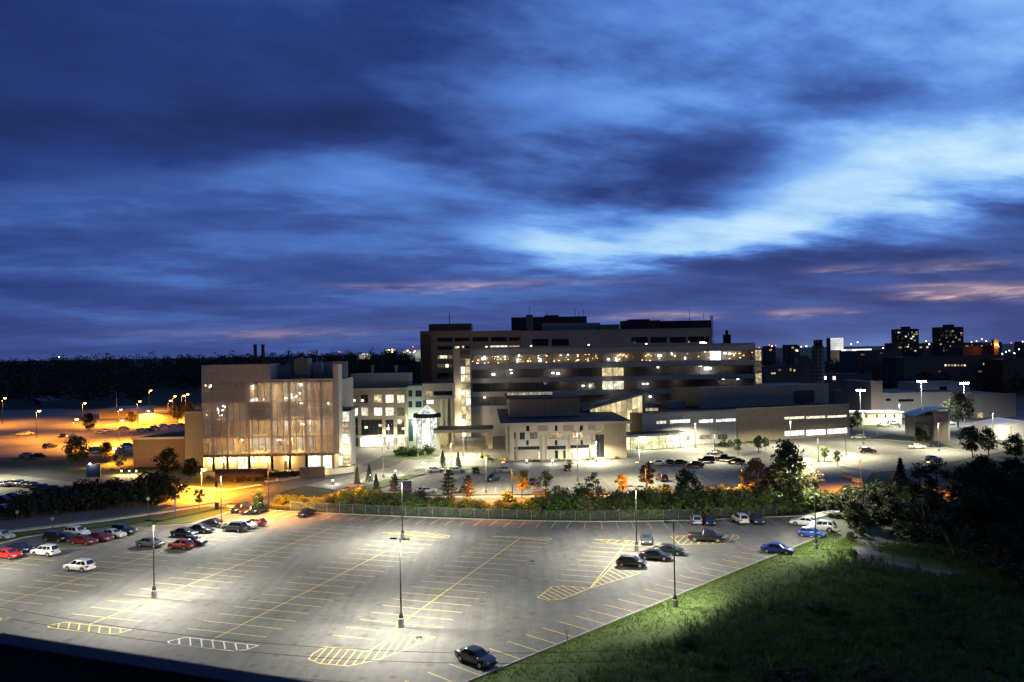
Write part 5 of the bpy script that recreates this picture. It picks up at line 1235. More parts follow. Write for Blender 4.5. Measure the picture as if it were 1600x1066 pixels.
part('shaft', MB().box(-1.4, 1.4, -1.4, 1.4, 0, AT(1555, 531, 540).z), mat('red_brick_far', (.22, .11, .09)), ck); part('lamp', MB().box(-1.0, 1.0, -1.9, -1.5, AT(1555, 540, 540).z, AT(1555, 537.5, 540).z), BULBO, ck); light('chimney_lamp', 'POINT', 2500, SODC, ck, (0, -3, AT(1555, 538, 540).z), .4)
street_lamp(1591, 592, 578, 'orange lamp before the orange brick block, upper of two', 'sodium', 9000, group='right edge lamps')
street_lamp(1580, 604, 590, 'orange lamp before the orange brick block, lower of two', 'sodium', 9000, group='right edge lamps')
# twin apartment towers far away
WBX = {c: MB().box(-1.3, 1.3, -.15, .1, -.8, .8).mesh('lit_window', [c]) for c in (L_WARM, L_BRIGHT, L_DIM)}
def far_tower(px0, px1, pyt, Y, label, seed, n=34):
    a, b = AT(px0, 545, Y), AT(px1, 545, Y); z1 = AT((px0 + px1) / 2, pyt, Y).z; w = b.x - a.x
    t = building('apartment_tower', label, (a.x, Y, 0)); r = random.Random(seed)
    part('wall', MB().box(0, w, 0, 18, 0, z1), mat('far_tower_concrete', (.10, .085, .08), .85), t); boxpart('plant_room', t, mat('far_tower_concrete', (.10, .085, .08)), w * .35, w * .7, 4, 12, z1 + .01, z1 + 3.5)
    for k in range(6): boxpart('balcony_stack', t, DARKB, w * (k + .2) / 6, w * (k + .55) / 6, -1.2, -.01, 5, z1 - 1)
    for k in range(n):
        link('lit_window', WBX[r.choice((L_WARM, L_WARM, L_BRIGHT, L_DIM, L_DIM))], t, (w * (r.randrange(11) + .7) / 12, -1.35 if r.random() < .3 else -.2, 20 + 3.0 * r.randrange(int((z1 - 22) / 3)) + .5))
far_tower(1402, 1436, 514, 1200, 'left of the twin apartment towers on the skyline, scattered lit windows', 3)
far_tower(1467, 1506, 511, 1150, 'right of the twin apartment towers on the skyline, scattered lit windows', 8, 42)
t, ax, z1, f = simple_block('floodlit_building', 'small floodlit white building glowing on the horizon', 1298, 1318, 528, 552, 1500, DARKB, 20, cat='building', par=False)
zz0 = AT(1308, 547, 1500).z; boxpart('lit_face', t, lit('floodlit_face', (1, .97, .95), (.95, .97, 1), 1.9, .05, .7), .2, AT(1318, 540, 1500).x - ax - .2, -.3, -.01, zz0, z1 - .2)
for k in range(6): boxpart('facade_band', t, WAREH, 0, AT(1318, 540, 1500).x - ax, -.5, -.31, zz0 + 2 + k * 3.2, zz0 + 2.4 + k * 3.2)
simple_block('lit_stadium', 'long brightly lit stadium stand on the horizon', 1322, 1362, 545.5, 552, 1450, lit('stadium_glow', (.9, .95, 1), (1, 1, 1), 2.4, .08, .3), 20, par=False)
rnd = random.Random(21)
for k in range(18):
    px = rnd.choice((rnd.uniform(1190, 1270), rnd.uniform(1380, 1600), rnd.uniform(1440, 1600))); w = rnd.uniform(6, 22); py = 543 - (px - 1200) * .016 + rnd.uniform(-4, 2); Y = rnd.uniform(900, 1900)
    hz_ = 548 - .0175 * (px - 800)
    t, ax, z1, f = simple_block('distant_building', 'low dark building on the far right skyline', px, px + w, min(py, hz_ - .5), hz_ + 14, Y, DARKB, 20, par=False); t['group'] = 'low buildings of the far right skyline'
    for q in range(rnd.randrange(1, 4)): link('lit_window', WBX[rnd.choice((L_WARM, L_BRIGHT))], t, (rnd.uniform(.1, .9) * w / 1291 * Y, -.3, max(3, z1 - rnd.uniform(2, 8))), 0, Y / 1000)
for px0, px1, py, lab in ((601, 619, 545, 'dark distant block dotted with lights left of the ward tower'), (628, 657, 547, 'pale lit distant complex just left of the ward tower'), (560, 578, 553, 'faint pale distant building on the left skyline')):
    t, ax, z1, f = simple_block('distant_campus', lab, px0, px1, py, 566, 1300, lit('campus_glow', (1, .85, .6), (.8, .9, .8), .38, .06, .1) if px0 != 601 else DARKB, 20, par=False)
    for q in range(9): link('lit_window', WBX[rnd.choice((L_WARM, L_BRIGHT))], t, (rnd.uniform(.1, .9) * (px1 - px0) / 1291 * 1300, -.5, z1 - rnd.uniform(.5, 6)), 0, 1.0)
# points of light on the horizon: far lamps
sph = {}
for nm, c in (('white', BULB), ('warm', BULBW), ('red', BULBR), ('orange', BULBO)):
    sph[nm] = MB().tube([(0, 0, -.9), (0, 0, -.5), (0, 0, .5), (0, 0, .9)], [.3, .9, .9, .3], 8).mesh('lamp', [c])
pl = MB().tube([(0, 0, -30), (0, 0, -.9)], .15, 6).mesh('pole', [DARKM])
def far_lamp(px, py, Y, c, s=1.0):
    p = AT(px, py, Y); t = thing('distant_lamp', 'tiny %s point of light far off on the horizon' % c, 'lamp', p, 0, 'distant %s lamps on the horizon' % c, s)
    link('lamp', sph[c], t); o = link('pole', pl, t); o.scale = (1, 1, max(.05, (p.z + .1) / 30 / s)); 
for px, py, c in ((1186, 543, 'red'), (1202, 539, 'red'), (1206, 541, 'white'), (1212, 540, 'red'), (1236, 541, 'white'), (1246, 541, 'white'), (1252, 542, 'warm'), (1260, 541, 'white'), (1340, 535, 'white'), (1330, 538, 'white'), (1380, 544, 'warm'), (1391, 541, 'warm'),
                  (1447, 533, 'white'), (1452, 538, 'white'), (1458, 536, 'white'), (1518, 535, 'warm'), (1526, 533, 'warm'), (1534, 530, 'orange'), (1541, 533, 'warm'), (1566, 553, 'white'), (1572, 550, 'white'), (1577, 548, 'warm'), (1585, 552, 'white'), (1592, 546, 'white'), (1580, 536, 'red'), (1598, 534, 'warm'), (1440, 545, 'warm'),
                  (92, 558, 'white'), (484, 551, 'red'), (530, 550, 'red'), (645, 542, 'red'), (608, 547, 'warm'), (613, 550, 'warm'), (637, 548, 'white'), (648, 549, 'white'), (118, 617, 'orange')):
    far_lamp(px, py, 1250, c, .8)
# motorway embankment far left
strip('motorway', [G(-60, 600, 3), G(0, 608, 3), G(35, 613, 3), G(64, 620, 3), G(80, 626, 3)], 12, -.11, 3.0, mat('motorway_concrete', (.2, .19, .18), .85))
t, ax, z1, f = simple_block('flat_roof_store', 'low building with a pale flat roof behind the far car park', 155, 206, 641, 652, 420, mat('pale_store', (.4, .36, .3), .8), 26, par=False); boxpart('roof', t, mat('pale_roof', (.34, .34, .36), .6), -.5, AT(206, 650, 420).x - ax + .5, -.8, 27, z1 + .003, z1 + .5)

# ------------------------------------------------------------------ cars
def interp(pts, x):
    for (a, b), (c, d) in zip(pts, pts[1:]):
        if x <= c: 
            t = 0 if c == a else max(0, min(1, (x - a) / (c - a))); t = t * t * (3 - 2 * t) * .5 + t * .5
            return b + (d - b) * t
    return pts[-1][1]
SPEC = {
 'sedan': dict(L=4.7, W=1.82, wb=2.75, r=.33, sill=.24, top=[(-2.35, .62), (-2.28, .93), (-1.9, 1.03), (-1.2, 1.0), (0, .96), (.95, .97), (1.6, .9), (2.15, .78), (2.35, .55)],
               base=(-1.75, 1.18), roof=(-.95, .38), h=1.45, belt=.96),
 'hatch': dict(L=4.2, W=1.78, wb=2.6, r=.32, sill=.24, top=[(-2.1, .6), (-2.05, .95), (-1.7, 1.0), (0, .98), (.9, .99), (1.5, .92), (1.95, .8), (2.1, .55)],
               base=(-1.98, 1.12), roof=(-1.45, .35), h=1.5, belt=.98),
 'suv': dict(L=4.6, W=1.88, wb=2.7, r=.37, sill=.32, top=[(-2.3, .7), (-2.26, 1.05), (-1.9, 1.12), (0, 1.08), (.95, 1.1), (1.7, 1.05), (2.15, .92), (2.3, .62)],
             base=(-2.2, 1.15), roof=(-1.75, .4), h=1.72, belt=1.08),
 'pickup': dict(L=5.8, W=2.0, wb=3.6, r=.41, sill=.42, top=[(-2.9, .8), (-2.88, 1.22), (-2.6, 1.25), (-.7, 1.25), (0, 1.2), (1.4, 1.22), (2.2, 1.16), (2.75, 1.05), (2.9, .75)],
                base=(-.75, 1.45), roof=(-.45, .7), h=1.92, belt=1.2),
}
def car_parts(k):
    S = SPEC[k]; L, Wd, wb, r, sill = S['L'], S['W'], S['wb'], S['r'], S['sill']; hw = Wd / 2
    xw = [-wb / 2 - .02, wb / 2 + .02]; out = {}
    xs = sorted({round(-L / 2 + L * i / 26, 3) for i in range(27)} | {round(w + d, 3) for w in xw for d in (-r * 1.16, -r * 1.1, -r * .8, -r * .4, 0, r * .4, r * .8, r * 1.1, r * 1.16)})
    mb = MB(); rows = []
    for x in xs:
        e = abs(x) / (L / 2); w = hw * (1 - .17 * e ** 5); tp = interp(S['top'], x); zb = sill + .10 * max(0, e - .85) / .15
        ra = r * 1.15
        for c in xw:
            if abs(x - c) < ra: zb = max(zb, r + math.sqrt(ra * ra - (x - c) ** 2) * .96)
        zb = min(zb, tp - .12); sh = S['belt']; H_ = tp - zb
        prof = [(.90, 0), (.985, .12), (1.0, .45), (.985, .78), (.94, .94), (.8, 1.0), (.4, 1.02), (0, 1.03)]
        half = [(w * a, zb + H_ * b) for a, b in prof]
        rows.append([(x, y, z) for y, z in half] + [(x, -y, z) for y, z in half[-2::-1]])
    mb.grid(rows, 0, True)
    mb.poly(rows[0], 0); mb.poly(rows[-1][::-1], 0)
    mb.box(-L / 2 + .2, L / 2 - .2, -hw * .78, hw * .78, sill - .04, .75, 1)
    # greenhouse shell
    b0, b1 = S['base']; r0, r1 = S['roof']; zb, zh = S['belt'] - .02, S['h']; wb_, wr = hw * .93, hw * .70
    def gp(t, x0, x1): return None
    lev = []
    for t in (0, .5, .9, 1.0):
        z = zb + (zh - zb) * (t if t < 1 else 1.0); q = t if t < 1 else 1.12
        xa = b0 + (r0 - b0) * q; xb = b1 + (r1 - b1) * q; w = wb_ + (wr - wb_) * (t if t < 1 else 1.12) 
        lev.append([(xa, -w * .86, z), (xa + .18, -w, z), ((xa + xb) / 2, -w * 1.0, z), (xb - .25, -w, z), (xb, -w * .8, z), (xb, w * .8, z), (xb - .25, w, z), ((xa + xb) / 2, w, z), (xa + .18, w, z), (xa, w * .86, z)])
    mb.grid(lev, 0, True, True)
    c = lev[-1]; mb.poly(c, 0, True)
    if k == 'pickup':     # open bed
        mb.box(-2.8, -.85, -hw * .8, hw * .8, 1.262, 1.275, 1)
    out['body'] = (mb, [CARP, TRIM])
    def lerp(t, side):
        z = zb + (zh - zb) * t; return z, b0 + (r0 - b0) * t, b1 + (r1 - b1) * t, (wb_ + (wr - wb_) * t) * side
    o = .012
    def quad_side(s, f0, f1, t0=.12, t1=.86):
        pts = []
        for t, fs in ((t0, (f0, f1)), (t1, (f1, f0))):
            z, xa, xb, w = lerp(t, 1); xa += .12; xb -= .22
            for f in fs: pts.append((xa + (xb - xa) * f, s * (w + o), z))
        return pts if s < 0 else pts[::-1]
    i_ = 0
    for s in (-1, 1):
        for f0, f1 in (((.03, .30), (.33, .63), (.66, .99)) if k == 'suv' else ((.06, .47), (.51, .99))):
            out['side_window%d' % i_] = (MB().poly(quad_side(s, f0, f1)), [CGLS]); i_ += 1
    def endq(front):
        pts = []
        for t in (.10, .9):
            z, xa, xb, w = lerp(t, 1); x = (xb + o) if front else (xa - o); ww = w * (.78 if front else .8)
            pts += [(x, -ww, z), (x, ww, z)] if t < .5 else [(x, ww, z), (x, -ww, z)]
        return pts if front else pts[::-1]
    out['windscreen'] = (MB().poly(endq(True)), [CGLS]); out['rear_window'] = (MB().poly(endq(False)), [CGLS])
    fz, rz_ = interp(S['top'], L / 2 - .25), interp(S['top'], -L / 2 + .1)
    for s, n in ((-1, 'l'), (1, 'r')):
        y0, y1 = s * hw * .5, s * hw * .87
        out['headlight' + n] = (MB().prism([(L / 2 - .42, s * hw * .93), (L / 2 - .06, s * hw * .82), (L / 2 + .012, s * hw * .5), (L / 2 - .2, s * hw * .5)], fz - .22, fz - .07), [HLAMP])
        out['taillight' + n] = (MB().prism([(-L / 2 + .3, s * hw * .95), (-L / 2 - .015, s * hw * .84), (-L / 2 - .02, s * hw * .58), (-L / 2 + .2, s * hw * .58)], rz_ - .26, rz_ - .06), [TLAMP])
        out['mirror' + n] = (MB().box(b1 - .42, b1 - .28, s * hw * .95, s * hw * 1.1, zb + .06, zb + .2), [CARP])
    out['grille'] = (MB().box(L / 2 - .05, L / 2 + .014, -hw * .45, hw * .45, fz - .3, fz - .16).box(L / 2 - .12, L / 2 - .002, -hw * .7, hw * .7, sill + .06, sill + .2), [TRIM])
    out['number_plate'] = (MB().box(-L / 2 - .03, -L / 2 + .02, -.26, .26, rz_ - .45, rz_ - .32), [PLATE])
    wm = MB().tube([(0, -.11, 0), (0, -.09, 0), (0, .09, 0), (0, .11, 0)], [r * .9, r, r, r * .9], 18)
    rm = MB().tube([(0, -.122, 0), (0, .122, 0)], r * .62, 14)
    for q in range(5): a = q * 2 * math.pi / 5; 
    return S, out, wm, rm, xw
CARS = {}
for k in SPEC:
    S, out, wm, rm, xw = car_parts(k)
    CARS[k] = dict(S=S, parts={n: m.mesh(n[:-1] if n[:-1] in ('headlight', 'taillight', 'mirror', 'side_window') else n, mm) for n, (m, mm) in out.items()}, wheel=wm.mesh('wheel', [TYRE]), rim=rm.mesh('rim', [RIM]), xw=xw)
    # one joined mesh for cars only a few pixels long
    J = MB(); mats = []
    for n, (m, mm) in out.items():
        base = len(J.v); J.v += m.v; J.f += [tuple(base + i for i in f) for f in m.f]; J.sm += m.sm
        for x in mm:
            if x not in mats: mats.append(x)
        J.m += [mats.index(mm[i]) for i in m.m]
    for w in xw:
        for s in (-1, 1):
            for mbx, mm in ((wm, TYRE), (rm, RIM)):
                if mm not in mats: mats.append(mm)
                base = len(J.v); J.v += [(v[0] + w, v[1] + s * (S['W'] / 2 - .13), v[2] + S['r']) for v in mbx.v]; J.f += [tuple(base + i for i in f) for f in mbx.f]; J.sm += mbx.sm; J.m += [mats.index(mm)] * len(mbx.f)
    CARS[k]['joined'] = J.mesh('car', mats)
def car(kind, px, py, deg, col, label, full=True, group=None, pos=None, z=.005):
    C = CARS[kind]; g = pos or G(px, py)
    name = {'sedan': 'parked_sedan', 'hatch': 'parked_hatchback', 'suv': 'parked_suv', 'pickup': 'parked_pickup'}[kind]
    rz = math.radians(deg); cat = {'suv': 'suv', 'pickup': 'pickup truck'}.get(kind, 'car')
    if not full:
        o = tag(link(name, C['joined'], None, (g.x, g.y, z), rz), label, cat, group); o.color = (*col, 1); return o
    t = thing(name, label, cat, (g.x, g.y, z), rz, group)
    for n, me in C['parts'].items():
        nn = n[:-1] if n[:-1] in ('headlight', 'taillight', 'mirror', 'side_window') else n
        o = link(nn, me, t); o.color = (*col, 1)
    for w in C['xw']:
        for s in (-1, 1):
            o = link('wheel', C['wheel'], t, (w, s * (C['S']['W'] / 2 - .13), C['S']['r'])); link('rim', C['rim'], o)
    return t
BK, NV, GR, WH, SV, RD, MR, BL = (.008, .008, .009), (.012, .016, .035), (.06, .065, .07), (.72, .72, .70), (.42, .43, .44), (.50, .025, .015), (.14, .015, .018), (.02, .06, .30)
NG = 'cars in the near parking lot'
E1D = -18.5
for a in (('sedan', 12, 872, E1D, RD, 'bright red sedan at the left edge of the lot'),
          ('sedan', 31, 862, E1D, NV, 'dark blue sedan parked directly behind the bright red sedan'),
          ('suv', 71, 868, E1D + 180, WH, 'white suv parked nose to nose with the dark blue sedan'),
          ('suv', 124, 892, E1D + 180, WH, 'white suv standing alone in the lower left, rear toward camera right'),
          ('sedan', 2, 842, E1D, SV, 'silver car cut by the left edge of the picture'),
          ('suv', 88, 846, E1D, BK, 'black suv at the left end of the dark row'),
          ('sedan', 103, 846, E1D, NV, 'navy car second from the left in the dark row'),
          ('suv', 120, 838, E1D, WH, 'white suv half hidden behind the dark row'),
          ('sedan', 131, 850, E1D, MR, 'dark maroon sedan low in the dark row, in front of the white suv'),
          ('sedan', 156, 845, E1D, MR, 'maroon sedan in the middle of the dark row'),
          ('sedan', 176, 840, E1D, SV, 'silver blue car between maroon and black in the dark row'),
          ('suv', 193, 835, E1D, BK, 'black suv at the right end of the dark row'),
          ('sedan', 235, 854, E1D, (.10, .11, .115), 'grey sedan parked alone behind the left lamp post'),
          ('hatch', 283, 857, E1D + 180, (.26, .02, .022), 'dark red hatchback right of the left lamp post'),
          ('sedan', 301, 851, E1D, BK, 'black car just behind the dark red hatchback'),
          ('sedan', 288, 838, E1D, BK, 'black sedan in front of the grass verge, left of the navy one'),
          ('sedan', 314, 832, E1D, NV, 'glossy navy sedan left of the lamp post among the cars'),
          ('sedan', 335, 823, E1D, BK, 'black sedan behind the lamp post among the cars'),
          ('suv', 367, 830, E1D + 180, (.05, .06, .075), 'blue grey suv right of the lamp post among the cars'),
          ('hatch', 383, 826, E1D, WH, 'white hatchback behind the blue grey suv'),
          ('hatch', 398, 822, E1D + 180, (.30, .03, .025), 'red hatchback at the end of the short row'),
          ('suv', 376, 800, 250, BK, 'black suv at the far left corner kerb'),
          ('sedan', 391, 802, 250, (.03, .015, .015), 'very dark sedan between two cars at the far left corner kerb'),
          ('suv', 406, 801, 250, (.02, .025, .028), 'dark suv beneath the round green tree at the far kerb'),
          ('sedan', 479, 806, 252, BK, 'lone black car at the far kerb before the dark shrubs'),
          ('sedan', 1010, 848, 262, (.04, .04, .043), 'grey sedan facing the camera beside the lamp post'),
          ('hatch', 987, 885, E1D, BK, 'black hatchback in front of the hatched triangle'),
          ('sedan', 1024, 874, E1D, BK, 'black sedan between two other black cars'),
          ('sedan', 1045, 866, E1D, (.012, .012, .012), 'black car partly hidden, rightmost of the three black cars'),
          ('pickup', 1104, 846, E1D + 2, (.012, .010, .010), 'black pickup truck standing across the bays'),
          ('hatch', 1088, 818, 85, (.34, .38, .46), 'pale silver blue hatchback at the far fence'),
          ('sedan', 1108, 819, 265, BK, 'black car at the far fence beside the pale hatchback'),
          ('suv', 1157, 817, 95, (.68, .68, .66), 'white suv backed toward the far fence'),
          ('sedan', 1183, 817, 265, (.02, .02, .022), 'dark car right of the white suv at the far fence'),
          ('sedan', 1257, 821, 150, WH, 'white sedan by the footpath in the right corner'),
          ('suv', 1284, 829, 150, (.5, .51, .5), 'silver suv in the right corner behind the blue hatchback'),
          ('hatch', 1268, 839, -30, BL, 'bright blue hatchback behind the lamp post on the right'),
          ('sedan', 1215, 864, -28, (.018, .045, .24), 'blue sedan alone by the right grass edge'),
          ('sedan', 744, 1036, -44, (.022, .026, .032), 'slate grey sedan nearest the camera by the bottom grass edge')):
    car(*a[:5], a[5], True, NG)
HG = 'cars in the hospital car park'
for a in (('sedan', 680, 738, 20, WH, 'white car left of the small spruces'), ('sedan', 712, 738, 20, WH, 'white car just right of the small spruces'), ('hatch', 743, 739, 100, BK, 'black hatchback on the upper side of the hospital car park'),
          ('suv', 770, 752, 240, (.03, .035, .05), 'dark suv driving with its headlights facing the camera'), ('sedan', 790, 738, 10, SV, 'silver car behind the tall dark lamp pole'), ('sedan', 666, 771, 30, SV, 'silver car beside the blue sign board'),
          ('sedan', 727, 768, 80, GR, 'grey car half hidden by the brown conifers'), ('hatch', 832, 757, 270, NV, 'dark car between the yellow trees'), ('sedan', 668, 738, 20, SV, 'pale car behind another white car near the spruces') if False else ('sedan', 886, 735, 90, BK, 'small dark vehicle before the pavilion front'),
          ('sedan', 1028, 727, 170, WH, 'white car at the left end of the hospital car park row'), ('sedan', 1045, 726, 170, (.02, .02, .02), 'dark car right of the white one in the hospital row'), ('sedan', 1060, 726, 170, BK, 'black car third in the hospital row'),
          ('sedan', 1086, 729, 170, (.2, .02, .025), 'dark red car in the hospital row'), ('suv', 1104, 722, 170, NV, 'navy suv between the red car and the lamp post'), ('sedan', 1117, 711, 170, BK, 'black car below the lamp post by the low wing'),
          ('pickup', 1133, 720, 160, BK, 'black pickup in the hospital row'), ('sedan', 1150, 724, 165, BK, 'black car at the right end of the hospital row'), ('suv', 1034, 751, 100, (.09, .015, .02), 'dark red suv behind the orange tree'),
          ('sedan', 1128, 698, 170, BK, 'dark car under the small green trees by the wing'), ('sedan', 1341, 686, 170, SV, 'silver car beside the right wing corner'), ('suv', 1356, 708, -10, BK, 'black suv alone in the right part of the hospital car park'),
          ('sedan', 1433, 701, 5, WH, 'white car near the curved shed'), ('sedan', 1462, 698, 5, NV, 'dark car below the curved shed'), ('sedan', 1381, 667, 5, SV, 'silver car in front of the portable cabin'), ('suv', 1396, 664, 5, SV, 'silver suv at the right end of the portable cabin'),
          ('sedan', 1483, 664, 5, WH, 'white car before the glowing orange doorway'), ('sedan', 1457, 720, 0, WH, 'white car glimpsed behind the dark trees')):
    car(*a[:5], a[5], False, HG, z=-.01)
WG = 'cars in the small car park behind the hedge'
for a in (('sedan', 3, 760, 160, WH, 'white car at the left edge behind the dark hedge'), ('sedan', 14, 759, 160, (.03, .03, .03), 'dark car right of the white one behind the hedge'), ('suv', 25, 760, 160, SV, 'silver suv in the row behind the hedge'), ('sedan', 38, 761, 160, BK, 'black car in the row behind the hedge'),
          ('sedan', 49, 762, 160, BK, 'second black car in the row behind the hedge'), ('sedan', 64, 766, 200, GR, 'grey car by the bush behind the hedge'), ('sedan', 82, 768, 200, NV, 'navy car with a bright reflection behind the hedge'), ('sedan', 16, 780, 160, (.02, .03, .10), 'dark blue car in the lower row behind the hedge'), ('sedan', 1, 784, 160, BK, 'black car at the left edge in the lower row behind the hedge'), ('sedan', 2, 799, 160, (.02, .03, .12), 'blue car cut by the left edge beside the hedge')):
    car(*a[:5], a[5], False, WG, z=-.03)
OG = 'cars in the far car park'
for px, py, deg, col, lab in ((35, 681, 10, SV, 'left of two silver cars at the wood edge'), (44, 679, 10, WH, 'right of two pale cars at the wood edge'), (98, 683, 90, BK, 'black car alone in the open far car park'), (113, 684, 60, SV, 'silver car under the orange lamp above the tree'), (157, 678, 10, SV, 'left of two pale cars mid far car park'),
                             (166, 675, 10, WH, 'right of two pale cars mid far car park'), (194, 671, 10, SV, 'silver car below the front orange lamp'), (78, 700, 60, (.04, .03, .03), 'dark box-like car left of the round tree'), (43, 714, 10, SV, 'silver car at the near edge of the far car park'), (61, 715, 10, BK, 'black car beside the silver one at the near edge'),
                             (208, 681, 60, GR, 'grey car before the planted roof'), (222, 675, 30, SV, 'silver car at the planted roof edge'), (232, 674, 30, BK, 'dark car at the planted roof edge'), (243, 671, 30, SV, 'pale car beyond the planted roof'), (258, 668, 30, WH, 'white car beyond the planted roof'), (272, 667, 30, SV, 'silver car second from right before the lit wall'), (284, 666, 30, GR, 'grey car nearest the glass building by the lit wall'),
                             (150, 706, 60, GR, 'dark grey car right of the round tree'), (184, 706, 60, SV, 'silver car under the short orange lamp'), (199, 698, 60, BK, 'dark car left of the brick wing'), (201, 705, 60, SV, 'silver car against the brick wing')):
    car('suv' if px % 3 == 0 else 'sedan', px, py, deg, col, lab, False, OG, z=-.03)

# ------------------------------------------------------------------ vegetation
def rand_unit(r):
    while True:
        v = Vector((r.uniform(-1, 1), r.uniform(-1, 1), r.uniform(-1, 1)))
        if .05 < v.length < 1: return v.normalized()
def leaf(mb, p, s, r, up=.3):
    n = (rand_unit(r) + Vector((0, 0, up))).normalized(); a = n.orthogonal().normalized(); a = (Matrix.Rotation(r.uniform(0, 6.28), 3, n) @ a); b = n.cross(a)
    k = s * r.uniform(.6, 1.3); q = k * r.uniform(.45, .8)
    mb.poly([p - a * k, p - b * q * .6 - a * k * .1, p + a * k, p + b * q])
def clump(mb, c, rad, n, s, r, flat=.75):
    for _ in range(n):
        d = rand_unit(r) * rad * (r.random() ** .45); d.z *= flat
        leaf(mb, c + d, s, r)
def crown_round(seed, H, Rr, n, s, lo=.28, gaps=.25):          # broadleaf: uneven clumps round limbs
    r = random.Random(seed); mb = MB(); tr = MB(); lean = Vector((r.uniform(-.06, .06), r.uniform(-.06, .06), 0)) * H
    tr.tube([(0, 0, -.1), lean * .3 + Vector((0, 0, H * .3)), lean * .7 + Vector((0, 0, H * .62)), lean + Vector((0, 0, H * .9))], [H * .02, H * .016, H * .009, H * .003], 7)
    k = 0; m = max(7, int(n / 85))
    for i in range(m):
        f = lo + (1 - lo) * ((i + r.random()) / m); w = math.sin(math.pi * (.12 + .86 * (f - lo) / (1 - lo))) ** .6
        an = i * 2.4 + r.uniform(-.5, .5); d = Rr * w * r.uniform(.35, .95)
        c = lean * f + Vector((math.cos(an) * d, math.sin(an) * d, H * f * .93))
        tr.tube([lean * f * .8 + Vector((0, 0, H * f * .72)), c], [H * .006, H * .002], 5)
        clump(mb, c, Rr * r.uniform(.28, .5), int(n / m), s, r)
    return tr, mb
def crown_cone(seed, H, Rr, n, s):                              # spruce: drooping whorls
    r = random.Random(seed); mb = MB(); tr = MB().tube([(0, 0, -.1), (0, 0, H * .97)], [H * .018, H * .003], 6)
    lev = int(H * 2.2)
    for i in range(lev):
        f = .08 + .9 * i / lev; R = Rr * (1 - f) ** .85 * r.uniform(.8, 1.15)
        for q in range(7):
            an = q * .9 + i * .7 + r.uniform(-.2, .2)
            for _ in range(max(2, int(n / lev / 7))):
                t = r.random() ** .6; leaf(mb, Vector((math.cos(an) * R * t, math.sin(an) * R * t, H * f - R * t * .35 + r.uniform(-.1, .1))), s, r, 0)
    return tr, mb
def crown_pine(seed, H, Rr, n, s):                              # young pine: upswept tufts on visible tiers
    r = random.Random(seed); mb = MB(); tr = MB().tube([(0, 0, -.1), (0, 0, H * .95)], [H * .022, H * .005], 6)
    tiers = 7
    for i in range(tiers):
        f = .25 + .72 * i / (tiers - 1); R = Rr * (1.05 - f) ** .55 * (1.1 if i % 2 else .85) * (.55 if i == tiers - 1 else 1)
        k = 6 if i < tiers - 1 else 2
        for q in range(k):
            an = q * 2 * math.pi / k + i * 1.1 + r.uniform(-.35, .35); rr = R * r.uniform(.7, 1.05)
            c = Vector((math.cos(an) * rr, math.sin(an) * rr, H * f + rr * .22))
            tr.tube([(0, 0, H * f * .95), c], [H * .006, H * .002], 4)
            for t in (.35, .6, .8, 1.0): clump(mb, Vector((0, 0, H * f)).lerp(c, t), Rr * (.10 + .11 * t), int(n / tiers / k / 4), s, r, .8)
    return tr, mb
def crown_bare(seed, H):
    r = random.Random(seed); tr = MB()
    def grow(p, d, L, rad, dep):
        q = p + d * L; tr.tube([p, p.lerp(q, .5) + rand_unit(r) * L * .06, q], [rad, rad * .8, rad * .55], 5)
        if dep:
            for _ in range(r.choice((2, 3))): grow(p.lerp(q, r.uniform(.55, 1)), (d + rand_unit(r) * .55 + Vector((0, 0, .12))).normalized(), L * r.uniform(.5, .8), rad * .5, dep - 1)
    grow(Vector((0, 0, -.2)), Vector((r.uniform(-.15, .15), r.uniform(-.15, .15), 1)).normalized(), H * .42, H * .011, 3)
    return tr
def shrub_mesh(seed, H, Rr, n, s):
    r = random.Random(seed); mb = MB()
    for i in range(7): an = i * .9; mb.tube([(0, 0, -.1), (math.cos(an) * Rr * .55, math.sin(an) * Rr * .55, H * r.uniform(.5, .8))], [.035, .012], 4, 1)
    m = 9
    for i in range(m):
        an = r.uniform(0, 6.28); d = Rr * r.uniform(0, .75); z = H * r.uniform(.18, .8) * (1 - .3 * d / Rr)
        clump(mb, Vector((math.cos(an) * d, math.sin(an) * d, z)), Rr * r.uniform(.3, .5), int(n / m), s, r, .85)
    return mb
# prototypes, unit height 1 in spirit: built at a nominal size and scaled
PROTO = {}
def proto(kind, i):
    k = (kind, i)
    if k not in PROTO:
        sd = hash(kind) % 1000 if False else sum(map(ord, kind)) * 7 + i
        if kind == 'round': tr, cr_ = crown_round(sd, 8, 2.9, 2300, .26)
        elif kind == 'young': tr, cr_ = crown_round(sd, 6, 1.7, 1200, .22, .35)
        elif kind == 'sparse': tr, cr_ = crown_round(sd, 8, 2.6, 1000, .24, .3)
        elif kind == 'tall': tr, cr_ = crown_round(sd, 11, 3.2, 3000, .28, .15)
        elif kind == 'wood': tr, cr_ = crown_round(sd, 10, 3.8, 2600, .34, .12)
        elif kind == 'spruce': tr, cr_ = crown_cone(sd, 8, 2.0, 2200, .22)
        elif kind == 'pine': tr, cr_ = crown_pine(sd, 7, 2.4, 2400, .17)
        PROTO[k] = (tr.mesh('trunk', [BARK]), cr_.mesh('crown', [NEEDLE if kind in ('pine', 'spruce') else LEAF]), {'round': 8, 'young': 6, 'sparse': 8, 'tall': 11, 'wood': 10, 'spruce': 8, 'pine': 7}[kind])
    return PROTO[k]
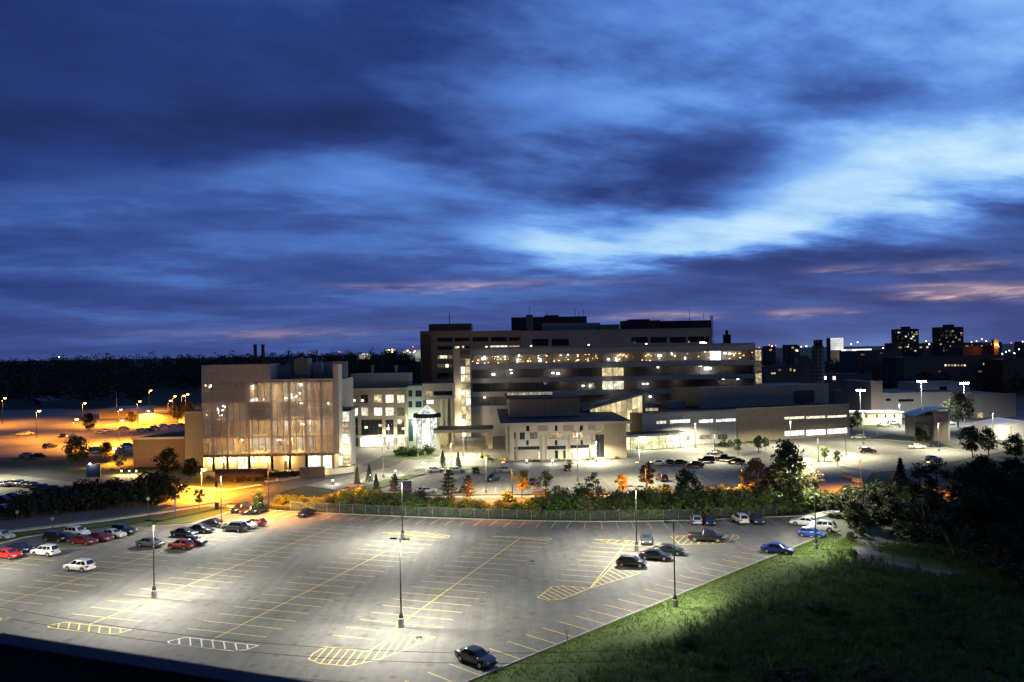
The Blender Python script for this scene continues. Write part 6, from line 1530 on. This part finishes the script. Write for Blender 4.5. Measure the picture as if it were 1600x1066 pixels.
def tree(kind, i, pos, H, col, label, name=None, group=None, wide=1.0, rz=None):
    tm, cm, h0_ = proto(kind, i); s = H / h0_
    nm = name or {'spruce': 'spruce_tree', 'pine': 'pine_tree'}.get(kind, 'broadleaf_tree')
    t = thing(nm, label, 'tree', (pos.x, pos.y, pos.z - .02), rz if rz is not None else (pos.x * 1.7 + pos.y) % 6.28, group, (s * wide, s * wide, s))
    link('trunk', tm, t); o = link('crown', cm, t); o.color = (*col, 1)
    return t
def tree_px(kind, i, px, py, pyt, col, label, **k):
    g = G(px, py); H = AT(px, pyt, g.y).z
    return tree(kind, i, g, H, col, label, **k)
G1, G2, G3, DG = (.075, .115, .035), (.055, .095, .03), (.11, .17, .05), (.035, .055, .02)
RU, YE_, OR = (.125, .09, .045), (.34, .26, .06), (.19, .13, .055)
for a in (('pine', 0, 701, 785, 735, RU, 'larger reddish pine behind the fence, left of a smaller one'), ('pine', 1, 732, 786, 744, RU, 'smaller reddish pine behind the fence, right of a larger one'), ('pine', 2, 617, 776, 742, RU, 'reddish pine just left of the blue sign'),
          ('spruce', 0, 692, 733, 702, G2, 'small spruce left of the lamp post between white cars'), ('spruce', 1, 716, 733, 704, G2, 'small spruce right of the lamp post between white cars'),
          ('spruce', 0, 558, 757, 729, (.10, .085, .04), 'slender dark spruce above the bus shelter'), ('spruce', 1, 577, 753, 723, (.14, .17, .06), 'pale slender spruce on the lawn'), ('spruce', 0, 588, 772, 739, (.07, .08, .035), 'slender spruce right of the bus shelter'),
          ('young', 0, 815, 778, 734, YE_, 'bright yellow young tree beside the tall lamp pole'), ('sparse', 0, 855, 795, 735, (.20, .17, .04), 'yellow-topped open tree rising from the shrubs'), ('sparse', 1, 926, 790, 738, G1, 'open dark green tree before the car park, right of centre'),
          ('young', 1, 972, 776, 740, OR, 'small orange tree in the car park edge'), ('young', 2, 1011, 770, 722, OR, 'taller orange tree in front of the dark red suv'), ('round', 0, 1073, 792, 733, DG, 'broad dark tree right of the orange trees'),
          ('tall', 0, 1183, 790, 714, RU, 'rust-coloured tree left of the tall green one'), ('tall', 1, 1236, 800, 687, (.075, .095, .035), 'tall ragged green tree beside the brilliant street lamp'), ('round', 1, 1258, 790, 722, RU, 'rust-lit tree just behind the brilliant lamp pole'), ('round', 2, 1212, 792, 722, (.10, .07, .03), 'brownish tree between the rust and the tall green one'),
          ('young', 0, 890, 737, 718, G3, 'tiny bright green tree before the pavilion'), ('young', 1, 1130, 700, 684, G3, 'leftmost small green tree against the low wing'), ('young', 2, 1141, 701, 686, G3, 'second small green tree against the low wing'), ('young', 0, 1153, 712, 685, G2, 'taller small green tree right of the lamp post by the wing'),
          ('young', 1, 1185, 709, 680, G3, 'young green tree alone before the brick wall, left of a pair'), ('young', 2, 1197, 704, 683, G3, 'young green tree before the brick wall, right of a pair'), ('young', 0, 1288, 722, 697, G3, 'paler green tree on the car park island, left'), ('young', 1, 1309, 728, 704, G3, 'green tree on the car park island, right'),
          ('round', 1, 117, 734, 680, DG, 'round dark tree before the orange far car park'), ('round', 2, 168, 722, 690, (.05, .045, .02), 'brownish tree left of the brick wing'), ('round', 0, 262, 752, 700, (.06, .05, .022), 'dark bushy tree against the orange brick wing'), ('young', 2, 187, 738, 706, (.06, .05, .02), 'small dark tree beside the sign with a lamp'),
          ('young', 0, 311, 795, 764, (.07, .085, .03), 'thin young tree on the verge by the junction'), ('round', 2, 404, 802, 765, G1, 'round green tree at the lot corner beside the dark cars'), ('round', 1, 300, 752, 715, (.06, .05, .022), 'low dark tree by the planter wall corner'),
          ('round', 0, 1497, 668, 612, (.10, .12, .06), 'tall pale tree lit by the right floodlight'), ('round', 2, 1437, 692, 668, DG, 'small dark tree left of the curved shed'), ('young', 2, 1445, 693, 672, DG, 'small dark tree before the curved shed'),
          ('tall', 2, 1340, 668, 640, DG, 'small tree at the corner behind the right wing'), ('round', 1, 1375, 640, 600, DG, 'dark tree by the warehouse end block') if False else ('young', 1, 1330, 676, 650, G2, 'slim tree at the corner of the right wing'),
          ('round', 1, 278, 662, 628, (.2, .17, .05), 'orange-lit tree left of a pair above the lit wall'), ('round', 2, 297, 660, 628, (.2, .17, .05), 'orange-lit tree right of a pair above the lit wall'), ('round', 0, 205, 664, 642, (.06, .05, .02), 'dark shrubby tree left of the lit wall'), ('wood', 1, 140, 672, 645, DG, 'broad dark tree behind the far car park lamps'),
          ('round', 1, 1520, 715, 665, DG, 'leftmost dark tree before the white tent'), ('round', 2, 1545, 712, 668, DG, 'second dark tree before the white tent'), ('round', 0, 1588, 722, 677, DG, 'dark tree at the right edge below the white tent')):
    tree_px(*a)
# planted shrubs on the round island and along the pavilion
SH = [shrub_mesh(50 + i, 2.4, 1.5, 620, .17).mesh('shrub', [LEAF, BARK]) for i in range(5)]
def shrub(pos, H, col, label, group, wide=1.0, i=0, name='shrub', cat='shrub'):
    o = tag(link(name, SH[i % 5], None, (pos.x, pos.y, pos.z - .03), (pos.x * 3.1 + pos.y * 1.3) % 6.28, (H / 2.4 * wide, H / 2.4 * wide, H / 2.4)), label, cat, group); o.color = (*col, 1)
    return o
rnd = random.Random(77)
for k in range(14):
    an = rnd.uniform(0, 6.28); shrub(Vector((-31 + math.cos(an) * rnd.uniform(0, 6.5), 249 + math.sin(an) * 2.5, .14)), rnd.uniform(2.2, 3.6), G2, 'clipped dark green shrub massed on the round entrance island', 'shrubs of the round island', 1.2, k)
for px, py in ((828, 722), (835, 722), (843, 722), (874, 721), (882, 721), (918, 719), (926, 718), (963, 717), (754, 716), (760, 717), (766, 719)):
    shrub(G(px, py), .9, G3, 'low planted shrub at the foot of the pavilion', 'low planting at the pavilion', 1.6, px)
# hedge behind the planter walls of the research block
for k in range(16):
    shrub(G(420 + k * 3.2, 746 - k * .1), 1.7, (.08, .065, .025), 'low hedge shrub before the lit ground floor of the glass building', 'hedge before the glass building', 1.25, k)
for k in range(9): shrub(G(325 + k * 9, 751 + (k % 3)), 1.5, (.08, .065, .025), 'brownish shrub before the low orange planter wall', 'shrubs before the planter wall', 1.3, k)
# ragged belt of shrubs behind the chain-link fence
def belt(t):
    pts = [(-50, 168.2), (-37.8, 163.6), (-17, 157.8), (-5, 154.8), (4, 152.8), (13.2, 151.4), (22, 151.0), (31, 151.1), (45, 152.8), (56, 156)]
    x = pts[0][0] + (pts[-1][0] - pts[0][0]) * t
    for a, b in zip(pts, pts[1:]):
        if x <= b[0]: return Vector((x, a[1] + (b[1] - a[1]) * (x - a[0]) / (b[0] - a[0]), 0))
for k in range(170):
    t = (k + rnd.random() * .8) / 170; p = belt(t) + Vector((0, rnd.uniform(.6, 7.0), 0)); d = p.y - belt(t).y
    if p.x < -36: d *= .8; 
    H = rnd.uniform(2.8, 5.0) * (1.15 if p.x > 18 else 1.0) * (.45 if p.x < -36 else 1) * (.72 if -20 < p.x < 6 else 1)
    shrub(p, H, rnd.choice(((.12, .18, .05), (.10, .16, .045), (.13, .20, .05), (.16, .20, .06), (.14, .15, .05))), 'leafy wild shrub behind the chain-link fence, ' + next(l for x, l in ((-34, 'at its left end near the green tree'), (-20, 'below the bus shelter and blue sign'), (-5, 'below the two reddish pines'), (8, 'below the yellow trees'), (20, 'left of the lamp post with black cars'), (32, 'below the orange trees'), (99, 'behind the cars at the right fence')) if p.x < x), 'shrubs behind the fence', rnd.uniform(1.0, 1.45), k)
for px, py, H in ((905, 786, 4.4), (880, 790, 4.0), (1040, 790, 4.6), (1100, 792, 4.5), (1130, 790, 4.8), (1150, 795, 4.2), (1015, 790, 4.2), (795, 792, 3.6), (660, 790, 3.4), (1290, 795, 4.0), (1302, 793, 3.6)):
    shrub(G(px, py), H, rnd.choice(((.08, .12, .04), (.065, .10, .03))), 'taller dark shrub standing out of the fence belt', 'tall shrubs of the fence belt', 1.1, px)
# big dark hedge on the left
for k in range(30):
    t = (k % 10 + rnd.random() * .6) / 10; a = Vector((-97, 161.5, 0)).lerp(Vector((-72.5, 178, 0)), t); row = k // 10
    p = a + Vector((-.62, .78, 0)) * (1.0 + row * 3.6) + Vector((rnd.uniform(-.6, .6), rnd.uniform(-.6, .6), 0))
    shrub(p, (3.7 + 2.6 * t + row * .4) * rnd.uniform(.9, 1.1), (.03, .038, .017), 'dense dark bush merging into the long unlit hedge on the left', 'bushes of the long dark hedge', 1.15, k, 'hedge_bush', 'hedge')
shrub(G(68, 783), 4.2, DG, 'dark bush standing apart at the left end of the hedge', None, 1.1, 2, 'hedge_bush', 'hedge')
# woods on the right
WT = 'dark tree lost in the unlit wood on the right'
spots = []
for k in range(400):
    px, py = rnd.uniform(1330, 1720), rnd.uniform(764, 960)
    if py > 1120 - .18 * px + 60 and px < 1480: continue
    g = G(px, py)
    lim = 782 if px < 1400 else 770
    if px < 1420 and 826 < py: continue
    if px < 1500 and py < 800: continue
    if py < lim: continue
    if py > 850 and px < 1500 + (py - 850) * 1.2: continue
    if any((g - q).length < 3.3 for q in spots): continue
    spots.append(g)
    if len(spots) > 78: break
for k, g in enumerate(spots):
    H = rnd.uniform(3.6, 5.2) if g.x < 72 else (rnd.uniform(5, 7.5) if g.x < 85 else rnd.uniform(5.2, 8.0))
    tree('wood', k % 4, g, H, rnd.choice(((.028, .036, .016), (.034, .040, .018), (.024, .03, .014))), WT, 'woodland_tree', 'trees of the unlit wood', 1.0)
for px, py, pyt, lab in ((1408, 790, 712, 'upright dark conifer-like tree at the left edge of the wood'), (1440, 800, 722, 'narrow dark tree second from the wood edge'), (1465, 795, 718, 'dark tree third from the wood edge, above the orange road')): tree_px('spruce' if px == 1408 else 'sparse', 0, px, py, pyt, (.03, .036, .018), lab)
for px, py, pyt, lab, m in ((1490, 880, 815, 'pale bare trunk standing in the dark wood', PBARK), (1445, 835, 740, 'leaning pale bare stem before the wood', PBARK), (1395, 775, 706, 'leafless tree against the hospital car park', BARK), (1235, 985, 905, 'dead leaning sapling on the grass bank', BARK), (1185, 990, 938, 'thin dead stalk on the grass bank', BARK), (888, 1010, 962, 'small leafless sapling at the kerb of the grass bank', BARK), (1205, 1064, 1000, 'pale broken stem at the bottom of the grass bank', PBARK), (1062, 790, 722, 'leafless twiggy tree left of the broad dark tree', BARK)):
    g = G(px, py); H = AT(px, pyt, g.y).z
    t = thing('bare_tree', lab, 'tree', (g.x, g.y, 0)); link('trunk', crown_bare(px, H).mesh('trunk', [m]), t)
# wild shrubs on the bank
for k in range(75):
    px, py = rnd.uniform(1010, 1640), rnd.uniform(905, 1150)
    if py < 1290 - .29 * px + 20 or py < 950 - (px - 1330) * .12 and px > 1330: continue
    if px < 1200 and py < 1010: continue
    g = G(px, py); g.z = bank_h(g.x, g.y) - .1
    shrub(g, rnd.uniform(.7, 1.7), rnd.choice(((.045, .062, .02), (.035, .05, .018), (.06, .07, .025))), 'scrubby low bush on the dim grass bank', 'low bushes of the grass bank', 1.5, k)
for px, py, H in ((1322, 805, 4.6), (1338, 800, 5.2), (1356, 792, 5.4), (1375, 788, 5.6), (1396, 792, 5.8), (1418, 798, 5.8), (1440, 805, 5.6), (1462, 812, 5.6), (1335, 815, 3.2), (1350, 822, 3.4), (1372, 815, 4.2), (1395, 812, 4.6), (1420, 822, 4.4), (1440, 832, 4.0), (1425, 845, 3.2), (1450, 850, 3.6), (1330, 845, 1.6), (1345, 835, 1.8), (1405, 838, 3.0), (1480, 845, 4.5), (1385, 800, 4.0), (1355, 805, 3.6), (1408, 860, 1.2), (1425, 866, 1.5), (1445, 868, 1.6), (1335, 868, 1.0), (1465, 872, 2.0), (1500, 880, 2.4)):
    shrub(G(px, py), H, rnd.choice(((.05, .065, .024), (.04, .052, .02))), 'bush crowding the bend of the gravel path', 'bushes at the gravel path', 1.35, px)

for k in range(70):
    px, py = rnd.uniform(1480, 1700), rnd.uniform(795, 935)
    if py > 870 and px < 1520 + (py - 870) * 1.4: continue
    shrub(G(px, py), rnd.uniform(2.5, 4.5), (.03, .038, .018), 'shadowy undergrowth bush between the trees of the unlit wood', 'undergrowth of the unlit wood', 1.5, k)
# --- grass and weeds on the bank and verges: nobody could count it
def tufts(name, gen, n, h, w, col, label, seed, blades=4):
    r = random.Random(seed); mb = MB(); c = 0
    while c < n:
        p = gen(r)
        if p is None: continue
        c += 1; hh = h * r.uniform(.5, 1.4)
        for _ in range(blades):
            a = r.uniform(0, 6.28); d = Vector((math.cos(a), math.sin(a), 0)); q = Vector((-d.y, d.x, 0)); b0 = p + d * r.uniform(0, w)
            mb.poly([b0 - q * w * .16, b0 + q * w * .16, b0 + d * hh * r.uniform(.2, .7) + Vector((0, 0, hh))])
    o = tag(link(name, mb.mesh(name, [BLADE])), label, 'grass', None, 'stuff'); o.color = (*col, 1)
def g_bank(r):
    u = r.uniform(-40, 72); d = .3 + 50 * r.random() ** 1.5; p = KR(u) + Vector((KRD.y, -KRD.x, 0)) * d
    if p.y < 62: return None
    for q in ((1362, 846), (1352, 862), (1362, 876), (1410, 886), (1470, 897)):
        if (Vector((p.x, p.y)) - G(*q).xy).length < 2.6: return None
    p.z = bank_h(p.x, p.y) - .05
    return p
tufts('bank_grass', g_bank, 30000, .22, .2, (.092, .148, .024), 'rough green grass covering the bank beside the lot', 5)
def g_weed(r):
    p = g_bank(r)
    if p is None: return None
    d = (p - KR0).dot(Vector((KRD.y, -KRD.x, 0))) + 5 * mnoise.noise(Vector((p.x * .1, p.y * .1, 9)))
    return p if r.random() < (d - 6) / 14 else None
tufts('bank_weeds', g_weed, 13000, .75, .30, (.065, .10, .026), 'tall weeds further out on the bank', 6, 6)
def g_verge(r):
    t = r.random(); a = Vector((-67, 155.5, 0)).lerp(Vector((-59.2, 168, 0)), t) if r.random() < .5 else Vector((-88, 144.5, 0)).lerp(Vector((-70, 154.8, 0)), t)
    return a + Vector((r.uniform(-.7, .7), r.uniform(-.7, .7), .08))
tufts('verge_blades', g_verge, 3000, .16, .18, (.07, .12, .03), 'short grass on the verge between road and lot', 8, 3)
def g_fence(r):
    p = belt(r.random())
    return p + Vector((0, r.uniform(-1.8, .9), -.1))
tufts('fence_grass', g_fence, 6000, .42, .22, (.055, .085, .026), 'long grass along the foot of the fence', 9, 4)

# --- distant woods on the left and behind everything: one mass
def far_wood(name, label, gen, n, size, seed, cards=70, col=(.020, .026, .013), leafs=.95):
    r = random.Random(seed); mb = MB()
    for _ in range(n):
        p, H = gen(r); R = size * r.uniform(.7, 1.2)
        for _ in range(cards):
            d = rand_unit(r); d = Vector((d.x * R, d.y * R, d.z * H * .38 + H * .6))
            leaf(mb, p + d, leafs * r.uniform(.7, 1.3), r, .2)
    o = tag(link(name, mb.mesh(name, [LEAF])), label, 'wood', None, 'stuff'); o.color = (*col, 1)
def gen_left(r):
    Y = 420 + 800 * r.random() ** 1.3; X = -Y * r.uniform(.12, .80)
    if Y < 640 and X > -Y * .40 - 20: Y += 260; X = -Y * r.uniform(.10, .42)
    if Y < 520 and X > -330: X -= 220
    rise = max(0, (Y - 520) / 700) * 19
    return Vector((X, Y, rise + 2.5 * mnoise.noise(Vector((X * .012, Y * .012, 0))))), r.uniform(11, 17) + (6 if r.random() < .12 else 0)
hm = MB(); rr_ = []
for i in range(21):
    r_ = []
    for j in range(13):
        Y = 480 + j * 70; X = -Y * .95 + i * (Y * .95) / 20
        r_.append((X, Y, max(-.5, (Y - 520) / 700 * 19 * (1 if i < 18 else .5) + .4 * math.sin(i * 2.1 + j))))
    rr_.append(r_)
hm.grid(rr_[::-1]); struct('wooded_hill', hm, [FARG])
far_wood('far_wood', 'broad dark wood filling the slope on the far left', gen_left, 2300, 5.2, 31)
def gen_mid(r):
    Y = 560 + 700 * r.random(); X = Y * r.uniform(-.20, -.08)
    return Vector((X, Y, 0)), r.uniform(16, 24)
far_wood('far_wood', 'dark wood between the glass building and the ward tower', gen_mid, 260, 5.2, 32)
def gen_right(r):
    Y = 470 + 900 * r.random() ** 1.4; X = Y * r.uniform(.30, .75)
    if 505 < Y < 560 and .45 < X / Y < .62: Y += 80
    return Vector((X, Y, 0)), r.uniform(9, 15)
far_wood('far_trees', 'dark tree cover of the town on the far right', gen_right, 620, 4.6, 33)

# ------------------------------------------------------------------ fence
fp = [belt(k / 40) + Vector((0, -1.4, 0)) for k in range(0, 41)]
fp = [p for p in fp if -46 < p.x < 55]
fe_ = thing('chain_link_fence', 'low galvanised chain-link fence behind the far kerb of the lot', 'fence', fp[0])
CHAIN = see_through('chain_mesh', (.16, .19, .18), .78, .6, .02)
pm_post = MB().tube([(0, 0, -.1), (0, 0, 1.75)], .04, 6).tube([(0, 0, 1.75), (0, 0, 1.82)], [.055, .02], 6).mesh('post', [GALV])
for a, b in zip(fp, fp[1:]):
    link('post', pm_post, fe_, a - fp[0])
    d = b - a; L_ = d.length; an = math.atan2(d.y, d.x)
    part('top_rail', MB().tube([(0, 0, 1.7), (L_, 0, 1.7)], .025, 5), GALV, fe_, a - fp[0], an)
    part('mesh_panel', MB().poly([(.05, 0, .05), (L_ - .05, 0, .05), (L_ - .05, 0, 1.68), (.05, 0, 1.68)]), CHAIN, fe_, a - fp[0], an)
link('post', pm_post, fe_, fp[-1] - fp[0])

# ------------------------------------------------------------------ street furniture
g = G(626, 777); g2 = G(643, 777)
sg = thing('parking_sign', 'large blue sign board with pale lines of lettering on two dark posts', 'sign', g)
BLU = mat('sign_blue', (.02, .05, .22), .5); sw_ = (g2 - g).length; s1, s0 = AT(635, 752, g.y).z, AT(635, 769, g.y).z
for x in (.1, sw_ - .1): part('post', MB().box(x - .05, x + .05, .06, .16, -.1, s1), DARKM, sg)
board = boxpart('board', sg, BLU, 0, sw_, -.05, .05, s0, s1)
LET = mat('sign_lettering', (.45, .42, .42), .6); r = random.Random(3)
for j in range(6):
    x = .18
    while x < sw_ - .35:
        w = r.uniform(.12, .42); part('lettering', MB().box(x, min(x + w, sw_ - .15), -.062, -.052, s1 - .28 - j * (s1 - s0 - .3) / 6, s1 - .28 - j * (s1 - s0 - .3) / 6 + .16), LET, board); x += w + .12
g = G(135, 752)
sg = thing('lit_sign', 'dark square sign board with a bright lamp at its top by the hedge', 'sign', g)
part('board', MB().box(0, 3.6, -.08, .08, 1.0, 4.2), mat('sign_navy', (.012, .02, .06), .5), sg)
for x in (.4, 3.1): part('post', MB().box(x, x + .12, .09, .2, -.1, 4.2), DARKM, sg)
part('lamp', MB().tube([(1.2, -.5, 4.2), (1.2, -.5, 4.32), (1.2, -.5, 4.6)], [.12, .28, .1], 8), BULB, sg); part('lamp_arm', MB().tube([(1.2, 0, 4.2), (1.2, -.5, 4.25)], .04, 5), DARKM, sg); light('sign_bulb', 'POINT', 300, LEDC, sg, (1.2, -1.0, 4.3), .15)
# bus shelter
g = G(542, 777); w = (G(567, 777) - g).length
bs = thing('bus_shelter', 'small glass bus shelter with a flat pale roof behind the shrubs', 'shelter', g)
H = AT(555, 759, g.y).z
boxpart('roof', bs, mat('shelter_roof', (.45, .38, .28), .6), -.2, w + .2, -.2, 1.9, H - .12, H)
for x in (0, w): 
    for y in (0, 1.7): boxpart('post', bs, POLEM, x - .05, x + .05, y - .05, y + .05, 0, H - .125)
for k in range(3): boxpart('glass_panel', bs, see_through('shelter_glass', (.5, .48, .4), .45, .2), w * k / 3 + .06, w * (k + 1) / 3 - .03, 1.69, 1.72, .3, H - .2)
boxpart('bench', bs, CONC, .4, w - .4, 1.1, 1.5, .4, .5)
# planter walls at the glass building
for px0, px1, py, h, lab, m in ((336, 419, 746, 1.9, 'long low orange-lit planter wall before the glass building', BRICK2), (468, 507, 746, 2.4, 'short brown planter wall by the entrance ramp', BRICK2)):
    a, b = G(px0, py), G(px1, py - 1); t = thing('planter_wall', lab, 'wall', a, math.atan2(b.y - a.y, b.x - a.x)); L_ = (b - a).length; n = max(3, int(L_ / 2.2))
    for k in range(n): boxpart('wall_panel', t, m, L_ * k / n + .02, L_ * (k + 1) / n - .02, 0, .4, -.1, h)
    boxpart('coping', t, CONC, -.1, L_ + .1, -.08, .48, h + .002, h + .16)
a = G(508, 742); t = thing('ramp_wall', 'pale concrete ramp wall curving beside the stair annex', 'wall', a)
for k in range(6): part('wall_panel', MB().prism([(k * 1.1, k * k * .12), ((k + 1) * 1.1 - .04, (k + 1) ** 2 * .12), ((k + 1) * 1.1 - .04, (k + 1) ** 2 * .12 + .3), (k * 1.1, k * k * .12 + .3)], 0, 1.5), STONE, t)
# traffic drums at the exit road
DR = mat('drum_orange', (.75, .30, .03), .6); DW = mat('drum_white', (.75, .72, .65), .6)
for k, (px, py) in enumerate(((1317, 746), (1321, 747), (1325, 747), (1329, 748), (1333, 753), (1337, 754), (1341, 755), (1345, 755))):
    g = G(px, py); t = thing('traffic_drum', 'orange and white upright traffic drum in the line at the exit road', 'traffic drum', (g.x, g.y, -.03), 0, 'traffic drums at the exit road')
    mb = MB(); part('base', MB().tube([(0, 0, 0), (0, 0, .1)], .42, 12), TYRE, t)
    for j in range(5): part('band', MB().tube([(0, 0, .1 + j * .22), (0, 0, .31 + j * .22)], [.30 - j * .012, .29 - j * .012], 12), DR if j % 2 == 0 else DW, t)
for k, (px, py) in enumerate(((752, 716), (758, 720), (764, 719), (782, 722), (788, 723))):
    g = G(px, py); t = thing('yellow_marker', 'bright yellow round marker beside the entrance lawn', 'marker', (g.x, g.y, 0), 0, 'yellow markers at the entrance')
    part('post', MB().tube([(0, 0, -.1), (0, 0, .6)], .06, 6), POLEM, t); part('panel', MB().tube([(0, 0, .5), (0, 0, .62), (0, 0, 1.3), (0, 0, 1.4)], [.3, .42, .42, .2], 10), mat('marker_yellow', (.7, .48, .02), .6), t)
# small road signs
for px, py, pyt, c, lab in ((232, 812, 777, SV, 'small round sign on a thin post by the side road, mid hedge'), (274, 811, 777, (.05, .08, .25), 'slim blue banner post on the verge by the side road'), (82, 828, 808, SV, 'small sign on a short post by the left verge'), (27, 822, 798, SV, 'thin pale marker post at the left end of the hedge'), (433, 757, 747, (.6, .35, .1), 'small orange-lit sign post on the lawn at the junction'), (284, 764, 757, (.6, .4, .1), 'yellow-lit post at the right end of the hedge'), (339, 797, 752, (.03, .03, .03), 'dark signal post with a box at its foot by the verge')):
    g = G(px, py); H = AT(px, pyt, g.y).z; t = thing('road_sign', lab, 'sign', g)
    part('post', MB().tube([(0, 0, -.1), (0, 0, H)], .05, 6), POLEM, t)
    mm = mat('sign_plate_%d' % px, c, .5)
    if px == 274: part('banner', MB().box(-.12, .12, -.04, -.01, .4, H), mm, t)
    elif px == 339: part('cabinet', MB().box(-.35, .35, -.3, .3, 0, 1.5), DARKM, t); part('signal_head', MB().box(-.2, .2, -.3, -.06, H - 1.1, H), DARKM, t)
    else: part('plate', MB().tube([(0, -.06, H - .3), (0, -.03, H - .3)], .32, 14), mm, t)
# overhead cables between two utility poles outside the picture
up0, up1 = Vector((-62, 66, 0)), Vector((64, 64, 0))
WOOD = mat('pole_timber', (.12, .085, .06), .9, var=.3, vscale=2)
for p, lab in ((up0, 'timber utility pole left of the picture carrying cables'), (up1, 'timber utility pole right of the picture carrying cables')):
    t = thing('utility_pole', lab, 'utility pole', p); part('pole', MB().tube([(0, 0, -.2), (0, 0, 17.5)], [.19, .13], 10), WOOD, t)
    part('crossarm', MB().box(-.07, .07, -1.2, 1.2, 16.4, 16.55), WOOD, t)
WIRE = mat('cable_black', (.006, .006, .007), .6)
for k, (dz, dy, sag) in enumerate(((0, 0, 9.2), (-.9, .5, 9.3), (-1.9, -.5, 9.7))):
    pts = []
    for i in range(33):
        f = i / 32; p = up0.lerp(up1, f); pts.append((p.x, p.y + dy, 16.5 + dz - sag * 4 * f * (1 - f)))
    tag(link('overhead_cable', MB().tube(pts, .016, 5).mesh('overhead_cable', [WIRE])), ('upper', 'middle', 'lower')[k] + ' of the three thin dark cables crossing the bottom of the lot', 'cable', 'overhead cables')
# balcony rail just in front of the camera
ra, rb = G(0, 986, 30.52), G(520, 1067, 30.52); dr = (rb - ra).normalized(); an = math.atan2(dr.y, dr.x)
rl = thing('balcony_railing', 'blurred black balcony rail crossing the bottom left corner', 'railing', (ra.x, ra.y, 0), an)
RAILM = mat('rail_black', (.004, .004, .005), .42, 0, spec=.25)
mb = MB(); prof = [(0, -.004), (-.006, 0), (-.045, 0), (-.052, -.006), (-.052, -.075), (-.045, -.08), (-.006, -.08), (0, -.076)]
mb.grid([[(x, y, 30.52 + z) for y, z in prof] for x in (-2.5, 3.5)], 0, False, True)
part('handrail', mb, RAILM, rl); boxpart('bottom_rail', rl, RAILM, -2.5, 3.5, -.045, -.005, 29.72, 29.76)
for k in range(26):
    x = -2.4 + k * .24
    if -.35 < x < .2: continue
    boxpart('baluster', rl, RAILM, x - .008, x + .008, -.034, -.018, 29.765, 30.438)
boxpart('balcony_slab', rl, CONC, -2.6, 3.6, -3, .12, 29.4, 29.6)
cam_d.dof.use_dof = True; cam_d.dof.focus_distance = 140; cam_d.dof.aperture_fstop = 4.0
